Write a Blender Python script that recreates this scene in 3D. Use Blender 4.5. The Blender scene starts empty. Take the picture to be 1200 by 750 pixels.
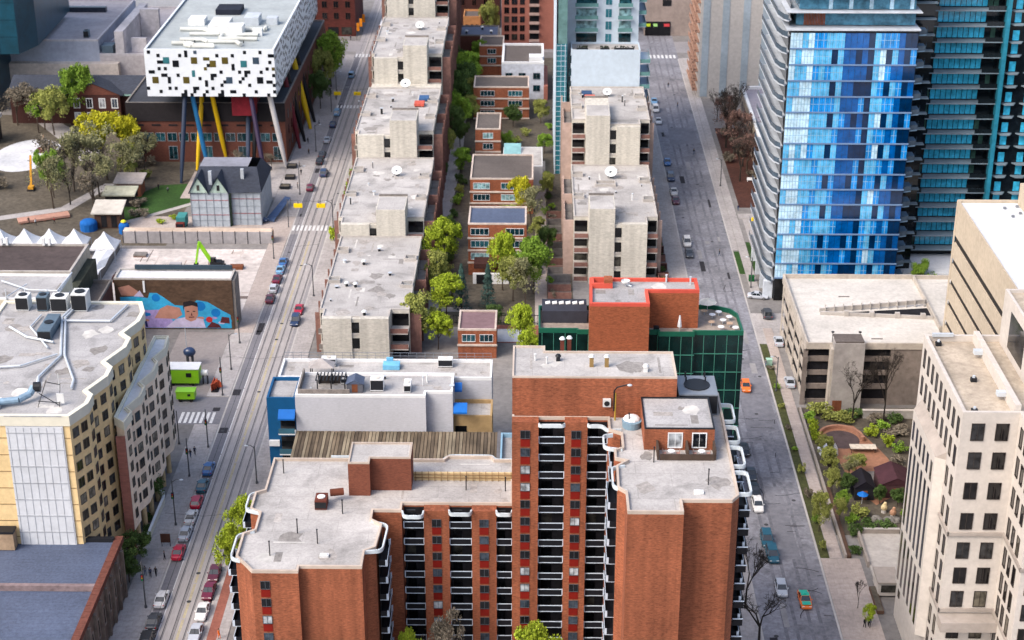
import bpy, math, random
from mathutils import Vector, Matrix
RND = random.Random(11)
SC = bpy.context.scene
COL = SC.collection
rad = math.radians

# ------------------------------------------------------------------ helpers
def lin(c):
    c /= 255.0
    return c / 12.92 if c <= 0.04045 else ((c + 0.055) / 1.055) ** 2.4
def C(r, g, b, f=0.8):
    l = .3 * lin(r) + .6 * lin(g) + .1 * lin(b); f *= .62 + .38 * min(1, l) ** .5     # dark paints reflect less than a photo's lifted tones suggest
    return (lin(r) * f, lin(g) * f, lin(b) * f)

WP = {}                      # world place of every parent object

class MB:
    """collects faces, then links them as one mesh object"""
    def __init__(s):
        s.v = []; s.f = []; s.m = []
    def face(s, pts, m=0):
        i = len(s.v); s.v += [tuple(p) for p in pts]
        s.f.append(tuple(range(i, i + len(pts)))); s.m.append(m)
    def box(s, x0, x1, y0, y1, z0, z1, m=0, mt=None, skip=''):
        a = [(x0, y0), (x1, y0), (x1, y1), (x0, y1)]
        s.prism(a, z0, z1, m, m if mt is None else mt, skip)
    def prism(s, poly, z0, z1, m=0, mt=None, skip=''):
        n = len(poly); i = len(s.v)
        s.v += [(p[0], p[1], z0) for p in poly] + [(p[0], p[1], z1) for p in poly]
        for k in range(n):
            l = (k + 1) % n
            s.f.append((i + k, i + l, i + n + l, i + n + k)); s.m.append(m)
        if 't' not in skip:
            s.f.append(tuple(range(i + n, i + 2 * n))); s.m.append(m if mt is None else mt)
        if 'b' not in skip:
            s.f.append(tuple(reversed(range(i, i + n)))); s.m.append(m)
    def ring(s, poly, inner, z0, z1, m=0):
        n = len(poly)
        for k in range(n):
            l = (k + 1) % n
            a, b, c, d = poly[k], poly[l], inner[l], inner[k]
            s.face([(a[0], a[1], z0), (b[0], b[1], z0), (b[0], b[1], z1), (a[0], a[1], z1)], m)
            s.face([(c[0], c[1], z0), (d[0], d[1], z0), (d[0], d[1], z1), (c[0], c[1], z1)], m)
            s.face([(a[0], a[1], z1), (b[0], b[1], z1), (c[0], c[1], z1), (d[0], d[1], z1)], m)
    def cyl(s, p0, p1, r0, r1=None, n=8, m=0, caps=True):
        r1 = r0 if r1 is None else r1
        p0 = Vector(p0); p1 = Vector(p1); d = (p1 - p0)
        if d.length < 1e-6: return
        d.normalize()
        a = d.orthogonal().normalized(); b = d.cross(a)
        i = len(s.v)
        for p, r in ((p0, r0), (p1, r1)):
            for k in range(n):
                t = 2 * math.pi * k / n
                s.v.append(tuple(p + a * (r * math.cos(t)) + b * (r * math.sin(t))))
        for k in range(n):
            l = (k + 1) % n
            s.f.append((i + k, i + l, i + n + l, i + n + k)); s.m.append(m)
        if caps:
            s.f.append(tuple(reversed(range(i, i + n)))); s.m.append(m)
            s.f.append(tuple(range(i + n, i + 2 * n))); s.m.append(m)
    def tube(s, pts, r, n=6, m=0):
        for a, b in zip(pts, pts[1:]):
            s.cyl(a, b, r, r, n, m)
    def ball(s, c, rx, ry=None, rz=None, n=10, k=6, m=0, lo=-90, hi=90):
        ry = rx if ry is None else ry; rz = rx if rz is None else rz
        i = len(s.v)
        for a in range(k + 1):
            t = rad(lo + (hi - lo) * a / k)
            for b in range(n):
                p = 2 * math.pi * b / n
                s.v.append((c[0] + rx * math.cos(t) * math.cos(p), c[1] + ry * math.cos(t) * math.sin(p), c[2] + rz * math.sin(t)))
        for a in range(k):
            for b in range(n):
                d = (b + 1) % n
                s.f.append((i + a * n + b, i + a * n + d, i + (a + 1) * n + d, i + (a + 1) * n + b)); s.m.append(m)
    def beam(s, p0, p1, w, h, m=0):
        """a rectangular bar between two points, w wide and h high"""
        p0 = Vector(p0); p1 = Vector(p1); d = (p1 - p0).normalized()
        up = Vector((0, 0, 1)) if abs(d.z) < .95 else Vector((0, 1, 0))
        a = d.cross(up).normalized() * (w / 2); b = a.cross(d).normalized() * (h / 2)
        q = []
        for p in (p0, p1):
            q += [p - a - b, p + a - b, p + a + b, p - a + b]
        i = len(s.v); s.v += [tuple(x) for x in q]
        for f in ((0, 1, 2, 3), (7, 6, 5, 4), (0, 4, 5, 1), (1, 5, 6, 2), (2, 6, 7, 3), (3, 7, 4, 0)):
            s.f.append(tuple(i + j for j in f)); s.m.append(m)
    def mesh(s, name, mats, off=(0, 0, 0), smooth=False):
        me = bpy.data.meshes.new(name)
        me.from_pydata([(x - off[0], y - off[1], z - off[2]) for x, y, z in s.v], [], s.f)
        for m in (mats if isinstance(mats, (list, tuple)) else [mats]):
            me.materials.append(m)
        me.polygons.foreach_set('material_index', s.m)
        if smooth:
            me.polygons.foreach_set('use_smooth', [True] * len(s.f))
        me.update()
        return me
    def build(s, name, mats, parent=None, label=None, smooth=False):
        if parent is not None:
            off = WP[parent.name]; loc = (0, 0, 0)
        else:
            xs = [p[0] for p in s.v]; ys = [p[1] for p in s.v]; zs = [p[2] for p in s.v]
            off = ((min(xs) + max(xs)) / 2, (min(ys) + max(ys)) / 2, min(zs)); loc = off
        o = bpy.data.objects.new(name, s.mesh(name, mats, off, smooth))
        COL.objects.link(o); o.location = loc
        if parent is not None: o.parent = parent
        WP[o.name] = Vector(off)
        if label: o['label'] = label
        return o

def tag(o, label, cat, group=None):
    o['label'] = label; o['category'] = cat
    if group: o['group'] = group
    return o
def kind(o, k):
    o['kind'] = k; return o
def thing(name, label, cat, loc=(0, 0, 0), group=None):
    o = bpy.data.objects.new(name, None); COL.objects.link(o)
    o.location = loc; o.empty_display_size = .5
    WP[o.name] = Vector(loc)
    return tag(o, label, cat, group)
def put(name, mesh, parent, at, rz=0, label=None):
    """one more object using a mesh that exists already, placed at a world point"""
    o = bpy.data.objects.new(name, mesh); COL.objects.link(o)
    off = WP[parent.name]
    o.parent = parent; o.location = (at[0] - off[0], at[1] - off[1], at[2] - off[2]); o.rotation_euler = (0, 0, rz)
    WP[o.name] = Vector(at)
    if label: o['label'] = label
    return o
def sub(name, mesh, parent, loc=(0, 0, 0)):
    o = bpy.data.objects.new(name, mesh); COL.objects.link(o)
    o.parent = parent; o.location = loc
    return o
def copy_tree(o, parent=None):
    c = o.copy(); COL.objects.link(c)
    if parent is not None: c.parent = parent
    for ch in [x for x in o.children]:
        copy_tree(ch, c)
    return c
def area(poly):
    return sum(poly[i][0] * poly[(i + 1) % len(poly)][1] - poly[(i + 1) % len(poly)][0] * poly[i][1] for i in range(len(poly))) / 2
def ccw(poly):
    return list(poly) if area(poly) > 0 else list(reversed(poly))
def inset(poly, d):
    n = len(poly); out = []
    for i in range(n):
        p0, p1, p2 = (Vector(poly[(i + k) % n][:2]) for k in (-1, 0, 1))
        e1 = (p1 - p0).normalized(); e2 = (p2 - p1).normalized()
        n1 = Vector((-e1.y, e1.x)); n2 = Vector((-e2.y, e2.x))
        b = n1 + n2
        if b.length < 1e-4: out.append(tuple(p1 + n1 * d)); continue
        b.normalize(); c = max(.35, b.dot(n1))
        q = p1 + b * (d / c); out.append((q.x, q.y))
    return out
def rect(x0, x1, y0, y1):
    return [(x0, y0), (x1, y0), (x1, y1), (x0, y1)]

# ------------------------------------------------------------------ materials
MATS = {}
def M(name, rgb, rough=.85, var=.18, scale=.8, big=.2, bs=.08, metal=0, spec=.25, stretch=None, rnd=0, bump=0, stain=None, seam=None, streak=0):
    """paint with fine and broad mottling fixed to the world's metres"""
    if name in MATS: return MATS[name]
    m = bpy.data.materials.new(name); m.use_nodes = True
    nt = m.node_tree; N = nt.nodes; L = nt.links
    b = N['Principled BSDF']
    b.inputs['Roughness'].default_value = rough; b.inputs['Metallic'].default_value = metal
    b.inputs['Specular IOR Level'].default_value = spec
    col = N.new('ShaderNodeRGB'); col.outputs[0].default_value = (*rgb, 1)
    out = col.outputs[0]
    geo = N.new('ShaderNodeNewGeometry'); pos = geo.outputs['Position']
    if stretch:
        mp = N.new('ShaderNodeVectorMath'); mp.operation = 'MULTIPLY'; mp.inputs[1].default_value = stretch
        L.new(pos, mp.inputs[0]); spos = mp.outputs[0]
    else: spos = pos
    def mul(fac, lo, hi, a=.3, c=.7):
        nonlocal out
        r = N.new('ShaderNodeMapRange'); L.new(fac, r.inputs[0])
        r.inputs[1].default_value = a; r.inputs[2].default_value = c; r.inputs[3].default_value = lo; r.inputs[4].default_value = hi
        x = N.new('ShaderNodeVectorMath'); x.operation = 'SCALE'
        L.new(out, x.inputs[0]); L.new(r.outputs[0], x.inputs['Scale']); out = x.outputs[0]
    if var:
        n = N.new('ShaderNodeTexNoise'); n.inputs['Scale'].default_value = scale; n.inputs['Detail'].default_value = 3
        n.inputs['Roughness'].default_value = .7
        L.new(spos, n.inputs['Vector']); mul(n.outputs['Fac'], 1 - var, 1 + var)
        if bump:
            bp = N.new('ShaderNodeBump'); bp.inputs['Strength'].default_value = bump; bp.inputs['Distance'].default_value = .2
            L.new(n.outputs['Fac'], bp.inputs['Height']); L.new(bp.outputs[0], b.inputs['Normal'])
    if big:
        n = N.new('ShaderNodeTexNoise'); n.inputs['Scale'].default_value = bs; n.inputs['Detail'].default_value = 4
        n.inputs['Roughness'].default_value = .65
        L.new(pos, n.inputs['Vector']); mul(n.outputs['Fac'], 1 - big, 1 + big)
    if stain:
        n = N.new('ShaderNodeTexNoise'); n.inputs['Scale'].default_value = stain[0]; n.inputs['Detail'].default_value = 5
        n.inputs['Distortion'].default_value = .8
        L.new(pos, n.inputs['Vector']); mul(n.outputs['Fac'], 1, stain[1], .55, .72)
    if streak:
        sv = N.new('ShaderNodeVectorMath'); sv.operation = 'MULTIPLY'; sv.inputs[1].default_value = (.9, .9, .04); L.new(pos, sv.inputs[0])
        n = N.new('ShaderNodeTexNoise'); n.inputs['Scale'].default_value = 1; n.inputs['Detail'].default_value = 4; L.new(sv.outputs[0], n.inputs['Vector']); mul(n.outputs['Fac'], 1 + streak * .5, 1 - streak, .4, .72)
    if seam:
        t = N.new('ShaderNodeTexBrick'); t.inputs['Scale'].default_value = 1; t.inputs['Brick Width'].default_value = seam[0]; t.inputs['Row Height'].default_value = seam[1]; t.inputs['Mortar Size'].default_value = seam[2]; t.inputs['Mortar Smooth'].default_value = .3
        t.inputs['Color1'].default_value = (1, 1, 1, 1); t.inputs['Color2'].default_value = (.93, .93, .93, 1); t.inputs['Mortar'].default_value = (seam[3],) * 3 + (1,)
        if len(seam) > 4:
            sv = N.new('ShaderNodeVectorMath'); sv.operation = 'DOT_PRODUCT'; L.new(pos, sv.inputs[0]); sv.inputs[1].default_value = (1, 1, 0); sx = N.new('ShaderNodeSeparateXYZ'); L.new(pos, sx.inputs[0]); cx_ = N.new('ShaderNodeCombineXYZ'); L.new(sv.outputs['Value'], cx_.inputs[0]); L.new(sx.outputs['Z'], cx_.inputs[1]); L.new(cx_.outputs[0], t.inputs['Vector'])
        else: L.new(pos, t.inputs['Vector'])
        x = N.new('ShaderNodeVectorMath'); x.operation = 'MULTIPLY'; L.new(out, x.inputs[0]); L.new(t.outputs['Color'], x.inputs[1]); out = x.outputs[0]
    if rnd:
        oi = N.new('ShaderNodeObjectInfo'); mul(oi.outputs['Random'], 1 - rnd, 1 + rnd, 0, 1)
    L.new(out, b.inputs['Base Color'])
    MATS[name] = m
    return m

def glass_mat(name, dark, mid, pale, cut=(.55, .8), rough=.12, spec=.5):
    """window glass: some panes show dark rooms, some show blinds; each pane object draws its own"""
    if name in MATS: return MATS[name]
    m = bpy.data.materials.new(name); m.use_nodes = True
    nt = m.node_tree; N = nt.nodes; L = nt.links; b = N['Principled BSDF']
    b.inputs['Roughness'].default_value = rough; b.inputs['Specular IOR Level'].default_value = spec
    oi = N.new('ShaderNodeObjectInfo'); cr = N.new('ShaderNodeValToRGB'); cr.color_ramp.interpolation = 'CONSTANT'
    e = cr.color_ramp.elements
    e[0].position = 0; e[0].color = (*dark, 1); e[1].position = cut[0]; e[1].color = (*mid, 1)
    x = e.new(cut[1]); x.color = (*pale, 1)
    L.new(oi.outputs['Random'], cr.inputs[0])
    geo = N.new('ShaderNodeNewGeometry'); n = N.new('ShaderNodeTexNoise'); n.inputs['Scale'].default_value = .9
    L.new(geo.outputs['Position'], n.inputs['Vector'])
    r = N.new('ShaderNodeMapRange'); L.new(n.outputs['Fac'], r.inputs[0])
    r.inputs[1].default_value = .35; r.inputs[2].default_value = .65; r.inputs[3].default_value = .4; r.inputs[4].default_value = 1.5
    s = N.new('ShaderNodeVectorMath'); s.operation = 'SCALE'
    L.new(cr.outputs[0], s.inputs[0]); L.new(r.outputs[0], s.inputs['Scale'])
    L.new(s.outputs[0], b.inputs['Base Color'])
    MATS[name] = m
    return m

roof_pale = M('roof_pale', C(204, 200, 197, .7), var=.16, scale=3.2, big=.24, bs=.12, stain=(.16, .62), seam=(9, 3.2, .06, .8))
roof_grey = M('roof_grey', C(190, 188, 188, .74), var=.16, scale=3.2, big=.22, bs=.1, stain=(.2, .66), seam=(7, 2.4, .06, .82))
roof_dark = M('roof_dark', C(112, 104, 100), var=.2, scale=2.0, big=.2, bs=.1)
roof_slate = M('roof_slate', C(98, 110, 136), var=.24, scale=2.4, big=.14, bs=.12, rough=.6, seam=(30, .9, .05, .8))
roof_white = M('roof_white', C(228, 231, 236, .75), var=.1, scale=1.5, big=.1, bs=.1)
brick_orange = M('brick_orange', C(164, 98, 70, .82), var=.42, scale=1.6, big=.2, bs=.1, stretch=(1.2, 1.2, 4.5), streak=.24, seam=(40, 2.75, .05, .86, 1))
brick_red = M('brick_red', C(138, 82, 64, .8), var=.28, scale=1.5, big=.14, bs=.15, stretch=(1.2, 1.2, 4.5))
brick_brown = M('brick_brown', C(118, 72, 60), var=.25, scale=1.4, big=.2, bs=.15, stretch=(1.2, 1.2, 4.5))
brick_dark = M('brick_dark', C(80, 48, 44), var=.3, scale=1.4, big=.2, bs=.15, stretch=(1.2, 1.2, 4))
brick_vivid = M('brick_vivid', C(172, 98, 66, .8), var=.36, scale=1.6, big=.1, bs=.15, stretch=(1.2, 1.2, 4.5))
brick_pink = M('brick_pink', C(186, 120, 104), var=.25, scale=1.4, big=.15, bs=.15, stretch=(1.2, 1.2, 4.5))
coping_red = M('coping_red', C(226, 96, 78), var=.08)
cream_block = M('cream_block', C(210, 205, 194), var=.2, scale=1.4, big=.1, bs=.1, stretch=(1, 1, 3), streak=.14)
concrete = M('concrete', C(196, 190, 184), var=.14, scale=1.0, big=.15, bs=.1, stain=(.15, .8))
concrete_dark = M('concrete_dark', C(140, 134, 130), var=.2, scale=1.0, big=.2, bs=.15)
white_paint = M('white_paint', C(236, 238, 240), var=.06, big=.06)
pale_trim = M('pale_trim', C(208, 222, 238), var=.06, big=.05, rough=.6)
blue_trim = M('blue_trim', C(150, 188, 212), var=.06, big=.05, rough=.6)
dark_metal = M('dark_metal', C(42, 44, 50), var=.15, rough=.5)
grey_metal = M('grey_metal', C(150, 158, 168), var=.1, rough=.45, metal=.3)
galv = M('galv', C(208, 216, 224), var=.08, rough=.5, metal=.1)
white_metal = M('white_metal', C(228, 230, 230), var=.06, rough=.5)
dark_room = M('dark_room', C(34, 34, 40), var=.5, scale=.9, big=.3, bs=.3)  # near-black colour stands for the shade inside openings and recesses
panel_red = M('panel_red', C(146, 26, 12), var=.1, big=.1)
win = glass_mat('win', C(24, 28, 36), C(70, 82, 96), C(178, 184, 190), (.5, .68))
win_dark = glass_mat('win_dark', C(20, 22, 26), C(36, 38, 42), C(74, 72, 66), (.6, .88))
win_teal = glass_mat('win_teal', C(24, 62, 72), C(50, 100, 112), C(150, 190, 196), (.55, .8))
wood = M('wood', C(140, 84, 58), var=.25, scale=1.0)
black_rubber = M('black_rubber', (.012, .012, .013), var=.1, rough=.9)

# window meshes: they face -Y, origin at the middle of the sill
WM = {}
def window_meshes(w, h, frame, glass, bars=1, ft=.08):
    k = (w, h, frame.name, glass.name, bars)
    if k not in WM:
        f = MB()
        f.box(-w / 2 - ft, -w / 2, -.10, -.001, -ft, h + ft); f.box(w / 2, w / 2 + ft, -.10, -.001, -ft, h + ft)
        f.box(-w / 2, w / 2, -.10, -.001, h, h + ft); f.box(-w / 2, w / 2, -.14, -.001, -ft, 0)
        for b in range(1, bars + 1):
            x = -w / 2 + w * b / (bars + 1); f.box(x - .03, x + .03, -.07, -.04, 0, h)
        g = MB(); g.box(-w / 2, w / 2, -.04, -.002, 0, h)
        WM[k] = (f.mesh('window', frame), g.mesh('pane', glass))
    return WM[k]
def window(parent, at, rz, w, h, frame=None, glass=None, bars=1, ft=.08):
    fm, gm = window_meshes(w, h, frame or white_paint, glass or win, bars, ft)
    o = put('window', fm, parent, at, rz)
    sub('pane', gm, o)
    return o
PM = {}
def pane(parent, at, rz, w, h, glass=None, name='window'):
    k = (w, h, (glass or win).name, name)
    if k not in PM:
        g = MB(); g.box(-w / 2, w / 2, -.05, -.002, 0, h); PM[k] = g.mesh(name, glass or win)
    return put(name, PM[k], parent, at, rz)

def block(T, poly, z0, z1, wallM, roofM, copM=None, ph=.6, pt=.35, wall='wall', roof='roof', cop='parapet'):
    """walls, flat roof and parapet of a building with any outline"""
    poly = ccw(poly)
    w = MB(); w.prism(poly, z0, z1, skip='tb'); wo = w.build(wall, wallM, T)
    r = MB(); r.face([(p[0], p[1], z1) for p in inset(poly, pt)]); ro = r.build(roof, roofM, T)
    c = MB(); c.ring(poly, inset(poly, pt), z1, z1 + ph); co = c.build(cop, copM or wallM, T)
    if area(poly) > 60 and roofM in (roof_pale, roof_grey): roof_stains(T, poly, z1)
    return wo, ro, co
def inside(p, poly):
    r = False
    for i in range(len(poly)):
        a, b = poly[i - 1], poly[i]
        if (a[1] > p[1]) != (b[1] > p[1]) and p[0] < (b[0] - a[0]) * (p[1] - a[1]) / (b[1] - a[1]) + a[0]: r = not r
    return r
STR = random.Random(404)
def roof_stains(T, poly, z):
    '''patched felt and dried puddles, flat on the roof'''
    q = inset(ccw(poly), .6); xs = [p[0] for p in q]; ys = [p[1] for p in q]; m = MB(); n = 0
    for k in range(int(min(40, 5 + area(ccw(poly)) / 22))):
        x, y = STR.uniform(min(xs), max(xs)), STR.uniform(min(ys), max(ys))
        if STR.random() < .45: w, l = STR.choice([(1, 2.4), (2.6, 1.1), (.35, 5), (4.4, .3), (1.6, 1.6)]); pts = [(x, y), (x + w, y), (x + w, y + l), (x, y + l)]
        else: r = STR.uniform(.4, 1.7); pts = [(x + r * STR.uniform(.6, 1.3) * math.cos(t * .571), y + r * STR.uniform(.6, 1.5) * math.sin(t * .571)) for t in range(11)]
        if all(inside(p, q) for p in pts): m.face([(p[0], p[1], z + .008 + k * .0004) for p in pts], STR.choice([0, 0, 1, 2, 2])); n += 1
    if n: m.build('roof_stains', [M('stain_dark', C(166, 161, 157, .7), var=.3, scale=1.5), M('stain_light', C(218, 215, 210, .75), var=.15), M('stain_mid', C(186, 180, 175, .72), var=.3, scale=1.5)], T)

# ------------------------------------------------------------------ camera, light, sky
SC.render.engine = 'CYCLES'
cam = bpy.data.cameras.new('camera'); co_ = bpy.data.objects.new('camera', cam); COL.objects.link(co_)
co_.location = (0, 0, 150); co_.rotation_euler = (rad(90 - 24.2), 0, rad(.765))
cam.sensor_width = 36; cam.sensor_fit = 'HORIZONTAL'; cam.lens = 36 * 1982 / 1200
cam.dof.use_dof = True; cam.dof.focus_distance = 255; cam.dof.aperture_fstop = .2
cam.clip_start = 1; cam.clip_end = 6000
SC.camera = co_
SUN_DIR = Vector((-.58, -.42, .74)).normalized()
sun = bpy.data.lights.new('sun', 'SUN'); sun.energy = .75; sun.angle = rad(24); sun.color = (1, .97, .93)
so = bpy.data.objects.new('sun', sun); COL.objects.link(so); so.rotation_euler = SUN_DIR.to_track_quat('Z', 'Y').to_euler()
so.location = (0, 0, 300)
wd = bpy.data.worlds.new('World'); SC.world = wd; wd.use_nodes = True
nt = wd.node_tree; bg = nt.nodes['Background']
sky = nt.nodes.new('ShaderNodeTexSky'); sky.sky_type = 'NISHITA'; sky.sun_disc = False
sky.sun_elevation = math.asin(SUN_DIR.z); sky.sun_rotation = math.atan2(SUN_DIR.x, SUN_DIR.y)
sky.air_density = 1.0; sky.dust_density = 5.0; sky.ozone_density = 1
nt.links.new(sky.outputs[0], bg.inputs[0]); bg.inputs[1].default_value = .15
SC.view_settings.view_transform = 'Standard'; SC.view_settings.look = 'None'; SC.view_settings.gamma = 1
SC.view_settings.exposure = 1.08
SC.cycles.max_bounces = 5; SC.cycles.diffuse_bounces = 3; SC.cycles.glossy_bounces = 2; SC.cycles.transmission_bounces = 2
SC.cycles.use_denoising = True
# ------------------------------------------------------------------ ground and streets
asphalt_left = M('asphalt_left', C(172, 168, 170, .7), var=.14, scale=1.5, big=.14, bs=.06, stain=(.12, .82))
asphalt_lane = M('asphalt_lane', C(146, 144, 150, .7), var=.14, scale=1.5, big=.12, bs=.06)
track_bed = M('track_bed', C(190, 184, 182, .72), var=.12, scale=1.6, big=.1, bs=.08, stretch=(2.5, .25, 1))
asphalt_right = M('asphalt_right', C(150, 150, 158, .76), var=.26, scale=1.3, big=.3, bs=.12, stain=(.3, .62))
paving = M('paving', C(196, 190, 188, .7), var=.16, scale=1.4, big=.16, bs=.12, seam=(1.5, 1.5, .04, .8))
paving_warm = M('paving_warm', C(202, 188, 180, .7), seam=(1.5, 1.5, .04, .82), var=.14, scale=1.4, big=.14, bs=.12)
soil = M('soil', C(108, 100, 88, .75), var=.35, scale=.9, big=.3, bs=.08)
lawn = M('lawn', C(66, 104, 44, .6), var=.35, scale=1.6, big=.25, bs=.1)
lawn_dull = M('lawn_dull', C(96, 100, 58, .6), var=.4, scale=1.4, big=.3, bs=.12)
mulch = M('mulch', C(98, 62, 52, .7), var=.35, scale=1.2, big=.25, bs=.1)
gravel_white = M('gravel_white', C(222, 224, 228, .75), var=.12, scale=.8, big=.12, bs=.1)
slab_pale = M('slab_pale', C(222, 212, 206, .74), var=.2, scale=.7, big=.2, bs=.1, stain=(.14, .75))
paint_white = M('paint_white', C(225, 225, 225, .8), var=.2, scale=2)
paint_yellow = M('paint_yellow', C(206, 190, 138, .75), var=.25, scale=1.5)
steel_rail = M('steel_rail', C(92, 88, 90, .6), var=.15, rough=.4)
kerb_stone = M('kerb_stone', C(205, 200, 196, .7), var=.1)
brick_paving = M('brick_paving', C(176, 112, 96, .66), var=.2, scale=2)
tar = M('tar', C(70, 68, 74, .6), var=.2)

def sheet(name, poly, z, mat):
    m = MB(); m.face([(p[0], p[1], z) for p in ccw(poly)]); return kind(m.build(name, mat), 'structure')
def raised(name, poly, z, mat, kerb=True):
    """pavement slab with its kerb faces"""
    m = MB(); m.prism(ccw(poly), .001, z, 1, 0, skip='b'); return kind(m.build(name, [mat, kerb_stone]), 'structure')

g = MB(); S = 60
for i in range(-20, 20):
    for j in range(-6, 40):
        g.face([(i * S, j * S, 0), (i * S + S, j * S, 0), (i * S + S, j * S + S, 0), (i * S, j * S + S, 0)])
kind(g.build('ground', M('ground', C(156, 152, 150, .66), var=.2, scale=.7, big=.25, bs=.05)), 'structure')

# left street with the streetcar tracks
sheet('road', rect(-59.5, -50, 100, 900), .004, asphalt_left)
sheet('road_parking_lane', rect(-59.45, -57.2, 100, 384), .008, asphalt_lane)
sheet('road_parking_lane', rect(-59.45, -57.2, 396, 548), .008, asphalt_lane)
sheet('road_track_bed', rect(-57.1, -51.0, 100, 900), .012, track_bed)
mk = MB()
for x in (-56.45, -55.0, -53.0, -51.55):
    mk.box(x - .07, x + .07, 100, 900, .014, .022)
    mk.box(x + .16, x + .22, 100, 900, .014, .018)
kind(mk.build('road_rails', steel_rail), 'structure')
mk = MB()
for x in (-54.08, -53.86):
    y = 120
    while y < 372:
        mk.face([(x - .06, y, .017), (x + .06, y, .017), (x + .06, y + 9.6, .017), (x - .06, y + 9.6, .017)]); y += 10
kind(mk.build('road_centre_line', paint_yellow), 'structure')
mk = MB()
for y in range(120, 545, 9):
    mk.face([(-57.22, y, .016), (-57.1, y, .016), (-57.1, y + 8.6, .016), (-57.22, y + 8.6, .016)])
kind(mk.build('road_lane_line', paint_white), 'structure')
mk = MB(); rr2 = random.Random(9)
for k in range(40):
    x = rr2.choice([-58.4, -57.9, -54, -50.6, 37.5, 40, 43.2, 45.8]); y = 200 + k * 8.2; n = 10
    mk.face([(x + .38 * math.cos(6.283 * q / n), y + .38 * math.sin(6.283 * q / n), .024) for q in range(n)])
kind(mk.build('road_manholes', M('manhole', (.05, .05, .055))), 'structure')
mk = MB()
for k in range(34):
    x = rr2.choice([-58.3, -58.2, -50.6, 37, 39.5, 42, 45]); y = 190 + rr2.random() * 340; w = rr2.uniform(.5, 1.3); l = rr2.uniform(1.5, 7); x2 = x - w / 2
    mk.face([(x2, y, .0095), (x2 + w, y, .0095), (x2 + w, y + l, .0095), (x2, y + l, .0095)], rr2.randint(0, 1))
kind(mk.build('road_patches', [tar, M('patch_pale', C(168, 166, 168, .7), var=.15)]), 'structure')
mk = MB()
for x in (38.9, 40.6, 42.9, 44.6): mk.face([(x, 150, .0055), (x + .55, 150, .0055), (x + .55, 640, .0055), (x, 640, .0055)])
kind(mk.build('road_wear', M('road_wear', C(136, 136, 144, .74), var=.22, scale=1.2, big=.3, bs=.15)), 'structure')
mk = MB()
for x in (35.22, 47.25, -59.48, -50.35): mk.face([(x, 150, .0265), (x + .33, 150, .0265), (x + .33, 544, .0265), (x, 544, .0265)])
kind(mk.build('road_gutter', kerb_stone), 'structure')
# pedestrian crossings: ladders of white bars
def crossing(x0, x1, y0, y1, n, along='x'):
    m = MB()
    for k in range(n):
        if along == 'x':
            a = x0 + (x1 - x0) * k / n; b = a + (x1 - x0) / n * .55
            m.face([(a, y0, .026), (b, y0, .026), (b, y1, .026), (a, y1, .026)])
        else:
            a = y0 + (y1 - y0) * k / n; b = a + (y1 - y0) / n * .5
            m.face([(x0, a, .026), (x1, a, .026), (x1, b, .026), (x0, b, .026)])
    kind(m.build('road_crossing', paint_white), 'structure')
crossing(-59.2, -50.2, 386.5, 390, 9)
crossing(-59.2, -50.2, 488, 491, 9)
crossing(-59.2, -50.2, 545, 549, 8)
crossing(35.5, 47.4, 545, 549, 9)
sheet('road_side_street', rect(-110, -59.5, 284.5, 296), .006, asphalt_lane)
crossing(-67.5, -60.5, 285, 289.5, 7)
p = MB()
for x0, x1, y0, y1 in ((-59.4, -57.6, 296.8, 299.4), (-59.4, -57.5, 281, 283.2), (-61.8, -60.4, 290, 291.5)):
    p.face([(x0, y0, .021), (x1, y0, .021), (x1, y1, .021), (x0, y1, .021)])
kind(p.build('road_patch', tar), 'structure')
# pavements beside the left street
raised('pavement', rect(-64.2, -59.5, 100, 284.4), .12, paving)
raised('pavement', rect(-64.0, -59.5, 296.1, 326), .12, paving)
raised('pavement', rect(-63.5, -59.5, 326.1, 382), .12, paving_warm)
raised('pavement', [(-66.5, 396), (-59.5, 396), (-59.5, 548), (-66.5, 548)], .12, paving)
raised('pavement', rect(-50, -46.3, 100, 548), .12, paving)
sheet('brick_strip', rect(-49.4, -47.9, 150, 235), .125, brick_paving)
sheet('path_side_street', rect(-100, -59.5, 382.2, 395.9), .007, paving_warm)
# cross street far away
sheet('road_cross_street', rect(-300, 300, 552, 566), .003, asphalt_left)
# right street
sheet('road_right', rect(35.2, 47.6, 100, 900), .004, asphalt_right)
p = MB()
for x0, x1, y0, y1 in ((35.6, 40.5, 300, 322), (40.8, 46.8, 283, 306), (36, 39, 372, 376), (38.5, 46.6, 455, 470), (36.5, 39.8, 480, 500), (41, 44.4, 238, 262)):
    p.face([(x0, y0, .007), (x1, y0 + .6, .007), (x1 - .4, y1, .007), (x0 + .3, y1 + .5, .007)])
kind(p.build('road_patch', M('patch', C(142, 142, 150, .74), var=.18, big=.2)), 'structure')
# the cracks sealed with tar
cr = MB(); rr = random.Random(5)
for k in range(46):
    x = 36 + rr.random() * 10.5; y = 200 + rr.random() * 160; a = rr.choice([0, 0, 0, 1.57]) + rr.uniform(-.12, .12)
    for q in range(rr.randint(2, 5)):
        l = rr.uniform(.5, 1.3); nx = x + l * math.cos(a); ny = y + l * math.sin(a); w = .07
        if not (35.5 < nx < 47.3): break
        dx, dy = -math.sin(a) * w, math.cos(a) * w
        cr.face([(x - dx, y - dy, .0105), (nx - dx, ny - dy, .0105), (nx + dx, ny + dy, .0105), (x + dx, y + dy, .0105)])
        x, y = nx, ny; a += rr.uniform(-.3, .3)
kind(cr.build('road_cracks', tar), 'structure')
raised('pavement', rect(31.2, 35.2, 100, 545), .12, paving)
raised('pavement', rect(47.6, 54, 190, 238.5), .12, paving_warm)
raised('pavement', rect(49.2, 51.2, 238.6, 330), .12, paving_warm)
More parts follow.
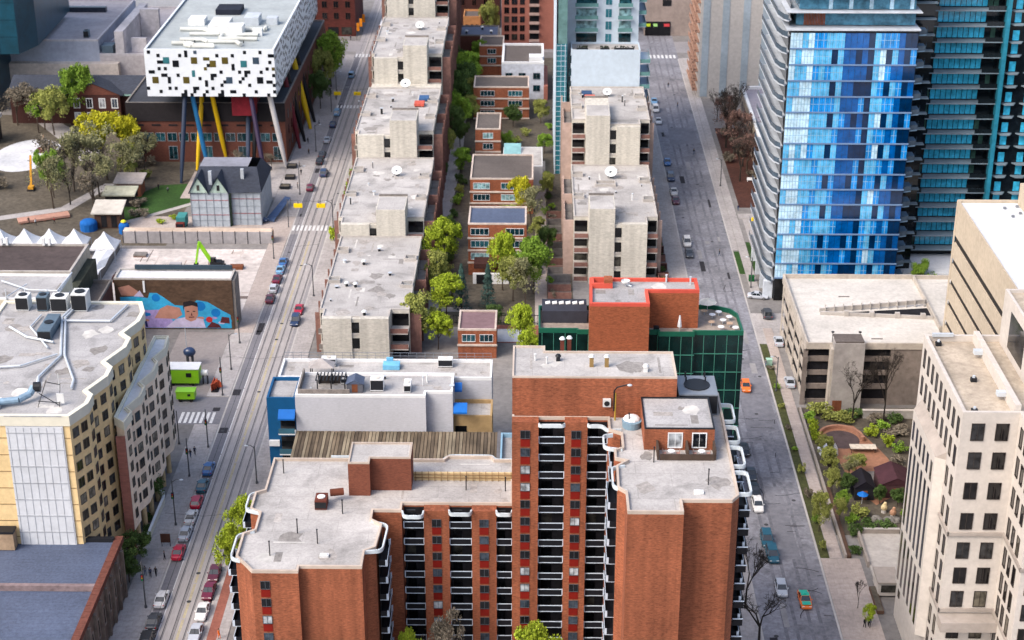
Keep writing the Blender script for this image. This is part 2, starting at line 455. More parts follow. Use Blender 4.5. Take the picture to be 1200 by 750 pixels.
raised('verge', rect(47.6, 49.1, 238.6, 322), .10, lawn_dull)
sheet('road_driveway', rect(47.6, 56, 322.1, 338), .006, paving)
raised('pavement', rect(49.0, 51.0, 346, 545), .12, paving)
raised('verge', rect(47.6, 48.9, 360, 374), .10, lawn)
raised('verge', rect(51.1, 52.1, 362, 380), .10, lawn)
sheet('paved_forecourt', rect(52.2, 66, 362, 398), .006, paving)
sheet('paved_boulevard', rect(47.6, 48.95, 375, 545), .008, paving)
sheet('planting_soil', rect(52.3, 63, 404, 470), .008, mulch)
raised('pavement', rect(51.3, 60, 396, 399.5), .12, paving)
# Village courtyard, with the footpath
sheet('courtyard_ground', rect(-27, 9, 330, 545), .004, soil)
sheet('path', [(-23.8, 330), (-20.6, 330), (-20.8, 400), (-19.6, 440), (-20, 500), (-23, 500), (-23.6, 440), (-23.2, 400)], .010, paving)
sheet('path', rect(-20, -14, 338, 340.5), .013, paving)
sheet('path', rect(0.5, 3.2, 330, 440), .010, paving_warm)
sheet('terrace', rect(-14, 5, 322, 331), .014, brick_paving)
sheet('terrace_slab', rect(-10.5, -1.5, 322.5, 329), .018, gravel_white)
# left: parking lot beside the hotel, building site, park
sheet('parking_lot', rect(-75, -64.1, 296.2, 326.5), .009, M('lot', C(172, 164, 162, .66), var=.12, scale=1.4, big=.14, bs=.12))
sheet('building_site_slab', rect(-98.5, -63.6, 334, 374), .011, slab_pale)
sheet('park_ground', rect(-175, -88, 376, 480), .005, soil)
sheet('park_lawn', [(-101, 391.5), (-86.5, 404), (-86.5, 421), (-98, 419), (-107, 404)], .009, lawn)
sheet('path', [(-103.5, 390.5), (-101, 390.5), (-85.4, 405.6), (-85.4, 408), (-87.5, 406)], .013, paving)
sheet('path', rect(-91, -84, 409, 430), .011, paving_warm)
sheet('path', [(-150, 480), (-146, 482), (-131, 464), (-121, 452), (-120, 440), (-124, 438), (-127, 446), (-136, 459)], .012, paving)
def disc(cx, cy, rx, ry, n=28): return [(cx + rx * math.cos(2 * math.pi * k / n), cy + ry * math.sin(2 * math.pi * k / n)) for k in range(n)]
sheet('plaza', disc(-140, 443, 9, 14), .016, gravel_white)
sheet('path', [(-120, 452), (-112, 448), (-109.5, 452), (-108, 459), (-110, 460), (-113, 452)], .014, paving_warm)
sheet('path', [(-135, 395), (-120, 402), (-113, 420), (-110, 420), (-117, 400), (-134, 392)], .014, paving)
raised('plaza_east', [(-84, 410), (-66.6, 410), (-66.6, 436), (-84, 436)], .10, paving)
# garden beside the car park
sheet('garden_soil', rect(51.4, 75, 246, 293), .008, soil)
sheet('garden_patio', [(53.8, 281), (57, 286), (61, 285.6), (64, 277), (68, 263), (60, 256), (57, 262), (56, 272)], .012, M('patio', C(190, 138, 110, .66), var=.2, scale=1.2))
sheet('garden_deck', disc(57.8, 280, 3.4, 3.6), .016, M('deck', C(108, 92, 92, .66), var=.2))
sheet('garden_paving', rect(58, 66, 262, 268), .015, concrete_dark)
raised('paved_terrace', rect(55.2, 62, 228, 246), .35, concrete)
# ------------------------------------------------------------------ brick apartment tower in front
T = thing('apartment_tower', 'orange brick apartment tower with black balcony stacks and flat pale roofs, tallest part at right', 'apartment building', (-4, 207, 0))
# outlines: low wing (27 m), tower (42 m)
lowp = [(-37.2, 191), (-31.0, 191), (-31.0, 192.2), (-22.6, 192.2), (-22.6, 196.2), (-21.2, 197.2), (-20.8, 203.2), (-22.4, 204.6), (-22.4, 207.0),
        (-18.4, 207.0), (-18.4, 209), (-2.75, 209), (-2.75, 222), (-5.5, 222), (-6, 223), (-12.6, 223), (-13.2, 222), (-38.6, 222), (-38.6, 212.6), (-39.9, 211.8), (-39.9, 207.2), (-38.4, 206.2),
        (-38.4, 201.6), (-39.9, 200.6), (-39.9, 194.6), (-38.6, 193)]
highp = [(-2.75, 206.8), (10.4, 206.8), (10.4, 203.4), (12.0, 202.4), (12.0, 198.4), (10.9, 197.8), (10.9, 195.4), (12.3, 194.8), (11.0, 193.4), (10.9, 187.8), (11.9, 186.6), (11.9, 181.7), (18.9, 181.7), (18.9, 184.6),
         (25.2, 184.6), (26.2, 186), (26.4, 214.6), (19.9, 214.6), (19.9, 216), (-2.75, 216)]
def facade(poly, z0, z1, name):
    w = MB(); w.prism(ccw(poly), z0, z1, skip='tb'); w.build(name, brick_orange, T)
    r = MB(); r.face([(p[0], p[1], z1) for p in inset(ccw(poly), .3)]); r.build('roof', roof_pale, T); roof_stains(T, poly, z1)
    c = MB(); c.ring(ccw(poly), inset(ccw(poly), .3), z1, z1 + .45); c.build('parapet', M('coping', C(206, 190, 176), var=.08), T)
facade(lowp, 0, 27, 'wing_wall'); facade(highp, 0, 42, 'wall')
# brick piers standing proud of the recessed balcony bays
FL = 2.75
def brick_pier(x0, x1, y, ztop):
    m = MB(); m.box(x0, x1, y - 1.7, y - .003, 0, ztop + .5); o = m.build('pier', brick_orange, T); return o
def balcony_mesh(w, d, name='balcony'):
    b = MB()
    b.box(-w / 2, w / 2, -d, -.01, -.14, 0, 1, 0)                              # slab edge pale, deck dark
    b.box(-w / 2 + .12, w / 2 - .12, -d + .04, -d + .09, .0, .85, 0)          # dark rail panel
    b.box(-w / 2 - .05, w / 2 + .05, -d - .03, -d + .04, .88, 1.0, 1)        # handrail
    b.box(-w / 2 - .05, -w / 2 + .07, -d + .3, -.01, .003, .875, 0); b.box(w / 2 - .07, w / 2 + .05, -d + .3, -.01, .003, .875, 0)
    b.box(-w / 2 - .05, -w / 2 + .07, -d - .02, -d + .299, .003, .875, 1); b.box(w / 2 - .07, w / 2 + .05, -d - .02, -d + .299, .003, .875, 1)
    return b.mesh(name, [M('rail_dark', C(30, 32, 40), var=.25, rough=.5), pale_trim])
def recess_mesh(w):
    b = MB(); b.box(-w / 2, w / 2, -.05, -.004, 0, 2.6, 0)  # flat panel, the bay's shade painted in near black
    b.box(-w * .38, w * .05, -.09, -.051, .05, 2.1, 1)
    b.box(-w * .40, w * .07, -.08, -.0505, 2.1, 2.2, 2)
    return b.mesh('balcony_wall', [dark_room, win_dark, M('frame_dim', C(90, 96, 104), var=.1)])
BM = {}
def stack(x0, x1, y, ztop, n, rz=0, d=1.35):
    """a stack of balconies on a wall through (x0..x1, y) facing -Y, or turned by rz about its middle"""
    w = round(x1 - x0, 2)
    if (w, d) not in BM: BM[(w, d)] = (balcony_mesh(w, d), recess_mesh(w))
    bm, rm = BM[(w, d)]
    cx = (x0 + x1) / 2
    for k in range(n):
        z = ztop - 2.75 * (k + 1)
        if z < .5: break
        o = put('balcony', bm, T, (cx, y, z), rz)
        r = sub('balcony_wall', rm, o)
def pier_windows(x, y, ztop, n):
    for k in range(n):
        z = ztop - 1.75 - FL * k
        if z < 1: break
        window(T, (x, y, z), 0, 1.25, 1.15, M('frame_dim', C(90, 96, 104), var=.1), win, 1, .04)
        pane(T, (x, y, z - 1.3), 0, 1.3, 1.15, panel_red, 'spandrel_panel')
# low wing middle facade (Y 209): piers and balconies
for x0, x1 in ((-15.3, -11.7), (-8.5, -5.0)):
    brick_pier(x0, x1, 209, 26.6); pier_windows((x0 + x1) / 2, 207.29, 26.3, 9)
stack(-18.2, -15.35, 209, 26.9, 9); stack(-11.65, -8.55, 209, 26.9, 9); stack(-4.95, -2.8, 209, 26.9, 9)
# tower facade (Y 206.8)
for x0, x1 in ((-2.75, .9), (4.5, 7.6)):
    brick_pier(x0, x1, 206.8, 42); pier_windows((x0 + x1) / 2, 205.09, 41.8, 15)
stack(.95, 4.45, 206.8, 41.9, 15); stack(7.65, 10.35, 206.8, 41.9, 15)
# stacks that look across the courtyard: wing side faces east, right wing side faces west
def side_stack(y0, y1, x, ztop, n, east=True, d=1.2):
    w = round(y1 - y0, 2)
    if (w, d) not in BM: BM[(w, d)] = (balcony_mesh(w, d), recess_mesh(w))
    bm, rm = BM[(w, d)]
    for k in range(n):
        z = ztop - 2.75 * (k + 1)
        if z < .5: break
        o = put('balcony', bm, T, (x, (y0 + y1) / 2, z), rad(90) if east else rad(-90)); sub('balcony_wall', rm, o)
side_stack(197.6, 203.0, -20.9, 26.9, 9)
side_stack(187.9, 193.3, 10.95, 41.9, 15, False); side_stack(198.6, 202.2, 12.0, 41.9, 15, False, 1.6)
side_stack(187.5, 193.0, 26.3, 41.9, 15); side_stack(195.5, 200.5, 26.3, 41.9, 15)
side_stack(195, 200.2, -39.9, 26.9, 9, False); side_stack(207.4, 211.4, -39.9, 26.9, 9, False)
# curved pale-blue balustrades at roof level above each stack
def curl(pts, z, n=5, w=.22, h=.55):
    m = MB(); q = []
    for i, p in enumerate(pts):
        if 0 < i < len(pts) - 1:
            a = Vector(pts[i - 1]); b = Vector(p); c = Vector(pts[i + 1])
            r = min(.9, (a - b).length * .45, (c - b).length * .45)
            u = b + (a - b).normalized() * r; v = b + (c - b).normalized() * r
            for k in range(n + 1):
                t = k / n; q.append(u * (1 - t) ** 2 + b * 2 * t * (1 - t) + v * t * t)
        else: q.append(Vector(p))
    for a, b in zip(q, q[1:]):
        e = (b - a).normalized() * .03
        m.beam((a.x - e.x, a.y - e.y, z + h / 2), (b.x + e.x, b.y + e.y, z + h / 2), w, h)
    m.build('roof_balustrade', M('balustrade', C(214, 224, 230), var=.05, rough=.5), T)
for y0, y1 in ((186.8, 192.4), (194, 199.2), (200.6, 205), (206.6, 211.6)):
    curl([(26.3, y0), (27.9, y0), (27.9, y1), (26.3, y1)], 41.7)
    m = MB(); m.box(26.45, 27.7, y0 + .2, y1 - .2, 39.2, 39.4); m.build('balcony_deck', MATS['rail_dark'], T)
    for k in range(1, 15):
        z = 41.3 - 2.75 * k
        m = MB(); m.box(26.45, 27.7, y0 + .2, y1 - .2, z, z + .15, 0, 1); m.box(27.72, 27.8, y0 + .2, y1 - .2, z, z + 1.0, 1)
        m.box(26.45, 27.7, y0 + .12, y0 + .19, z, z + 1.0, 1); m.box(26.45, 27.86, y0 + .05, y0 + .2, z + 1.02, z + 1.12); m.build('balcony', [pale_trim, MATS['rail_dark']], T)
curl([(-2.0 + 2.9, 205.2), (1.2, 204.9), (4.2, 204.9), (4.5, 205.2)], 41.8); curl([(7.6, 205.2), (7.9, 204.9), (9.6, 204.9), (10.2, 203.6), (12.1, 203.6)], 41.8)
curl([(10.9, 202.3), (9.6, 202.0), (9.6, 198.6), (12.0, 198.0)], 41.8); curl([(12.1, 193.6), (10.4, 193.2), (10.4, 188.2), (12, 187.2)], 41.8)
curl([(-18.3, 207), (-18.0, 205.6), (-15.4, 205.6), (-15.3, 207)], 26.8); curl([(-11.7, 207.3), (-11.5, 206.4), (-8.7, 206.4), (-8.5, 207.3)], 26.8); curl([(-5, 207.3), (-4.8, 206.4), (-2.9, 206.4), (-2.75, 207.3)], 26.8)
curl([(-22.6, 196.3), (-20.3, 196.6), (-20.0, 203.2), (-22.4, 204.2)], 26.8)
curl([(-38.5, 193.6), (-40.6, 194.4), (-40.6, 200.4), (-38.4, 201.2)], 26.8); curl([(-38.5, 206.4), (-40.6, 207.2), (-40.6, 211.6), (-38.6, 212.4)], 26.8)
curl([(-30, 222.2), (-22, 222.2), (-18, 222.2)], 26.8, h=.9); curl([(-13.2, 222.2), (-12.4, 223.4), (-6, 223.4), (-5.4, 222.2), (-2.8, 222.2)], 26.8)
for k in range(9):
    window(T, (-36.2 + .7, 190.99, 24.6 - FL * k), 0, 1.2, 1.15, MATS['frame_dim'], win, 1, .04)
    pane(T, (-36.2 + .7, 190.99, 23.3 - FL * k), 0, 1.25, 1.15, panel_red, 'spandrel_panel')
# penthouses
block(T, [(-2.74, 207.6), (19.8, 207.6), (19.8, 215.9), (1.8, 215.9), (1.8, 217.6), (-2.74, 217.6)], 42.01, 48, brick_orange, roof_pale, M('coping', C(206, 190, 176)), .25, .25, 'penthouse_wall', 'penthouse_roof', 'penthouse_parapet')
block(T, rect(14.9, 24.2, 198.4, 207.55), 42.01, 45.1, brick_orange, roof_grey, dark_metal, .18, .2, 'penthouse_wall', 'penthouse_roof', 'penthouse_parapet')
for x in (19.0, 22.2):
    window(T, (x, 198.39, 42.5), 0, 1.7, 2.0, white_paint, win, 1, .14)
m = MB()
for x in (16.6, 20.5, 24.1): m.box(x - .12, x + .12, 195.6, 198.38, 42.01, 43.5)
m.box(16.8, 24, 195.5, 195.65, 42.02, 42.9); m.build('terrace_screen', M('timber_dark', C(92, 76, 66), var=.2), T)
block(T, [(-26.3, 211.6), (-23.2, 211.6), (-23.2, 213.2), (-17.4, 213.2), (-17.4, 217.8), (-26.3, 217.8)], 27.01, 32.2, brick_red, roof_pale, M('coping', C(206, 190, 176)), .25, .25, 'stair_house_wall', 'stair_house_roof', 'stair_house_parapet')
m = MB(); m.box(-17.3, -2.8, 216.2, 216.5, 27.01, 28.3)
m.build('screen_wall', M('buff_wall', C(222, 196, 150), var=.12), T)
m = MB()
for k in range(16): m.box(-17 + k * .93, -16.92 + k * .93, 215.95, 216.05, 27.01, 28.6)
m.box(-17.2, -2.9, 215.94, 216.06, 28.0, 28.08); m.box(-17.2, -2.9, 215.94, 216.06, 27.5, 27.58); m.build('railing', M('rail_tan', C(150, 120, 84), var=.1), T)
# things that stand on the roofs
def roof_box(name, label, cat, x, y, z, sx, sy, h, mat, top=None, group=None):
    o = thing(name, label, cat, (x, y, z), group)
    m = MB(); m.box(x - sx / 2, x + sx / 2, y - sy / 2, y + sy / 2, z + .12, z + h); m.build('casing', mat, o)
    m = MB(); m.cyl((x, y, z + h + .002), (x, y, z + h + .14), min(sx, sy) * .34, n=14); m.build('fan', top or dark_metal, o)
    m = MB(); m.box(x - sx / 2 + .05, x + sx / 2 - .05, y - sy / 2 - .03, y - sy / 2 - .003, z + .3, z + h - .2); m.build('grille', dark_metal, o)
    m = MB()
    for a in (-1, 1):
        m.box(x - sx / 2, x + sx / 2, y + a * sy * .4 - .06, y + a * sy * .4 + .06, z, z + .118)
    m.build('skid', dark_metal, o)
    return o
o = roof_box('cooling_unit', 'large blue grey cooling unit behind the brick penthouse on the tower roof', 'cooling unit', 22.9, 211.4, 42.01, 5.4, 6, 3.2, grey_metal)
m = MB()
for a in (21.5, 24.2):
    m.cyl((a, 214, 45.22), (a, 214, 46.0), .12); m.cyl((a, 212.6, 45.22), (a, 212.6, 45.9), .1)
m.build('pipe', dark_metal, o)
def vent_pipe(x, y, z, h, r, label, mat=None, group='vent pipes on the brick tower roofs'):
    o = thing('vent_pipe', label, 'vent pipe', (x, y, z), group)
    m = MB(); m.cyl((x, y, z), (x, y, z + h), r, n=8); m.build('pipe', mat or dark_metal, o)
    m = MB(); m.cyl((x, y, z + h + .001), (x, y, z + h + .12), r * 1.5, n=8); m.build('cap', mat or dark_metal, o)
for x, y, z, w in ((-29.3, 198.5, 27, 'nearest the roof edge of the low wing'), (-26.7, 206.5, 27, 'beside the stair house on the low wing roof'), (-32.4, 201.2, 27, 'in the middle of the low wing roof'),
                (-35.4, 195.4, 27, 'near the left corner of the low wing roof'), (-36.6, 218, 27, 'near the far left edge of the low wing roof'), (-9.5, 213.4, 27, 'before the buff screen wall'), (-3.8, 213.2, 27, 'at the foot of the brick penthouse'),
                (16, 195, 42, 'in front of the penthouse terrace'), (22.6, 189.2, 42, 'in front of the skylight of the tower roof'), (13.2, 204.6, 42, 'left of the small penthouse')):
    vent_pipe(x, y, z, 2.2, .08, 'thin dark vent pipe ' + w)
for x, y, w in ((0.4, 213.2, 'left'), (2.0, 212.2, 'second')):
    vent_pipe(x, y, 48, .9, .12, 'short pale pipe, %s one on the penthouse roof' % w, white_metal)
def chimney_vent(x, y, z, label, mat, cap, h=1.5):
    o = thing('chimney_vent', label, 'vent', (x, y, z), 'capped vents on the tower penthouse')
    m = MB(); m.box(x - .28, x + .28, y - .28, y + .28, z, z + h); m.build('stack', mat, o)
    m = MB(); m.cyl((x, y, z + h + .001), (x, y, z + h + .3), .45, .25, n=10); m.build('cap', cap, o)
ochre = M('ochre', C(170, 140, 90), var=.1); rust = M('rust', C(120, 62, 50), var=.2)
chimney_vent(8.2, 211.4, 48, 'ochre vent with white cap, left of the pair on the brick penthouse', ochre, white_metal)
chimney_vent(10.3, 211.4, 48, 'ochre vent with white cap, right of the pair on the brick penthouse', ochre, white_metal)
chimney_vent(15.6, 209.9, 48, 'squat white vent near the right end of the brick penthouse', white_metal, white_metal, .8)
chimney_vent(4.2, 216.3, 48, 'rusty vent with white cap, left of the two behind the penthouse', rust, white_metal, 1.9)
chimney_vent(5.2, 216.6, 48, 'rusty vent with white cap, right of the two behind the penthouse', rust, white_metal, 1.9)
chimney_vent(3.6, 213.2, 48, 'small black box vent on the brick penthouse', dark_metal, dark_metal, .7)
o = thing('air_conditioner', 'white wall air conditioner on the penthouse brickwork', 'air conditioner', (10.2, 207.3, 43.9))
m = MB(); m.box(9.7, 10.8, 207.05, 207.59, 43.9, 45.0); m.build('casing', white_metal, o)
m = MB(); m.cyl((10.25, 207.03, 44.45), (10.25, 206.99, 44.45), .38, n=14); m.build('fan', dark_metal, o)
o = thing('roof_lamp', 'tall bent lamp arm with yellow pole against the penthouse wall', 'lamp', (11.4, 206.6, 42))
m = MB(); m.tube([(11.4, 206.8, 42), (11.4, 206.8, 46.2)], .11); m.build('pole', M('pole_yellow', C(206, 170, 70), var=.1), o)
m = MB(); m.tube([(11.2, 206.7, 43.5), (11.2, 206.7, 46.6), (11.6, 206.4, 47.3), (13.0, 205.6, 48.1)], .1); m.build('arm', dark_metal, o)
m = MB(); m.ball((13.2, 205.5, 48.05), .35, .25, .16); m.build('lamp_head', galv, o)
o = thing('covered_boat', 'round pale blue covered tub beside the small penthouse', 'tub', (13.6, 205.0, 42))
m = MB(); m.cyl((13.6, 205.0, 42.01), (13.6, 205.0, 43.0), 1.25, 1.35, n=18); m.build('tub', M('tub_blue', C(140, 170, 190), var=.08), o)
m = MB(); m.ball((13.6, 205.3, 43.0), 1.2, 1.1, .6, lo=0); m.build('cover', white_paint, o)
o = roof_box('roof_fan_unit', 'rust red fan unit with white top on the low wing roof', 'fan unit', -29.9, 208.6, 27.01, 1.7, 2.4, 1.5, rust, white_metal)
m = MB(); m.cyl((-28.8, 210.0, 28.4), (-26.9, 210.4, 28.4), .55, n=12); m.build('duct', M('duct_rust', C(120, 66, 48), var=.2), o)
for x, y, z, l in ((-28.0, 195.3, 27, 'small white skylight near the front of the low wing roof'), (21.2, 187.0, 42, 'small white skylight near the front of the tower roof')):
    o = thing('skylight', l, 'skylight', (x, y, z)); m = MB(); m.box(x - .6, x + .6, y - .4, y + .4, z + .01, z + .3); m.build('kerb_frame', white_metal, o)
    m = MB(); m.ball((x, y, z + .3), .5, .34, .15, lo=0); m.build('dome', white_paint, o)
def patio_set(x, y, z, label):
    o = thing('patio_set', label, 'patio furniture', (x, y, z))
    m = MB(); m.cyl((x, y, z + .7), (x, y, z + .75), .5, n=14); m.cyl((x, y, z), (x, y, z + .7), .05); m.build('table', white_paint, o)
    for dx in (-.9, .9):
        c = MB(); c.box(x + dx - .25, x + dx + .25, y - .25, y + .25, z + .4, z + .45); c.box(x + dx + (.2 if dx > 0 else -.25), x + dx + (.25 if dx > 0 else -.2), y - .25, y + .25, z + .46, z + .95)
        for a in (-.2, .2):
            for b in (-.2, .2): c.box(x + dx + a - .02, x + dx + a + .02, y + b - .02, y + b + .02, z, z + .4)
        c.build('chair', M('chair_pink', C(190, 150, 140), var=.1), o)
patio_set(18.4, 196.8, 42.02, 'round table with two chairs on the left penthouse terrace')
patio_set(22.4, 196.8, 42.02, 'round table with two chairs on the right penthouse terrace')
# ------------------------------------------------------------------ blue and white building with roof terraces, and neighbours
bright_blue = M('bright_blue', C(22, 104, 160, .75), var=.08, big=.08, rough=.55)
awning_blue = M('awning_blue', C(20, 118, 214, .8), var=.06, rough=.6)
wall_whitish = M('wall_whitish', C(206, 208, 216), var=.1, scale=1.6, big=.08, stretch=(1, 1, 3))
tan_wall = M('tan_wall', C(196, 166, 120), var=.12)
T = thing('terrace_building', 'blue and white building with roof terraces and bright blue awnings', 'building', (-27, 268, 0))
block(T, [(-41.0, 260.6), (-18.4, 260.6), (-18.4, 262.2), (-13.8, 262.2), (-13.8, 269.6), (-41, 269.6)], 0, 18, wall_whitish, roof_grey, white_paint, .5, .4)
block(T, rect(-46, -41.02, 260.8, 269), 0, 17.2, bright_blue, roof_grey, bright_blue, .6, .35, 'blue_wall', 'blue_roof', 'blue_parapet')
block(T, rect(-45.2, -7.2, 269.65, 277.2), 0, 17.0, wall_whitish, roof_pale, white_paint, .55, .35, 'rear_wall', 'rear_roof', 'rear_parapet')
block(T, rect(-13.78, -7.0, 263.2, 269.6), 0, 12.6, tan_wall, roof_pale, tan_wall, .7, .35, 'tan_wall', 'tan_roof', 'tan_parapet')
def awning(x0, x1, y, z, d=1.3):
    m = MB(); m.face([(x0, y - d, z - 1.1), (x1, y - d, z - 1.1), (x1, y, z), (x0, y, z)]); m.face([(x0, y - d, z - 1.4), (x1, y - d, z - 1.4), (x1, y - d, z - 1.1), (x0, y - d, z - 1.1)])
    m.face([(x0, y - d, z - 1.1), (x0, y, z), (x0, y, z - 1.1)]); m.face([(x1, y - d, z - 1.1), (x1, y, z), (x1, y, z - 1.1)])
    m.build('awning', awning_blue, T)
awning(-44.0, -41.1, 260.75, 15.6, 1.5); awning(-13.7, -11.3, 262.9, 16.0, 1.6); awning(-13.7, -12.4, 268, 17.4, 1.0)
glass_blue = M('rail_glass', C(70, 120, 140), var=.1, rough=.15, spec=.5)
for i, (x0, x1, y, z) in enumerate(((-44.0, -41.1, 260.75, 11.4), (-44.0, -41.1, 260.75, 7.4), (-44, -41.1, 260.75, 3.6), (-13.7, -11.4, 263.15, 8.4), (-13.7, -11.4, 263.15, 5))):
    o = MB(); o.box(x0, x1, y - 1.6, y - .02, z, z + .2); o = o.build('balcony', white_paint, T)
    m = MB(); m.box(x0 + .05, x1 - .05, y - 1.58, y - 1.52, z + .21, z + 1.2); m.build('railing', glass_blue, o)
    m = MB(); m.box(x0 + .2, x1 - .1, y - .06, y - .005, z + .25, z + 2.9); m.build('balcony_door', win_dark, o)
m = MB(); m.box(-45.9, -44.1, 260.2, 260.79, 8.6, 9.6); m.build('sign_panel', white_paint, T)
# roof terrace: walls, pergola, shed, seats
m = MB(); m.box(-40.5, -31.6, 261.2, 261.5, 18.02, 19.2); m.box(-40.6, -40.3, 261.52, 269.2, 18.02, 19.4); m.build('terrace_wall', M('stained_wall', C(150, 142, 136), var=.3, scale=1.2), T)
def hut(name, label, cat, x0, x1, y0, y1, z, h, wm, rm, rise=.8):
    o = thing(name, label, cat, ((x0 + x1) / 2, (y0 + y1) / 2, z))
    m = MB(); m.box(x0, x1, y0, y1, z + .005, z + h); m.build('wall', wm, o)
    xm = (x0 + x1) / 2; m = MB(); e = .2
    for a, b in ((x0 - e, xm), (x1 + e, xm)):
        m.face([(a, y0 - e, z + h + .01), (b, y0 - e, z + h + rise), (b, y1 + e, z + h + rise), (a, y1 + e, z + h + .01)])
    m.face([(x0 - e, y0 - .1, z + h + .01), (x1 + e, y0 - .1, z + h + .01), (xm, y0 - .1, z + h + rise)]); m.build('roof', rm, o)
    m = MB(); m.box(xm - .5, xm + .5, y0 - .04, y0 - .004, z + .1, z + 1.9); m.build('door', wood, o)
hut('garden_shed', 'small dark pitched roof shed on the building terrace', 'shed', -32.2, -29.4, 262.4, 265, 18.02, 1.7, M('shed_wall', C(110, 112, 122), var=.1), roof_slate)
o = thing('pergola', 'dark timber pergola with planting on the roof terrace', 'pergola', (-34.8, 264.5, 18.02)); m = MB()
for x in (-37.4, -35, -32.6):
    for y in (263.4, 265.8): m.box(x - .1, x + .1, y - .1, y + .1, 18.02, 20.0)
m.build('post', dark_metal, o); m = MB()
for k in range(9): m.box(-37.7 + k * .62, -37.5 + k * .62, 263, 266.2, 20.01, 20.15)
m.build('slat_roof', dark_metal, o)
m = MB(); m.box(-37.6, -32.4, 266, 266.4, 18.03, 19.4); m.build('planter', M('planter', C(70, 62, 60), var=.2), o)
o = thing('gazebo', 'pale grey gazebo with pitched canopy on the rear terrace', 'gazebo', (-37.5, 270.6, 17.05)); m = MB()
for x in (-39.4, -35.6):
    for y in (269.9, 272): m.box(x - .08, x + .08, y - .08, y + .08, 17.05, 19.2)
m.build('post', dark_metal, o); m = MB()
q = [(-39.8, 269.6, 19.21), (-35.2, 269.6, 19.21), (-35.2, 272.4, 19.21), (-39.8, 272.4, 19.21)]
for k in range(4): m.face([q[k], q[(k + 1) % 4], (-37.5, 271, 20.6)])
m.build('canopy', M('canopy_grey', C(190, 184, 182)), o)
for x, y, z, sx, sy, h, l in ((-29.6 + 2.6, 263.8, 18.02, 2.3, 1.7, 2.3, 'white roof cabinet beside the shed on the blue building'), (-21.7, 263.8, 18.02, 1.2, 2.6, 1.5, 'white roof duct box near the right of the white wall'), (-36.8, 275.4, 17.05, 2.6, 1.4, 1.6, 'cream roof hatch at left of the rear terrace'), (-15.7, 275.4, 17.05, 2.6, 1.4, 1.6, 'cream roof hatch at right of the rear terrace'), (-31.8, 266.2, 18.02, 3.6, 1.0, 1.2, 'long white roof unit behind the pergola')):
    roof_box('roof_unit', l, 'roof unit', x, y, z, sx, sy, h, white_paint, M('lid_pale', C(220, 215, 205)))
o = thing('roof_tarpaulin', 'sky blue tarpaulin over boxes on the rear terrace', 'tarpaulin', (-25.4, 274.4, 17.03)); m = MB()
m.box(-26.9, -23.9, 273.6, 275.6, 17.03, 17.9); m.build('tarpaulin', M('tarp_sky', C(120, 190, 226), var=.1), o); m = MB(); m.box(-26.4, -25.2, 275.65, 276.2, 17.03, 18.4); m.build('box', M('tarp_sky', C(120, 190, 226)), o)
o = thing('roof_railing', 'thin grey railing along the far edge of the rear terrace', 'railing', (-26, 276.9, 17.6)); m = MB()
for k in range(26): m.box(-45 + k * 1.5, -44.94 + k * 1.5, 276.98, 277.04, 17.56, 18.8)
m.build('post', grey_metal, o); m = MB(); m.box(-45, -7.4, 276.97, 277.05, 18.81, 18.87); m.box(-45, -7.4, 276.98, 277.04, 18.2, 18.25); m.build('rail', grey_metal, o)

T = thing('long_hall', 'long low hall with a stained ribbed brown roof behind the brick tower', 'building', (-23.5, 250, 0))
m = MB(); m.prism(rect(-40.6, -6, 240, 260.3), 0, 10.4, skip='tb'); m.build('wall', M('hall_wall', C(150, 140, 130)), T)
m = MB(); rs = random.Random(3)
n = 58
for k in range(n):
    x0 = -41 + 35.2 * k / n; x1 = x0 + 35.2 / n * .82
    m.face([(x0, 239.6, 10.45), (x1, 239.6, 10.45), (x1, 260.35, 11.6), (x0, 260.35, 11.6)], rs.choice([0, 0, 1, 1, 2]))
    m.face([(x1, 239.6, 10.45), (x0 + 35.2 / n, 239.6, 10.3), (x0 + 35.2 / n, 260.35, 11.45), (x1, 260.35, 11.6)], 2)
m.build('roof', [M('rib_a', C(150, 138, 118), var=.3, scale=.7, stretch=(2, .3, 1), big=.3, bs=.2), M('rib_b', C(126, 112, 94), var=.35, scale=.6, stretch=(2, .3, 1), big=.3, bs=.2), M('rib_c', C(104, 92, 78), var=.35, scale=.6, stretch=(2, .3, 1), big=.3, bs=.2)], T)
m = MB(); m.box(-5.98, -5.4, 239.6, 260.3, 0, 11.9); m.build('end_wall', M('endw', C(120, 120, 126)), T)

T = thing('brick_annex', 'dark low annex with a turquoise framed terrace left of the brick tower penthouse', 'building', (-4.2, 240, 0))
block(T, rect(-5.3, 0.8, 236, 256), 0, 13, brick_dark, roof_grey, blue_trim, .8, .3)
m = MB(); m.box(-2.6, -2.3, 236.4, 248, 13.02, 15.2); m.build('screen', glass_blue, T)

# ------------------------------------------------------------------ green glass building with brick penthouse
green_frame = M('green_frame', C(34, 112, 88, .8), var=.08, rough=.5)
green_glass = M('green_glass', C(18, 50, 48), var=.5, scale=.35, big=.3, rough=.08, spec=.6)
T = thing('green_glass_building', 'dark green glass building with stepped corner and furnished roof deck', 'building', (18, 265, 0))
gp = [(1.0, 257.4), (7.4, 257.4), (7.4, 256.9), (21, 256.9), (21, 256.2), (27, 256.2), (27, 256.8), (35.2, 256.8), (35.0, 264), (34, 266), (31, 267.8), (1.0, 267)]
m = MB(); m.prism(ccw(gp), 0, 32, skip='tb'); m.build('glass_wall', green_glass, T)
m = MB(); m.face([(p[0], p[1], 32) for p in inset(ccw(gp), .2)]); m.build('roof_deck', M('deck_grey', C(170, 158, 148), var=.25, scale=.8), T)
m = MB(); m.ring(ccw(gp), inset(ccw(gp), .3), 32, 32.8); m.build('parapet', green_frame, T)
m = MB()
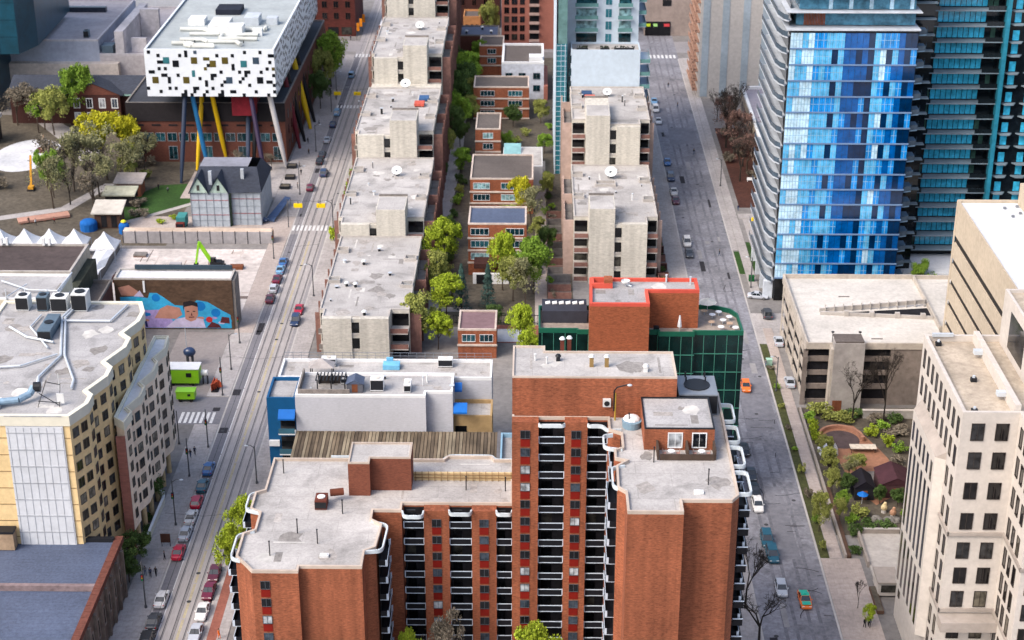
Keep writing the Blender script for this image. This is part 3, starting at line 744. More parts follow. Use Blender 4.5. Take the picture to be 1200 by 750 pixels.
for z in [32 - 3.4 * k for k in range(1, 9)]:
    for a, b in zip(gp[:7], gp[1:8]): m.beam((a[0], a[1] - .04, z), (b[0], b[1] - .04, z), .1, .14)
for k in range(18):
    x = 1.6 + k * 1.93; y = [q for q in gp[:8] if q[0] <= x + .01][-1][1]
    m.box(x - .05, x + .05, y - .08, y - .003, .2, 31.95)
for k in range(5): m.box(35.21, 35.28, 257.6 + k * 1.6, 257.7 + k * 1.6, .2, 31.95)
m.build('mullion', M('mullion_green', C(84, 160, 140, .6), var=.1), T)
T2 = T
red_pent = [(9.4, 258.4), (19.5, 258.4), (19.5, 262.8), (28.6, 262.8), (28.6, 268.6), (9.9, 268.6)]
# brick stair tower stands through the glass front
red_pent = [(9.3, 253.9), (19.2, 253.9), (19.2, 259.6), (27.8, 259.6), (27.8, 264.9), (9.6, 264.9)]
T = thing('brick_penthouse', 'bright orange brick penthouse with pink coping and recessed roof', 'penthouse', (18.5, 259, 0))
block(T, red_pent, 20, 38.4, brick_vivid, roof_grey, coping_red, .55, .5)
m = MB(); m.ring(rect(9.9, 13.4, 261.4, 264.3), rect(10.3, 13.0, 261.8, 263.9), 38.41, 39.3); m.build('inner_parapet', coping_red, T)
m = MB(); m.box(12.0, 13.4, 261.5, 263.4, 38.42, 39.9); m.build('hatch', brick_vivid, T)
o = thing('satellite_dish', 'white dish on the brick penthouse roof with pink coping', 'satellite dish', (15.6, 262.4, 38.4))
m = MB(); m.ball((15.6, 262.4, 39.4), .75, .75, .55, n=14, lo=-90, hi=10); m.build('dish', white_metal, o, smooth=True); m = MB(); m.cyl((15.6, 262.4, 38.41), (15.6, 262.4, 39), .08); m.cyl((15.6, 262.4, 38.9), (16.6, 261.9, 38.6), .15); m.build('stand', galv, o)
vent_pipe(22.6, 264.2, 38.4, 1.3, .14, 'white topped vent at the back edge of the orange penthouse', galv, None)
vent_pipe(26.6, 263.4, 38.4, 1.3, .14, 'white topped vent at the right corner of the orange penthouse', galv, None)
o = thing('closed_parasol', 'tall closed white parasol on the green building deck', 'parasol', (24.6, 258.2, 32.0)); m = MB(); m.cyl((24.6, 258.2, 32.02), (24.6, 258.2, 35.0), .05); m.build('pole', galv, o)
m = MB(); m.cyl((24.6, 258.2, 32.9), (24.6, 258.2, 34.9), .38, .12, n=9); m.build('canopy', white_paint, o)
roof_box('roof_unit', 'small black box on the green building roof deck', 'roof unit', 20.7, 257.9, 32.02, .9, .9, 1.0, dark_metal)
m = MB(); m.box(1.6, 9.2, 261.4, 266.6, 32.02, 34.2); o = m.build('plant_screen', M('screen_dark', C(66, 68, 80), var=.15), T2)
m = MB()
for k in range(6): m.cyl((2.2 + k * 1.15, 264.6, 34.22), (3.0 + k * 1.15, 264.6, 34.4), .35, n=8)
m.build('duct', white_metal, T2)
rs = random.Random(8)
for k, (x, y) in enumerate(((29.4, 265.2), (30.6, 263.6), (31.8, 264.8), (30.2, 260.6), (32.2, 261.4), (33.4, 262.8), (33.2, 260.0), (31.6, 258.6), (34.0, 258.4))):
    w = ['by the brick penthouse corner', 'behind the white tables', 'at the rear edge', 'nearest the penthouse wall', 'in the middle of the cluster', 'by the curved edge', 'in front of the curved edge', 'close to the front rail', 'at the front right corner'][k]
    o = thing('deck_table', 'pale round deck table ' + w, 'table', (x, y, 32.01), 'tables on the green building deck')
    m = MB(); m.cyl((x, y, 32.72), (x, y, 32.8), .55, n=12); m.build('tabletop', white_paint if k % 3 else M('table_tan', C(206, 176, 150)), o); m = MB(); m.cyl((x, y, 32.01), (x, y, 32.72), .06); m.build('leg', galv, o)
o = thing('deck_parasol', 'open cream parasol over the deck behind the white tables', 'parasol', (30, 266.2, 32.01)); m = MB(); m.cyl((30, 266.2, 32.01), (30, 266.2, 34.4), .05); m.build('pole', galv, o)
m = MB(); m.cyl((30, 266.2, 33.9), (30, 266.2, 34.7), 1.6, .05, n=8); m.build('canopy', M('cream_cloth', C(226, 222, 212)), o)

# ------------------------------------------------------------------ stepped concrete apartment rows
terr_brown = M('terr_brown', C(152, 112, 102), var=.25, scale=1.2, big=.2)
terr_pink = M('terr_pink', C(198, 172, 160), var=.15)
pond_blue = M('pond_blue', C(124, 156, 184), var=.1, rough=.3)
def village(label, x0, x1, yf, yb, h, hl, hr, zs=0, inner=1, win_rows=3, boxtop=None):
    """one step of a row: blank gable in two halves with a window slot, side terraces, flat roof"""
    T = thing('apartment_block', label, 'apartment block', ((x0 + x1) / 2, (yf + yb) / 2, 0), 'stepped concrete apartment blocks')
    # the side with the terraces is +1 (east) or -1 (west); gable keeps clear of it
    gx0, gx1 = x0 + (3.4 if inner < 0 else 1.0), x1 - (3.9 if inner > 0 else 2.6)
    xm = (gx0 + gx1) / 2
    block(T, [(x0, yf + 5), (gx0 - .1, yf + 5), (gx0 - .1, yf + 1.2), (gx1 + .1, yf + 1.2), (gx1 + .1, yf + 5), (x1, yf + 5), (x1, yb), (x0, yb)], zs, h, cream_block, roof_pale, concrete, .3, .3)
    m = MB(); m.box(xm - .79, xm + .79, yf + .4, yf + 1.19, zs, min(hl, hr) + .1); m.build('slot_wall', cream_block, T)
    for a, b, t in ((gx0, xm - .8, hl), (xm + .8, gx1, hr)):
        m = MB(); m.box(a, b, yf, yf + 1.19, zs, t + .3); m.build('gable_wall', cream_block, T)
        if t > h + .4:
            m = MB(); m.box(a, b, yf + 1.191, yf + (9 if t - h > 3 else 15), h + .01, t + .29); m.build('roof_room', [cream_block, roof_pale], T)
            m = MB(); m.face([(a + .2, yf + .2, t + .305), (b - .2, yf + .2, t + .305), (b - .2, yf + 8.8, t + .305), (a + .2, yf + 8.8, t + .305)]); m.build('roof_room_cover', roof_pale, T)
            m = MB(); m.box(a, b, yf + (9.01 if t - h > 3 else 15.01), yf + (9.4 if t - h > 3 else 15.4), h + .01, t + .75); m.build('roof_room_parapet', concrete_dark, T)
    z = min(hl, hr) - 3.0
    while z > zs + .3:
        pane(T, (xm, yf + .4, z), 0, 1.5, 2.3, win_dark)
        m = MB(); m.box(xm - .78, xm + .78, yf + .25, yf + .399, z - .5, z - .1); m.build('sill', concrete, T)
        z -= 3.5
    # balconies stacked beside the gable, both sides
    z = h - 3.4
    while z > zs - .5:
        for a, b in ((x0 + .1, gx0 - .2), (gx1 + .2, x1 - .1)):
            m = MB(); m.box(a, b, yf + 1.0, yf + 4.99, z - .25, z); o = m.build('balcony', concrete, T)
            m = MB(); m.box(a, b, yf + 1.0, yf + 1.15, z + .01, z + 1.0); m.build('balustrade', terr_brown if b - a > 2 else concrete_dark, o)
            m = MB(); m.box(a + .1, b - .1, yf + 4.93, yf + 4.995, z + .02, z + 2.7); m.build('balcony_opening', win_dark, o)
        z -= 3.5
    # side terraces: brown party walls and slabs along the long sides
    for sgn, X in ((1, x1), (-1, x0)):
        dp = 2.3 if sgn == inner else 1.1; tp = terr_brown if inner > 0 else terr_pink
        y = yf + 6; i = 0
        while y < yb - 1:
            zt = h - 1.0
            m = MB(); a, b = (X + .003, X + dp) if sgn > 0 else (X - dp, X - .003)
            
            if i % 3 == 0: m.box(a, b, y - .15, y + .15, zs, zt)
            else: m.box(*((X + dp - .35, X + dp) if sgn > 0 else (X - dp, X - dp + .35)), y - .18, y + .18, zs, zt)
            m.build('party_wall' if i % 3 == 0 else 'terrace_column', tp, T)
            z = h - 3.4
            while z > zs + 1 and y + 5.8 < yb:
                m = MB(); s = .84 if sgn == inner else .8
                a2, b2 = (X + .004, X + dp * s) if sgn > 0 else (X - dp * s, X - .004)
                m.box(a2, b2, y + .21, y + 5.59, z - .2, z); q = m.build('terrace_slab', concrete_dark, T)
                m = MB()
                if sgn > 0: m.box(b2 - .15, b2, y + .21, y + 5.59, z + .01, z + .9)
                else: m.box(a2, a2 + .15, y + .21, y + 5.59, z + .01, z + .9)
                m.build('balustrade', tp, q)
                z -= 3.5
            if y + 5.8 < yb:
                m = MB(); a, b = (X + .002, X + .05) if sgn > 0 else (X - .05, X - .002)
                z = h - 3.3
                while z > zs:
                    m.box(a, b, y + .8, y + 4.8, z, z + 2.4); z -= 3.5
                m.build('window_strip', win_dark, T)
            y += 5.8; i += 1
    # blue roof-edge terraces
    for k, (fx, fy) in enumerate(((x1 - 1.4, .3), (x0 + 1.4, .35), (x1 - 1.6, .62), (x0 + 1.5, .72))):
        y = yf + (yb - yf) * fy + 4
        m = MB(); m.ring(rect(fx - 1.3, fx + 1.3, y - 1.1, y + 1.1), rect(fx - 1.1, fx + 1.1, y - .9, y + .9), h + .01, h + .75); m.build('roof_well', concrete, T)
        if k < 3:
            m = MB(); m.face([(fx - 1.1, y - .9, h + .03), (fx + 1.1, y - .9, h + .03), (fx + 1.1, y + .9, h + .03), (fx - 1.1, y + .9, h + .03)]); m.build('well_cover', pond_blue, T)
    return T
def roof_dish(x, y, z, label, s=1.0):
    o = thing('satellite_dish', label, 'satellite dish', (x, y, z), 'white dishes on the concrete roofs')
    m = MB(); m.cyl((x, y - .1 * s, z + 1.2 * s), (x, y - .9 * s, z + 2.0 * s), .3 * s, 1.75 * s, n=16, caps=False); m.ball((x, y - .1 * s, z + 1.2 * s), .35 * s, n=10); m.build('dish', white_metal, o, smooth=True)
    m = MB(); m.cyl((x, y - .95 * s, z + 2.05 * s), (x, y - .75 * s, z + 1.8 * s), 1.74 * s, .4 * s, n=16, caps=False); m.build('dish_face', white_metal, o)
    m = MB(); m.cyl((x, y, z), (x, y, z + 1.2 * s), .14 * s); m.box(x - .9 * s, x + .9 * s, y - .12, y + .12, z + .005, z + .2); m.box(x - .12, x + .12, y - .9 * s, y + .9 * s, z + .005, z + .19); m.build('stand', dark_metal, o)
def roof_mush(x, y, z, label):
    o = thing('roof_vent', label, 'roof vent', (x, y, z), 'small vents on the concrete roofs')
    m = MB(); m.cyl((x, y, z), (x, y, z + .8), .3, n=10); m.build('stack', dark_metal, o); m = MB(); m.cyl((x, y, z + .801), (x, y, z + 1.1), .6, .35, n=12); m.build('cap', white_metal, o)
village('nearest and lowest concrete block of the left row, stained flat roof', -43.6, -25.2, 311, 357, 10, 10, 10)
village('second concrete block of the left row, with a taller right gable', -44.6, -25.0, 357.1, 404.5, 12.6, 12.6, 16.2)
village('third concrete block of the left row, with a blue and red patch on its roof', -45.2, -25.4, 404.6, 448, 18.0, 18.3, 22.2)
village('fourth concrete block of the left row, tall right gable before the round street bend', -45.2, -25.6, 454, 500, 24.5, 24.5, 28.1)
village('farthest concrete block of the left row at the top edge of the photo', -45.4, -26, 503, 546, 31, 31, 33)
m = MB()
m.box(-44.8, -25.6, 448.1, 453.9, 0, 17.6); o = m.build('connecting_block', [cream_block, roof_dark]); tag(o, 'low dark gravel roof strip between the third and fourth concrete blocks', 'building')
village('near concrete block of the right row, tall blank cream gable facing the camera', 9.2, 28.2, 354, 395, 14.2, 17.8, 14.2, inner=-1)
village('second concrete block of the right row, just before the glass condominium', 9.4, 28.6, 395.1, 428.5, 24.2, 26.6, 23.8, inner=-1)
roof_dish(-33.4, 392, 12.6, 'white dish behind the roof room of the second left block', .72)
roof_dish(-35.2, 449.8, 17.62, 'white dish on the dark gravel strip of the left row', .8)
roof_dish(-33.5, 487, 24.5, 'white dish on the roof of the fourth left block', .72)
roof_dish(18.6, 386.5, 14.2, 'large white dish on the near right block roof', .85)
roof_dish(18.8, 421, 24.2, 'white dish at the foot of the condominium wall', .65)
roof_mush(-36.8, 340.5, 10, 'white capped vent on the nearest left roof, rear one with black base'); roof_mush(-37.4, 328, 10, 'white capped vent in the middle of the nearest left roof'); roof_mush(-39.3, 328.4, 10, 'small white dome vent left of the middle vent')
roof_mush(-34.2, 313.5, 10, 'dark hatch vent near the gable of the nearest left roof'); roof_mush(-31.0, 369.5, 12.6, 'dark vent before the right gable room of the second left block')
for x, y, z, l, c in ((-29.4, 437, 18.0, 'blue tarpaulin bundle on the third left block', (70, 110, 160)), (-30.3, 432, 18.0, 'red tarpaulin bundle on the third left block', (214, 100, 84)), (13.6, 421, 24.2, 'dark blue tarpaulin bundle on the second right block', (60, 90, 130)), (14.3, 417.2, 24.2, 'red tarpaulin bundle on the second right block', (224, 120, 100))):
    o = thing('tarpaulin_bundle', l, 'tarpaulin', (x, y, z)); m = MB(); m.box(x - 1.3, x + 1.3, y - 1.6, y + 1.6, z + .3, z + .95); m.build('cover', M('tarp%d' % c[0], C(*c), var=.15), o)
    m = MB()
    for a in (-1, 1): m.box(x + a - .1, x + a + .1, y - 1.5, y + 1.5, z, z + .299)
    m.build('skid', wood, o)
for x0, x1, y, z in ((14.8, 19.6, 381.4, 14.2),):
    o = thing('roof_curb', 'long raised concrete curb across the near right block roof', 'roof curb', ((x0 + x1) / 2, y, z)); m = MB(); m.ring(rect(x0, x1, y - 1.6, y + 1.2), rect(x0 + .25, x1 - .25, y - 1.35, y + .95), z + .005, z + .6); m.build('curb', concrete, o)

# ------------------------------------------------------------------ brick houses in the courtyard
def house(label, x0, x1, y0, y1, h, cols, floors=2, wallM=None, roofM=None, hip=False, fl=3.0, wf=None):
    T = thing('brick_house', label, 'house', ((x0 + x1) / 2, (y0 + y1) / 2, 0), 'brick houses in the courtyard')
    block(T, rect(x0, x1, y0, y1), 0, h, wallM or brick_orange, roofM or roof_dark, M('fascia', C(214, 198, 186)), .35, .4)
    for f in range(floors):
        z = h - fl * (f + 1) + .6
        if z < .3: break
        m = MB(); m.box(x0 - .15, x1 + .15, y0 - .25, y0 - .003, z - 1.0, z - .6); m.build('band', M('fascia', C(214, 198, 186)), T)
        for c in cols:
            window(T, (x0 + (x1 - x0) * c, y0, z), 0, 4.0 if x1 - x0 > 11 else 2.6, 1.5, white_paint, win_teal, 3 if x1 - x0 > 11 else 2)
    return T
house('small brick house with mauve flat roof before the tall courtyard trees', -15.3, -7.4, 314.5, 324.3, 6.2, (.28, .74), 1, brick_orange, M('roof_mauve', C(146, 118, 122), var=.15))
house('three storey brick house with grey speckled roof in the middle of the courtyard', -14.8, -1.5, 359, 370.3, 12.3, (.2, .8), 3, None, roof_slate)
house('wide brick house behind the grey roofed one', -15.8, 0, 399, 418, 9.0, (.18, .62), 2)
house('narrow brick house beside the upper footpath', -15.8, -9, 438.8, 453.5, 9.2, (.5,), 3)
house('long low brick house before the white walled building', -17.6, -1.4, 477.4, 489, 9.6, (.25, .75), 3)
house('small brick house in the top courtyard with dark ground floor', -17.3, -9.6, 524, 536, 9.5, (.5,), 2)
T = thing('white_house', 'white walled flat roofed building before the pink brick tower', 'building', (-3.4, 510, 0))
block(T, rect(-9.8, 3, 498, 520), 0, 11, M('white_wall', C(214, 220, 232)), roof_dark, white_paint, .6, .7)
for z in (6.4, 2.6):
    for x in (-7.6, -3.6, .8): window(T, (x, 498, z), 0, 2.0, 1.8, grey_metal, win_teal, 1)
m = MB(); m.box(-1.5, 2.6, 500, 504, 11.01, 12.6); m.build('roof_room', white_paint, T)
m = MB(); m.box(3.01, 4.2, 497, 520, 0, 4.4); m.build('side_wall', brick_pink, T)
T = thing('grey_roofed_building', 'low building with blue grey roof left of the pink brick tower', 'building', (-20, 548, 0)); block(T, rect(-26, -11.5, 536.5, 549), 0, 9.5, brick_brown, roof_slate, concrete_dark, .4, .4)
for x, y in ((-22, 540), (-17, 545), (-14, 540)): roof_mush(x, y, 9.5, 'white vent on the blue grey roof at x %d' % x if False else {-22: 'white vent at the left of the blue grey roof', -17: 'white vent at the rear of the blue grey roof', -14: 'white vent at the right of the blue grey roof'}[x])
T = thing('orange_house', 'small orange house with three dark windows at the top of the courtyard', 'house', (-21.3, 572, 0)); block(T, rect(-24.2, -18.4, 568, 578), 0, 7.5, M('orange_wall', C(206, 146, 96), var=.15), roof_dark)
for x in (-23, -21.3, -19.6): window(T, (x, 568, 3.6), 0, .8, 1.6, brick_dark, win_dark, 0)
T = thing('dark_brick_house', 'dark brick building at the top edge of the courtyard', 'house', (-21, 595, 0)); block(T, rect(-28, -12, 584, 606), 0, 14, brick_dark, roof_dark)
for x in (-25, -21, -17): window(T, (x, 584, 8), 0, 1.4, 2, brick_brown, win_dark, 1)
T = thing('courtyard_shed', 'pale cream roofed shed behind the long low brick house', 'shed', (-14.6, 500, 0)); block(T, rect(-19, -11.5, 499, 506), 0, 4.2, M('cream_shed', C(224, 210, 176)), roof_dark)
for k in range(6): window(T, (-18.2 + k * 1.2, 499, 1.2), 0, .7, 1.6, brick_brown, win_dark, 0)
T = thing('brick_high_rise', 'pink brick high rise with balcony columns at the top of the photo', 'apartment building', (-2, 566, 0))
block(T, rect(-10.9, 6.9, 556, 575), 0, 44, brick_pink, roof_dark)
for k in range(8):
    for x in (-9.2, -6.6, -4.0): window(T, (x, 556, 3.2 + 3.0 * k), 0, 1.5 if x != -6.6 else 1.8, 1.9, brick_brown, win_dark, 1)
    m = MB(); m.box(-1.6, 1.6, 555.93, 555.997, 3 + 3 * k, 5.4 + 3 * k); m.build('balcony_opening', dark_room, T)
    m = MB(); m.box(-1.7, 1.7, 554.7, 555.9, 2.7 + 3 * k, 2.9 + 3 * k); m.box(-1.7, 1.7, 554.65, 554.75, 2.91 + 3 * k, 3.7 + 3 * k); m.build('balcony', M('balc_pink', C(200, 170, 160)), T)
# courtyard walls, patios, fences
for k, (x0, x1, y) in enumerate(((-25, -23.9, 336), (-25, -23.9, 342), (-25, -23.9, 348), (-25, -23.9, 354), (-25, -23.9, 360), (-25, -23.9, 366), (-25, -23.9, 372), (-25, -23.9, 378))):
    pass
def patio_fence(x0, x1, y0, y1, h, label, mat, grp):
    o = thing('patio_fence', label, 'fence', ((x0 + x1) / 2, (y0 + y1) / 2, 0), grp); m = MB(); m.box(x0, x1, y0, y0 + .12, .01, h); m.build('side_panel', mat, o); m = MB(); m.box(x0, x1, y1 - .12, y1, .01, h); m.build('side_panel', mat, o); m = MB(); xx = x1 if 'left row' in label else x0; m.box(xx - .06, xx + .06, y0 + .121, y1 - .121, .01, h); m.build('front_panel', mat, o)
    m = MB(); m.face([(x0, y0 + .13, .02), (x1, y0 + .13, .02), (x1, y1 - .13, .02), (x0, y1 - .13, .02)]); m.build('patio_paving', concrete_dark if 'right' in label else brick_dark, o)
ordn = ['first', 'second', 'third', 'fourth', 'fifth', 'sixth', 'seventh', 'eighth', 'ninth', 'tenth', 'eleventh', 'twelfth', 'thirteenth']
for k in range(13):
    y = 322 + k * 6.0
    patio_fence(-26.5 + 1.8, -23.9, y, y + 5.2, 1.7, 'brown patio fence below the left row, %s from the nearest end' % ordn[k], brick_dark, 'patios of the left concrete row')
for k in range(10):
    y = 345 + k * 5.2
    patio_fence(3.4, 8.6, y, y + 4.6, 1.7, 'grey brown patio fence below the right row, %s from the nearest end' % ordn[k], terr_brown if k % 3 == 0 else concrete_dark, 'patios of the right concrete row')
for k in range(9):
    y = 352 + k * 5.4
    patio_fence(28.6, 31.0, y, y + 4.8, 1.6, 'garden wall between the right row and the right street pavement, %s from the near end' % ordn[k], brick_dark if k % 2 else terr_brown, 'front gardens beside the right street')
o = thing('steel_fence', 'dark steel fence along the courtyard terrace', 'fence', (-7, 331.4, 0)); m = MB()
for k in range(36): m.box(-17 + k * .6, -16.92 + k * .6, 331.36, 331.44, .01, 2.2)
for z in (.3, 2.1): m.box(-17.1, 4.4, 331.35, 331.45, z, z + .1)
m.build('railing', dark_metal, o)
T = thing('glass_awning', 'pale glass canopy with white frames beside the terrace', 'canopy', (3.6, 326, 0)); m = MB()
for x in (2, 5.2):
    for y in (322, 330): m.box(x - .1, x + .1, y - .1, y + .1, .01, 4)
m.build('post', white_metal, T); m = MB(); m.face([(1.8, 321.6, 4.02), (5.5, 321.6, 4.02), (5.5, 330.4, 5), (1.8, 330.4, 5)]); m.build('panel', M('pale_glass', C(214, 224, 226), rough=.2), T)
m = MB()
for k in range(4): m.box(1.75, 5.55, 321.55 + k * 2.9, 321.7 + k * 2.9, 4.05 + k * .33, 4.2 + k * .33)
m.build('frame', galv, T)
T = thing('conservatory', 'teal roofed glass court with white frames below the condominium', 'conservatory', (-3.2, 430, 0)); m = MB(); m.box(-8.2, 2.4, 421, 440, 0, 4.0); m.build('wall', white_paint, T)
m = MB(); m.face([(-8, 432, 4.02), (-3.4, 432, 4.02), (-3.4, 439, 5.4), (-8, 439, 5.4)]); m.face([(-8, 423, 4.02), (-4, 423, 4.02), (-4, 430, 4.9), (-8, 430, 4.9)]); m.build('glass_roof', M('teal_glass', C(150, 200, 204), rough=.2, var=.15), T)
m = MB(); m.face([(-3, 422, 4.02), (2.2, 422, 4.02), (2.2, 439.6, 4.02), (-3, 439.6, 4.02)]); m.build('terrace', roof_pale, T)
m = MB(); m.box(-8.2, 2.4, 420.4, 420.98, 0, 5.2); m.build('parapet', white_paint, T)

# ------------------------------------------------------------------ glass condominium behind the right row
condo_white = M('condo_white', C(206, 222, 236), var=.07, big=.06)
condo_teal = M('condo_teal', C(60, 140, 158, .7), var=.2, scale=.6, rough=.12, spec=.5)
T = thing('glass_condominium', 'white and teal glass condominium with stepped terraces behind the right row', 'apartment building', (17, 445, 0))
block(T, rect(9.6, 27.6, 429, 437), 0, 33.6, condo_white, roof_pale, condo_white, .5, .3, 'podium_wall', 'terrace', 'podium_parapet')
block(T, rect(8.6, 27.4, 437.02, 470), 0, 68, condo_white, roof_pale, condo_white)
m = MB(); m.box(5.8, 8.58, 429.5, 470, 0, 35.5); m.build('corner_glass', condo_teal, T)
m = MB(); m.box(6.2, 8.58, 429.6, 469.5, 35.51, 66); m.build('upper_corner_glass', M('condo_green', C(120, 160, 160, .7), var=.25, scale=.6, rough=.15), T)
m = MB()
for k in range(26): m.box(5.74, 8.5, 429.42, 429.49, 1 + k * 1.36, 1.1 + k * 1.36)
m.box(5.5, 5.78, 429.3, 470, 0, 50); m.box(8.05, 8.2, 429.38, 429.49, 0, 35.5); m.box(7.0, 7.08, 429.4, 429.49, 0, 35.5); m.build('mullion', condo_white, T)
for f in range(8):
    z = 33.9 + f * 3.3
    for x0, x1 in ((11, 16.4), (22.2, 25.4)):
        m = MB(); m.box(x0, x1, 436.95, 437.015, z + .1, z + 2.5); m.build('window_band', win_teal, T)
        if f:
            m = MB(); m.box(x0 - .3, x1 + .3, 435.4, 436.99, z - .2, z); o = m.build('balcony', condo_white, T)
            m = MB(); m.box(x0 - .3, x1 + .3, 435.36, 435.42, z + .01, z + 1.0); m.build('railing', M('condo_rail', C(120, 170, 170, .7), rough=.15), o)
    window(T, (19.5, 437.015, z + .2), 0, 1.6, 2.2, condo_white, condo_teal, 1)
for f in range(9):
    z = 3.4 + f * 3.4
    for x0, x1 in ((27.62, 30.2),):
        m = MB(); m.box(x0, x1, 429.4, 440, z - .2, z); o = m.build('balcony', condo_white, T)
        m = MB(); m.box(x0, x1, 429.3, 429.39, z, z + 1); m.box(x1 + .01, x1 + .06, 429.3, 440, z, z + 1); m.build('railing', MATS['condo_rail'], o)
    pane(T, (9.1 - .35 + .6, 428.99, z), 0, .7, 2, win_teal)
for f in range(14):
    z = 38 + f * 3.3
    m = MB(); m.box(27.42, 29.4, 438, 466, z - .2, z); o = m.build('balcony', condo_white, T); m = MB(); m.box(29.41, 29.46, 438, 466, z, z + 1); m.box(27.42, 29.4, 437.9, 437.99, z, z + 1); m.build('railing', MATS['condo_rail'], o)
for k, (x, w) in enumerate(((12.5, 3.0), (18.4, 2.4), (23.4, 5.2))):
    o = thing('planter_box', 'dark planter box with shrubs on the condominium terrace, %s' % ['left', 'middle', 'right and longest'][k], 'planter', (x, 429.9, 33.62)); m = MB(); m.box(x - w / 2, x + w / 2, 429.5, 430.2, 33.62, 34.4); m.build('box', dark_metal, o)
    m = MB(); r3 = random.Random(k)
    for q in range(30):
        a = x + r3.uniform(-w / 2, w / 2); m.ball((a, 429.85 + r3.uniform(-.2, .2), 34.5 + r3.random() * .4), .16, n=5, k=3)
    m.build('shrub', M('shrub_dark', C(60, 70, 50, .6), var=.3), o)
# ------------------------------------------------------------------ hotel with the zigzag front
beige = M('beige', C(226, 198, 148, .95), var=.12, scale=1.0, big=.08)
beige_b = M('beige_b', C(206, 182, 140, .9), var=.15, scale=1.0, big=.1)
cream_trim = M('cream_trim', C(232, 228, 210), var=.06, big=.06)
hotel_white = M('hotel_white', C(216, 220, 226), var=.08, big=.06)
brick_mauve = M('brick_mauve', C(168, 112, 100), var=.2, stretch=(1, 1, 4))
pink_wall = M('pink_wall', C(232, 212, 190, 1.0), var=.12)
T = thing('hotel', 'beige hotel with zigzag window bays and a cluttered flat roof', 'hotel', (-78, 245, 0))
hp = [(-92, 226), (-70.0, 226), (-68.2, 230.2), (-68.2, 233.2), (-69.4, 234.6), (-67.4, 239.8), (-67.4, 243), (-69.0, 245), (-66.9, 250.6), (-66.9, 254), (-68.6, 256), (-66.9, 261), (-66.9, 265), (-68.2, 269), (-92, 269)]
block(T, hp, 0, 31.9, beige, roof_grey, cream_trim, .3, .5)
def fascia(poly, z0, z1):
    p = ccw(poly); m = MB(); m.ring(inset(p, -.22), inset(p, -.004), z0, z1); m.build('fascia', cream_trim, T)
fascia(hp, 30.5, 32.2)
m = MB(); m.box(-79.7, -71.0, 225.78, 225.997, 9, 30.4); m.build('white_panel', hotel_white, T)
m = MB()
for k in range(9): m.box(-79.7, -71.0, 225.70, 225.779, 9 + k * 2.9 - .06, 9 + k * 2.9 + .06)
for k in range(8): m.box(-79.4 + k * 1.17, -79.34 + k * 1.17, 225.73, 225.779, 9.1, 30.2)
m.build('panel_joint', M('joint', C(180, 184, 190)), T)
m = MB()
for k in range(9): m.box(-92, -79.75, 225.93, 225.996, 8 + k * 2.9, 8.08 + k * 2.9); m.box(-70.95, -70.05, 225.93, 225.996, 8 + k * 2.9, 8.08 + k * 2.9)
m.build('wall_joint', M('joint_tan', C(150, 120, 80)), T)
win_hotel = glass_mat('win_hotel', C(34, 38, 42), C(76, 82, 86), C(150, 144, 130), (.5, .78))
frame_hotel = M('frame_hotel', C(104, 98, 88), var=.1)
def bay(ax, ay, bx, by, ztop, n, mat=win_hotel, w=1.3):
    """windows up one face of the zigzag from a to b"""
    d = Vector((bx - ax, by - ay)); rz = math.atan2(d.y, d.x)
    for k in range(n):
        z = ztop - 2.55 - 2.9 * k
        for t in ((.27, .73) if d.length > 4.4 else (.5,)):
            window(T, (ax + d.x * t, ay + d.y * t, z), rz, w if d.length > 2 else .9, 1.5, frame_hotel, mat, 1, .07)
for i in (1, 4, 7, 10): bay(*hp[i], *hp[i + 1], 30.6, 9)
for i in (2, 5, 8, 11): bay(*hp[i], *hp[i + 1], 30.6, 9)
# lower street-side wing
ap = [(-69.4, 241), (-67.4, 238.6), (-64.2, 239.4), (-63.6, 242.8), (-65.2, 244.6), (-63.4, 249.2), (-63.3, 253), (-64.8, 254.6), (-63.2, 259), (-63.0, 268), (-69, 271)]
ap = [(-66.85, 240.2), (-65.2, 238.6), (-64.8, 242), (-66.0, 243.6), (-64.6, 247.8), (-64.6, 251.2), (-65.8, 252.8), (-64.4, 257), (-64.4, 260.6), (-65.4, 262.4), (-64.2, 266.4), (-64.6, 271), (-66.85, 271)]
block(T, ap, 4.4, 24.2, pink_wall, roof_white, cream_trim, .3, .25, 'wing_wall', 'wing_roof', 'wing_parapet')
fascia(ap, 23.2, 24.7)
m = MB(); m.box(-66.6, -65.15, 238.2, 238.58, 0, 22.0); m.build('brick_strip', brick_mauve, T)
for i in (3, 6, 9): bay(*ap[i], *ap[i + 1], 23.2, 6)
for i in (1, 4, 7, 10): bay(*ap[i], *ap[i + 1], 23.2, 6, w=1.0)
for y in (241, 246, 251, 256, 261, 266): m = MB(); m.cyl((-65.3, y, 0.01), (-65.3, y, 4.39), .45, n=10); m.build('arcade_column', beige_b, T)
m = MB(); m.box(-66.84, -66.8, 241, 270, .02, 4.38); m.build('arcade_glass', win_dark, T)
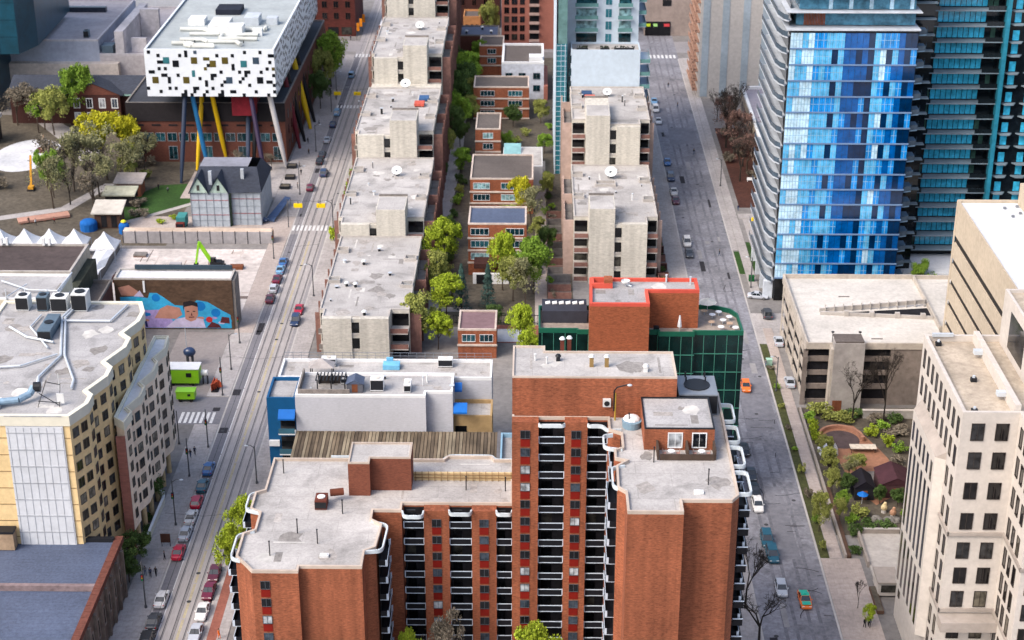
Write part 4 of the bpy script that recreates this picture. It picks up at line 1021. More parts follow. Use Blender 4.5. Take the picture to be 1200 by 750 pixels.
# roof plant of the hotel
o = thing('roof_pipework', 'grey pipes and ducts running across the hotel roof', 'pipework', (-76, 245, 31)); m = MB()
m.tube([(-79.5, 266, 31.4), (-80.2, 262, 31.4), (-76.5, 247, 31.4), (-78, 239, 31.4), (-77, 234, 31.4)], .24)
m.tube([(-79.0, 266, 31.4), (-79.6, 262, 31.4), (-75.9, 247, 31.4), (-72.2, 238, 31.4), (-71.8, 235, 31.4)], .2)
m.tube([(-88, 242, 31.4), (-82, 243, 31.4), (-77.2, 247.4, 31.4)], .18); m.tube([(-88, 258, 31.4), (-84, 254, 31.4), (-79, 252, 31.4)], .2)
m.tube([(-84, 263, 31.4), (-84.5, 258, 31.4), (-79.4, 249.8, 31.4)], .16); m.tube([(-79.6, 260.6, 31.4), (-71.6, 260.6, 31.4), (-70.2, 267.4, 31.4)], .22); m.build('pipe', galv, o)
def air_unit(name, label, x, y, z, sx, sy, h, mat, grp='air handling units on the hotel roof'):
    return roof_box(name, label, 'air handling unit', x, y, z, sx, sy, h, mat, None, grp)
slate_unit = M('slate_unit', C(110, 130, 146), var=.12, metal=.2, rough=.5)
air_unit('air_handling_unit', 'long slate grey air handler in the middle of the hotel roof', -80.9, 256.8, 31.02, 2.2, 7.0, 1.8, slate_unit)
air_unit('air_handling_unit', 'white air handler at the far left corner of the hotel roof', -87.9, 266.5, 31.02, 2.2, 2.4, 2.6, white_metal)
air_unit('air_handling_unit', 'blue grey cabinet left of the two white units on the hotel roof', -84.4, 266.4, 31.02, 1.8, 2.4, 2.7, slate_unit)
air_unit('air_handling_unit', 'white unit with dark base, left of the large white one on the hotel roof', -81.4, 266, 31.02, 2.8, 2.4, 2.7, white_metal)
air_unit('air_handling_unit', 'large white unit nearest the mural side of the hotel roof', -78.0, 266.6, 31.02, 2.6, 3, 3.2, white_metal)
o = thing('bent_duct', 'bent pale blue duct with dark mouth at the front of the hotel roof', 'duct', (-78.6, 230.6, 31.0)); m = MB(); duct_b = M('duct_blue', C(150, 178, 200), metal=.2, rough=.5)
m.tube([(-81.5, 229.2, 31.9), (-78.6, 230.0, 31.9), (-77.2, 231.4, 32.2), (-76.8, 232.4, 32.9)], .55, 10); m.build('duct', duct_b, o); m = MB(); m.cyl((-76.8, 232.4, 32.9), (-75.8, 232.5, 32.9), .8, n=10); m.build('mouth', dark_metal, o)
m = MB(); m.box(-83.8, -81.2, 228.2, 230.2, 31.02, 32.2); m.build('cabinet', white_metal, o)
o = thing('antenna_frame', 'dark antenna frame with white panel on the hotel roof corner', 'antenna', (-73, 230.6, 31)); m = MB()
for a, b in (((-75.5, 229.2, 31.01), (-74.8, 232.6, 34.0)), ((-72.2, 229.4, 31.01), (-72.6, 232.2, 33.6)), ((-75.4, 229.4, 32), (-72.2, 229.6, 31.6)), ((-74.9, 232.4, 33.8), (-72.6, 232.2, 33.4)), ((-75.3, 230, 33), (-72.3, 229.6, 31.2))): m.beam(a, b, .09, .09)
m.build('frame', dark_metal, o); m = MB(); m.box(-72.7, -71.6, 230, 230.1, 31.3, 33); m.build('panel', white_metal, o); m = MB(); m.cyl((-73.2, 233.6, 31.01), (-73.2, 233.6, 34.6), .06); m.build('mast', white_metal, o)
for o in list(COL.objects):
    if o.parent is None and abs(o.location.z - 31.01) < .02: o.location.z += .9
# ------------------------------------------------------------------ stone building with dark roof in the near corner
T = thing('slate_roof_building', 'old stone building with dark blue grey roof and brown coping', 'building', (-78, 208, 0))
stone = M('stone_brown', C(136, 122, 112), var=.35, scale=1.0, big=.3, bs=.4, stretch=(1, 1, .35))
coping_brown = M('coping_brown', C(128, 78, 66), var=.25, scale=1.5)
m = MB(); m.prism(ccw([(-95, 180), (-64.4, 180), (-64.4, 227.2), (-95, 227.2)]), 0, 9, skip='tb'); m.build('wall', stone, T)
m = MB(); m.face([(-95, 180, 9.0), (-65.4, 180, 9.0), (-65.4, 213.6, 9.0), (-95, 213.6, 9.0)]); m.face([(-95, 214.4, 9.6), (-65.4, 214.4, 9.6), (-65.4, 227, 9.6), (-95, 227, 9.6)]); m.build('roof', roof_slate, T)
m = MB(); m.box(-95, -65.41, 213.62, 214.38, 9, 9.9); m.build('roof_step', M('step_pink', C(150, 132, 134), var=.3), T)
m = MB()
y = 180
while y < 227: m.box(-65.4, -64.2, y, y + 1.42, 9.01, 9.95); y += 1.5
m.build('coping', coping_brown, T)
m = MB(); m.box(-95, -65.41, 226.5, 227.2, 9.61, 10.3); m.build('parapet', dark_metal, T)
for k in range(9):
    y = 196 + k * 3.5; window(T, (-64.4, y, 3.2), rad(90), 1.3, 3.0, M('stone_light', C(170, 160, 150), var=.2), win_dark, 1, .12)
    m = MB(); m.box(-64.39, -63.9, y + 1.4, y + 2.0, 0.15, 8.6); m.build('pilaster', stone, T)
T = thing('stone_stub', 'stepped tan stone parapet wall where the hotel meets the dark roof', 'wall', (-83, 228, 0)); m = MB(); m.box(-84.6, -80.2, 223.9, 225.6, 9.7, 12.6); m.box(-90, -84.62, 223.8, 225.6, 9.7, 11.0); m.build('wall', M('stone_tan', C(190, 164, 136), var=.2), T)
m = MB(); m.box(-84.7, -80.1, 223.8, 225.7, 12.61, 13.0); m.build('coping', dark_metal, T)
# ------------------------------------------------------------------ mural building, its neighbours and the building site
T = thing('mural_building', 'brown rendered building with a bright blue and purple mural of a man', 'building', (-76, 331, 0))
mud = M('mud_wall', C(100, 78, 62), var=.3, scale=.8, big=.25, bs=.15, stretch=(1, 1, 2.2))
block(T, rect(-88.5, -63.6, 328, 333.6), 0, 11.4, mud, roof_white, concrete, .35, .4)
m = MB(); m.box(-85, -64.2, 332.8, 333.4, 11.8, 12.7); m.build('steel_beam', M('beam_slate', C(66, 84, 98), var=.1), T)
m = MB(); m.box(-63.58, -63.0, 328.2, 333.4, 0, 11.2); m.build('end_pier', concrete_dark, T)
m = MB(); m.box(-82.4, -82.0, 327.8, 327.99, 8.6, 11.2); m.build('downpipe', white_paint, T)
def mur(pts, mat, dy): 
    m = MB(); m.face([(x, 327.99 - dy, z) for x, z in pts]); m.build('mural_shape', mat, T)
mb = M('mural_blue', C(60, 176, 226), var=.15, scale=1.5); mdb = M('mural_deep', C(20, 130, 210), var=.1); mp_ = M('mural_violet', C(176, 156, 212), var=.2, scale=1.2); msk = M('mural_skin', C(196, 142, 124), var=.12); mdk = M('mural_hair', C(44, 38, 42)); mrd = M('mural_red', C(206, 50, 50)); mmr = M('mural_maroon', C(110, 50, 56), var=.3); mlp = M('mural_lilac', C(206, 196, 226), var=.15)
mur([(-87.5, 0.3), (-64.2, .3), (-64.3, 3.4), (-66, 4.4), (-69, 6.4), (-71.2, 6.8), (-73, 5.4), (-76, 5.6), (-78, 7.2), (-79.6, 8.4), (-81.2, 8.4), (-81.6, 7.2), (-84, 7.6), (-87.5, 7.4)], mb, .006)
rm_ = random.Random(14)
for k in range(16):
    x, z, r = -86.6 + rm_.random() * 21.6, .9 + rm_.random() * 2.6, .4 + rm_.random() * .9; mur([(x + r * 1.3 * math.cos(q * 1.05 + k), z + max(-.6, r * .6 * math.sin(q * 1.05 + k))) for q in range(6)], [mp_, mlp, msk, mdb, mb, mp_][k % 6], .0135 + k * .0002)
mur([(-87.4, .35), (-76.4, .35), (-76.8, 2.2), (-79, 4.6), (-82, 4.4), (-85, 5.0), (-87.4, 4.2)], mp_, .012)
mur([(-80.6, 2.6), (-79.2, 4.8), (-77.6, 5.6), (-75, 5.0), (-74.6, 3.4), (-76, 2.4)], msk, .018); mur([(-87.2, 7.8), (-83.4, 7.6), (-83.6, 8.8), (-85.4, 10.2), (-87.8, 9.6)], msk, .012); mur([(-84.6, 7.6), (-82.4, 7.5), (-83.2, 9.0)], mlp, .02)
mur([(-78.4, .4), (-69.8, .4), (-70.2, 2.4), (-73.2, 3.0), (-76, 2.4)], mlp, .024)
mur([(-74.0, 2.4), (-72.9, 1.8), (-71.8, 2.2), (-71.2, 3.4), (-71.2, 5.4), (-72.4, 6.0), (-74.0, 5.4)], msk, .03)
mur([(-74.3, 4.2), (-74.0, 5.2), (-72.4, 5.6), (-71.1, 5.2), (-71.2, 6.2), (-72.6, 6.7), (-74.2, 6.3)], mdk, .036)
for x in (-73.3, -72.0): mur([(x - .3, 4.1), (x + .3, 4.1), (x + .3, 4.3), (x - .3, 4.3)], mdk, .042)
mur([(-73.2, 2.7), (-72.0, 2.8), (-72.1, 3.0), (-73.2, 2.95)], mmr, .042); mur([(-72.8, 3.2), (-72.4, 3.2), (-72.55, 4.0)], mmr, .042)
def mdisc(cx, cz, r, mat, dy): mur([(cx + r * math.cos(k * .524), cz + r * math.sin(k * .524)) for k in range(12)], mat, dy)
mdisc(-70.6, 5.4, 1.1, mdb, .02); mdisc(-67.4, 3.9, 1.0, mdb, .02); mdisc(-79.9, 7.3, .9, mdb, .02); mdisc(-83.5, 6.4, .8, M('mural_aqua', C(30, 190, 210)), .02); mdisc(-68.9, 2.3, .7, mrd, .03)
mur([(-69.6, .4), (-66.4, .4), (-66.9, 1.2), (-68.4, 1.8)], mmr, .03); mur([(-66.6, 1.6), (-64.6, 1.4), (-64.6, 2.8), (-66.2, 3.0)], mmr, .03)
for k in range(5): mur([(-87 + k * 1.1, .5), (-86.5 + k * 1.1, .5), (-86.7 + k * 1.1, 1.9), (-87.2 + k * 1.1, 2.0)], M('mural_navy', C(40, 44, 110)), .03)
T = thing('cream_building', 'cream painted building with pipes on its side behind the hotel roof', 'building', (-98, 285, 0))
cream_w = M('cream_w', C(220, 212, 190), var=.1)
block(T, [(-112, 279), (-86.2, 279), (-86.2, 290.6), (-112, 290.6)], 0, 28, cream_w, roof_grey, white_paint, .35, .4)
m = MB()
for x in (-95, -91.5, -87.4): m.cyl((x, 278.85, 18), (x, 278.85, 30.2), .12, n=6)
m.tube([(-98, 286.5, 28.6), (-92, 282.4, 28.6), (-86.6, 282, 28.6), (-86.1, 290.6, 28.6)], .16)
m.tube([(-95, 278.9, 27), (-95, 279.4, 28.6), (-93, 285, 28.6)], .12); m.build('pipe', galv, T)
for k, z in enumerate((24, 20, 16)):
    for y in (281.5, 284.5, 287.5): window(T, (-86.2, y, z), rad(90), 1.1, 1.8, white_paint, win_dark, 0)
T = thing('dark_roof_hall', 'wide low hall with dark brown gravel roof before the white tents', 'building', (-110, 325, 0))
block(T, rect(-125, -94.4, 318, 333.4), 0, 17, M('hall_cream', C(200, 188, 170)), M('roof_brown', C(96, 84, 82), var=.2), concrete, .4, .5)
m = MB(); m.box(-94.38, -92.6, 312, 331, 0, 15); m.build('side_wing', M('wing_green', C(70, 74, 62), var=.3), T)
m = MB()
for x in (-113, -104): m.box(x, x + .5, 332.2, 332.8, 17.41, 19); m.box(x + 1.2, x + 1.7, 332.2, 332.8, 17.41, 19)
m.build('chimney', white_paint, T)
T = thing('old_brick_shed', 'narrow dark brick building between the cream building and the mural wall', 'building', (-90.5, 305, 0)); block(T, rect(-93, -88.8, 296, 327.6), 0, 11, M('shed_red', C(110, 72, 64), var=.3), roof_dark, concrete_dark)
# white marquee tents
def tent(i, x, y, w, label):
    o = thing('marquee_tent', label, 'tent', (x, y, 0), 'white marquee tents'); c = [(x - w / 2, y - w / 2), (x + w / 2, y - w / 2), (x + w / 2, y + w / 2), (x - w / 2, y + w / 2)]
    m = MB(); n = 6
    for k in range(4):
        a, b = Vector((*c[k], 2.6)), Vector((*c[(k + 1) % 4], 2.6)); t = Vector((x, y, 6.0)); prev = (a, b)
        for q in range(1, n + 1):
            f = q / n; s = f - .10 * math.sin(math.pi * f)
            na = Vector((a.x + (t.x - a.x) * f, a.y + (t.y - a.y) * f, a.z + (t.z - a.z) * s)); nb = Vector((b.x + (t.x - b.x) * f, b.y + (t.y - b.y) * f, b.z + (t.z - b.z) * s))
            m.face([prev[0], prev[1], nb, na]); prev = (na, nb)
    m.build('roof', roof_white, o)
    m = MB()
    for p in c: m.cyl((p[0], p[1], 0.01), (p[0], p[1], 2.6), .07, n=6)
    m.build('pole', galv, o); m = MB(); m.ring(ccw(c), inset(ccw(c), .05), 2.2, 2.59); m.build('valance', roof_white, o)
for i, l in enumerate(('leftmost at the photo edge', 'second from the left', 'third from the left', 'fourth, before the blue shelter', 'rightmost, beside the grey hoarding')): tent(i, -126.2 + i * 5.9 if i < 4 else -101.0, 371.8 if i < 4 else 370, 6.0, 'white pointed marquee tent, ' + l)
T = thing('white_canopy_strip', 'sagging white plastic sheeting down the edge of the building site', 'sheeting', (-99, 352, 0)); m = MB(); rs = random.Random(4); g_ = [[(-102.5 + 1.4 * i + (.6 * j / 6), 340 + j * 4.2, 3.6 + rs.uniform(-.5, .5) - abs(i - 1.5) * .5) for i in range(4)] for j in range(7)]
for j in range(6):
    for i in range(3): m.face([g_[j][i], g_[j][i + 1], g_[j + 1][i + 1], g_[j + 1][i]])
m.build('sheet', roof_white, T); m = MB()
for j in (0, 3, 6):
    for i in (0, 3): p = g_[j][i]; m.cyl((p[0], p[1], .01), (p[0], p[1], p[2]), .06)
m.build('post', galv, T)
T = thing('site_hoarding', 'grey panel hoarding along the far edge of the building site', 'fence', (-80, 378, 0)); m = MB()
for k in range(12): m.box(-98.5 + k * 3.0, -95.6 + k * 3.0, 377.6, 377.75, .01, 3.0)
m.build('panel', M('hoard', C(176, 172, 174), var=.15, scale=.6), T); m = MB()
for k in range(13): m.box(-98.6 + k * 3.0, -98.48 + k * 3.0, 377.5, 377.85, .01, 3.2)
m.build('post', dark_metal, T); m = MB(); m.box(-98.6, -62.6, 377.9, 380.6, .01, 2.9); m.build('scaffold_deck', M('deck_tan', C(214, 192, 172), var=.15), T)
T = thing('retaining_wall', 'stained concrete retaining wall on the left edge of the building site', 'wall', (-98.9, 354, 0)); m = MB(); m.box(-99.3, -98.6, 334, 374, .01, 2.6); m.build('wall', concrete_dark, T)
# lime green excavator arm
lime = M('lime', C(150, 220, 30), var=.06, rough=.4, spec=.5)
T = thing('excavator', 'lime green excavator with raised folded arm on the building site', 'excavator', (-73.5, 362, .011))
m = MB()
for a in (-.95, .95):
    m.box(-75, -71.4, 362 + a - .3, 362 + a + .3, .12, .75)
m.build('track', black_rubber, T); m = MB(); m.box(-74.6, -72.2, 361.0, 363.0, .8, 1.9); m.box(-72.2, -71.6, 361.1, 362.9, .9, 1.7); m.build('body', dark_metal, T)
m = MB(); m.box(-74.5, -73.3, 361.1, 362, 1.91, 2.9); m.build('cab', win_dark, T)
m = MB(); m.beam((-74.3, 361.8, 1.6), (-76.9, 361.4, 6.6), .5, .9); m.build('boom', lime, T); m = MB(); m.beam((-76.9, 361.4, 6.9), (-77.9, 361.2, 1.6), .45, .7); m.build('stick', lime, T); m = MB(); m.box(-78.4, -77.4, 360.7, 361.7, .5, 1.6); m.build('bucket', dark_metal, T)
# ------------------------------------------------------------------ scaffolded old house
T = thing('wrapped_house', 'old gabled house wrapped in pale scaffold sheeting with dark slate roof', 'house', (-75, 399, 0))
wrap = M('wrap', C(184, 194, 204), var=.15, scale=.9, big=.1)
m = MB(); m.prism(ccw([(-84, 389), (-74.6, 389), (-74.6, 390.2), (-67, 390.2), (-67, 408), (-84, 408)]), 0, 8.8, skip='tb'); m.build('sheeting', wrap, T)
m = MB()
for z in (3.0, 6.8): m.box(-84.05, -74.6, 388.93, 388.99, z, z + .16); m.box(-74.5, -66.95, 390.1, 390.19, z, z + .16)
m.build('red_band', M('band_red', C(176, 110, 116)), T)
m = MB()
for k in range(6): m.cyl((-83.9 + k * 1.85, 388.9, .01), (-83.9 + k * 1.85, 388.9, 9), .05, n=5)
for k in range(5): m.cyl((-74 + k * 1.75, 390.05, .01), (-74 + k * 1.75, 390.05, 9), .05, n=5)
for z in (1.6, 5, 8.4): m.box(-84, -74.6, 388.86, 388.9, z, z + .06); m.box(-74.5, -67, 390, 390.05, z, z + .06)
m.build('scaffold', grey_metal, T)
m = MB(); m.box(-74.62, -74.2, 389.2, 390.18, 0, 8.6); m.build('gap', M('gap_green', C(60, 80, 62)), T)
slate = M('slate', C(70, 76, 90), var=.25, scale=1.2, stretch=(1, 1, 3))
m = MB()
m.face([(-84.4, 388.6, 8.7), (-66.6, 389.8, 8.7), (-68.4, 396, 13.2), (-82.6, 396, 13.2)]); m.face([(-66.6, 389.8, 8.7), (-66.6, 408.4, 8.7), (-68.4, 403, 13.2), (-68.4, 396, 13.2)])
m.face([(-66.6, 408.4, 8.7), (-84.4, 408.4, 8.7), (-82.6, 403, 13.2), (-68.4, 403, 13.2)]); m.face([(-84.4, 408.4, 8.7), (-84.4, 388.6, 8.7), (-82.6, 396, 13.2), (-82.6, 403, 13.2)]); m.build('roof', slate, T)
m = MB(); m.face([(-82.6, 396, 13.25), (-70.6, 396, 13.25), (-70.6, 403, 13.25), (-82.6, 403, 13.25)]); m.build('roof_deck', M('deck_lead', C(150, 152, 164), var=.12), T)
for x in (-81.9, -77.0):
    m = MB(); w = 2.3
    m.face([(x - w, 388.9, 8.8), (x + w, 388.9, 8.8), (x, 388.9, 12.6)]); g2 = m.build('gable', M('gable_green', C(178, 200, 190)), T)
    m = MB(); m.face([(x - w - .3, 388.5, 8.5), (x, 388.5, 13.0), (x, 395, 13.0), (x - w - .3, 393, 8.9)]); m.face([(x + w + .3, 388.5, 8.5), (x + w + .3, 393, 8.9), (x, 395, 13.0), (x, 388.5, 13.0)]); m.build('gable_roof', slate, T)
    m = MB(); m.box(x - .35, x + .35, 388.83, 388.89, 9.4, 10.8); m.build('gable_window', win_dark, g2)
for x, y in ((-79.2, 391.4), (-71.6, 393.2)):
    m = MB(); m.box(x - .4, x + .4, y - .4, y + .4, 9, 13.6); m.build('chimney', M('chim', C(196, 204, 212)), T)
# ------------------------------------------------------------------ box on coloured legs over the brick school
T = thing('tabletop_building', 'white box building with scattered black pixel windows on tall slanting coloured legs', 'building', (-85, 470, 0))
shell = M('shell', C(228, 234, 240, .85), var=.05, big=.04, rough=.5)
X0, X1, Y0, Y1, Z0, Z1 = -102.1, -68.0, 431, 523, 20.6, 33.0
m = MB(); m.prism(rect(X0, X1, Y0, Y1), Z0, Z1, skip='t'); m.build('shell', shell, T)
m = MB(); m.face([(X0 + .5, Y0 + .5, Z1 - .3), (X1 - .5, Y0 + .5, Z1 - .3), (X1 - .5, Y1 - .5, Z1 - .3), (X0 + .5, Y1 - .5, Z1 - .3)]); m.build('roof', M('roof_sage', C(178, 186, 188), var=.08), T)
m = MB(); m.ring(rect(X0, X1, Y0, Y1), rect(X0 + .5, X1 - .5, Y0 + .5, Y1 - .5), Z1, Z1 + .35); m.build('parapet', shell, T)
# pixel windows: front face in a 40 x 14 grid, east and west faces longer
rs = random.Random(21); PB = [M('px_black', C(22, 26, 34), var=.1, rough=.3), M('px_teal', C(60, 130, 140), rough=.3), M('px_olive', C(104, 92, 40), rough=.3), M('px_slate', C(70, 90, 110), rough=.3)]
cw = (X1 - X0) / 42; ch = (Z1 - Z0) / 14
used = set(); mf = MB(); npx = 0
def px(i, j, a, b, mat):
    global npx
    npx += 1; t = MB() if npx <= 90 else mf
    t.box(X0 + i * cw, X0 + (i + a) * cw, Y0 - .06, Y0 - .003, Z0 + j * ch, Z0 + (j + b) * ch, mat)
    if t is not mf: t.build('pixel_window', PB, T)
    for p in range(-1, a + 1):
        for q in range(-1, b + 1): used.add((i + p, j + q))
for i, j, mat in ((2, 4, 2), (6, 10, 1), (9, 9, 0), (12, 4, 2), (15, 10, 2), (21, 9, 2), (25, 10, 2), (31, 9, 1), (35, 10, 3), (26, 4, 3), (36, 4, 0)):
    px(i, j, 2, 2, mat)
for k in range(170):
    i, j = rs.randint(0, 41), rs.randint(0, 13)
    if (i, j) in used: continue
    mat = 0 if rs.random() < .9 else rs.choice([1, 2, 3]); r = rs.random()
    a, b = (1, 1) if r < .72 else ((2, 1) if r < .88 else (1, 2))
    if i + a > 42 or j + b > 14: a = b = 1
    px(i, j, a, b, mat)
    if rs.random() < .25 and i < 40 and j < 12: px(i + 1, j + 1, 1, 1, 0)
kind(mf.build('pixel_windows', PB, T), 'stuff')
mf = MB(); n = int((Y1 - Y0) / cw); used = set()
for k in range(900):
    i, j = rs.randint(0, n - 1), rs.randint(0, 13)
    if (i, j) in used: continue
    for p in (-1, 0, 1):
        for q in (-1, 0, 1): used.add((i + p, j + q))
    mf.box(X1 + .003, X1 + .06, Y0 + i * cw, Y0 + (i + 1) * cw, Z0 + j * ch, Z0 + (j + 1) * ch, 0 if rs.random() < .9 else rs.choice([1, 3]))
kind(mf.build('pixel_windows', PB, T), 'stuff')
def leg(a, b, col, r=.62):
    m = MB(); m.cyl((b[0], b[1], .01), (b[0] * .7 + a[0] * .3, b[1] * .7 + a[1] * .3, Z0 * .3), r * .55, r, n=12, caps=False); m.cyl((b[0] * .7 + a[0] * .3, b[1] * .7 + a[1] * .3, Z0 * .3), (a[0], a[1], Z0 - .01), r, r, n=12); m.build('leg', col, T)
lc = lambda n, c: M('leg_' + n, C(*c, .7), var=.06, big=0, rough=.45)
leg((-92.6, 433.0), (-92.9, 420.6), lc('navy', (38, 56, 84)))
leg((-89.2, 440.0), (-90.6, 431.0), lc('yellow', (240, 196, 24))); leg((-86.2, 436.0), (-83.6, 437.6), lc('yellow', (240, 196, 24)))
leg((-91.0, 434), (-87.6, 431.4), lc('sky', (50, 140, 200)))
leg((-77.2, 442), (-77.0, 432.0), lc('slate', (70, 84, 110))); leg((-74.6, 440), (-75.8, 434), lc('black', (34, 34, 40))); leg((-75.2, 433), (-70.6, 421.5), lc('violet', (58, 40, 78)))
leg((-70.4, 434), (-66.9, 433.8), lc('white', (224, 220, 220)), .7)
leg((-69.6, 456), (-65.2, 449.6), lc('maroon', (130, 34, 50)), .7); leg((-69.4, 459), (-64.6, 455.8), lc('black', (34, 34, 40)), .7)
leg((-69.6, 474), (-64.4, 467.5), lc('yellow', (240, 196, 24)), .8); leg((-69.2, 478), (-64.0, 474), lc('black', (34, 34, 40)), .7)
m = MB(); m.prism(rect(-80.6, -74.4, 434, 442), 14.4, Z0 - .01, skip='t'); m.build('stair_pod', M('pod_red', C(130, 30, 44)), T)
# roof plant on the box
o = thing('roof_ductwork', 'tangle of white ducts and silver boxes on the roof of the white box building', 'ductwork', (-86, 455, 32.7)); m = MB(); zz = 33.3; d = .55
for pts in ([(-96, 437.5), (-91, 437.5), (-89.6, 435.4), (-84.5, 435.4)], [(-94.5, 441), (-88.4, 441), (-86.6, 439), (-79, 439), (-77.4, 436)], [(-96.5, 452), (-90, 452), (-88, 450)], [(-84, 447), (-84, 442), (-78, 442), (-74, 442)], [(-93, 447), (-85, 447)], [(-82, 452), (-73.4, 452), (-73.4, 455)], [(-80, 446.5), (-74.4, 446.5)], [(-92.2, 436), (-90, 434), (-84, 434)]):
    m.tube([(x, y, zz) for x, y in pts], d, 8)
m.build('duct', M('duct_cream', C(214, 216, 210), var=.06), o)
m = MB(); m.box(-88.4, -83.2, 449.4, 459, 32.71, 35.0); m.box(-83, -78.6, 446.2, 451, 32.71, 35.4); m.box(-76, -73.4, 446.8, 449, 32.71, 34.6); m.box(-95.5, -91, 458, 463, 32.71, 34.4); m.build('plant_box', white_metal, o)
m = MB(); m.box(-90, -83, 470, 477, 32.71, 34.2); m.build('plant_house', M('plant_navy', C(40, 46, 62)), o)
m = MB(); m.box(-80, -76, 458, 464, 32.71, 35); m.box(-74, -71, 459, 462, 32.71, 34.6); m.build('cooling_box', galv, o)
m = MB()
for k in range(7): m.box(-93 + k * 2.6, -92.8 + k * 2.6, 439.6, 440.0, 32.72, 33.4)
m.build('support', dark_metal, o)
T = thing('brick_school', 'red brick school building under the white box on legs', 'school', (-88, 480, 0))
block(T, [(-110, 438), (-67.2, 438), (-66.6, 528), (-110, 528)], 0, 16.4, brick_brown, M('roof_ink', C(70, 74, 84)), concrete_dark, .4, .4)
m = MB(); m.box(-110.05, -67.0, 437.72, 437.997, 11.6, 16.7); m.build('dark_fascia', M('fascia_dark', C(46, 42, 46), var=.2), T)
for z, n_, w, h in ((6.0, 13, 2.4, 2.2), (.8, 5, 2.2, 3.6)):
    for k in range(n_): window(T, (-107.6 + k * (38 / (n_ - 1)), 437.997, z), 0, w, h, M('frame_pale', C(170, 180, 190)), win_teal, 1)
m = MB()
for k in range(9): m.box(-108 + k * 4.6, -105.6 + k * 4.6, 437.92, 437.996, 10.2, 10.7)
m.build('slot_window', dark_room, T)
for k in range(16):
    for z in (2, 6.4, 10.8):
        pane(T, (-67.15 + k * .035, 444 + k * 5.3, z), rad(90), 1.4, 2.6, win_dark)
# ------------------------------------------------------------------ old manor, museum and far left
T = thing('manor_house', 'dark brick manor house with white sash windows and slate roof in the park', 'house', (-131, 478, 0))
m = MB(); m.prism(rect(-152, -109.8, 472, 486), 0, 9, skip='tb'); m.build('wall', brick_dark, T)
m = MB(); m.face([(-152.4, 471.4, 9), (-109.6, 471.4, 9), (-109.6, 479, 12.6), (-152.4, 479, 12.6)]); m.face([(-152.4, 479, 12.6), (-109.6, 479, 12.6), (-109.6, 486.6, 9), (-152.4, 486.6, 9)]); m.build('roof', slate, T)
m = MB(); m.prism(rect(-134.4, -119.4, 469.5, 471.99), 0, 9.4, skip='tb'); m.build('portico_wall', brick_dark, T)
m = MB(); m.face([(-134.8, 469.4, 9.4), (-119, 469.4, 9.4), (-126.9, 469.4, 12.6)]); g2 = m.build('pediment', brick_brown, T); m = MB(); m.face([(-135.2, 469, 9.2), (-126.9, 469, 13), (-126.9, 477, 13), (-135.2, 475, 9.2)]); m.face([(-118.6, 469, 9.2), (-118.6, 475, 9.2), (-126.9, 477, 13), (-126.9, 469, 13)]); m.build('pediment_roof', slate, T)
for z in (5.6, 1.4):
    for x in (-132, -128.3, -124.6, -121): window(T, (x, 469.5, z), 0, 1.5, 2.6, white_paint, win, 1, .2)
    for x in (-115.4, -112): window(T, (x, 472, z), 0, 1.4, 2.4, white_paint, win, 1, .2)
m = MB(); m.box(-152.5, -134.9, 471.2, 471.39, 8.6, 9.0); m.box(-118.9, -109.6, 471.2, 471.39, 8.6, 9); m.build('gutter', M('gutter_mint', C(150, 190, 180)), T)
T = thing('museum_building', 'long pale grey museum wing with stepped roofs behind the manor', 'museum', (-140, 520, 0))
mus = M('mus', C(182, 190, 208), var=.1, scale=.8)
block(T, rect(-160, -132, 500, 552), 0, 17.0, mus, M('roof_mus', C(186, 180, 184), var=.12), M('mus_par', C(206, 202, 206)), .6, .6)
m = MB(); m.box(-159.8, -126, 497.4, 499.98, 0, 10.8); m.build('front_band', M('mus_cream', C(226, 214, 204)), T)
block(T, rect(-131.98, -118, 500, 560), 0, 12.6, M('mus_b', C(200, 194, 196)), M('roof_mus', C(186, 180, 184)), M('mus_par', C(206, 202, 206)), .6, .6, 'side_wall', 'side_roof', 'side_parapet')
m = MB(); m.box(-127, -124.4, 500.3, 536, 12.6, 20); m.box(-124.3, -118.4, 524, 526, 12.62, 21); m.box(-123, -118.3, 504, 505, 12.62, 17); m.build('fin_wall', M('mus_par', C(206, 202, 206)), T)
m = MB(); m.box(-131.5, -128, 501, 505, 12.62, 15.4); m.build('plant_box', slate_unit, T)
m = MB(); m.box(-152, -138, 536, 538, 17.02, 18.6); m.build('roof_light', M('skylight_dark', C(60, 66, 80), rough=.2), T)
roof_box('roof_unit', 'small grey unit near the right edge of the museum roof', 'roof unit', -136.6, 505, 17.02, 1.6, 2, 2.2, slate_unit)
T = thing('stepped_white_block', 'white stepped rooftop blocks at the top left of the photo', 'building', (-130, 580, 0)); block(T, rect(-160, -110, 562, 590), 0, 19, roof_white, roof_white, white_paint); block(T, rect(-145, -128, 566, 580), 19.01, 22, white_paint, roof_white, white_paint, .4, .4, 'upper_wall', 'upper_roof', 'upper_parapet')
T = thing('blue_titanium_block', 'dark teal metal clad museum block at the top left corner', 'museum', (-165, 500, 0))
teal_clad = M('teal_clad', C(8, 84, 108, .7), var=.25, scale=.35, big=.25, bs=.1, rough=.35, metal=.2, spec=.5)
m = MB(); m.prism(ccw([(-205, 478), (-149.5, 478), (-146.6, 488), (-148, 530), (-205, 530)]), 19, 56, skip='t'); m.build('upper_block', teal_clad, T); m = MB(); m.prism(rect(-205, -159.2, 483, 530), 0, 18.99, skip='tb'); m.build('lower_block', teal_clad, T)
m = MB()
for z in (24, 29, 34, 39, 44): m.box(-205, -149.6, 477.93, 477.99, z, z + .12)
for x in (-155, -162, -169): m.box(x, x + .1, 477.92, 477.99, 19.1, 55)
m.build('seam', M('seam', C(6, 60, 80, .7)), T)
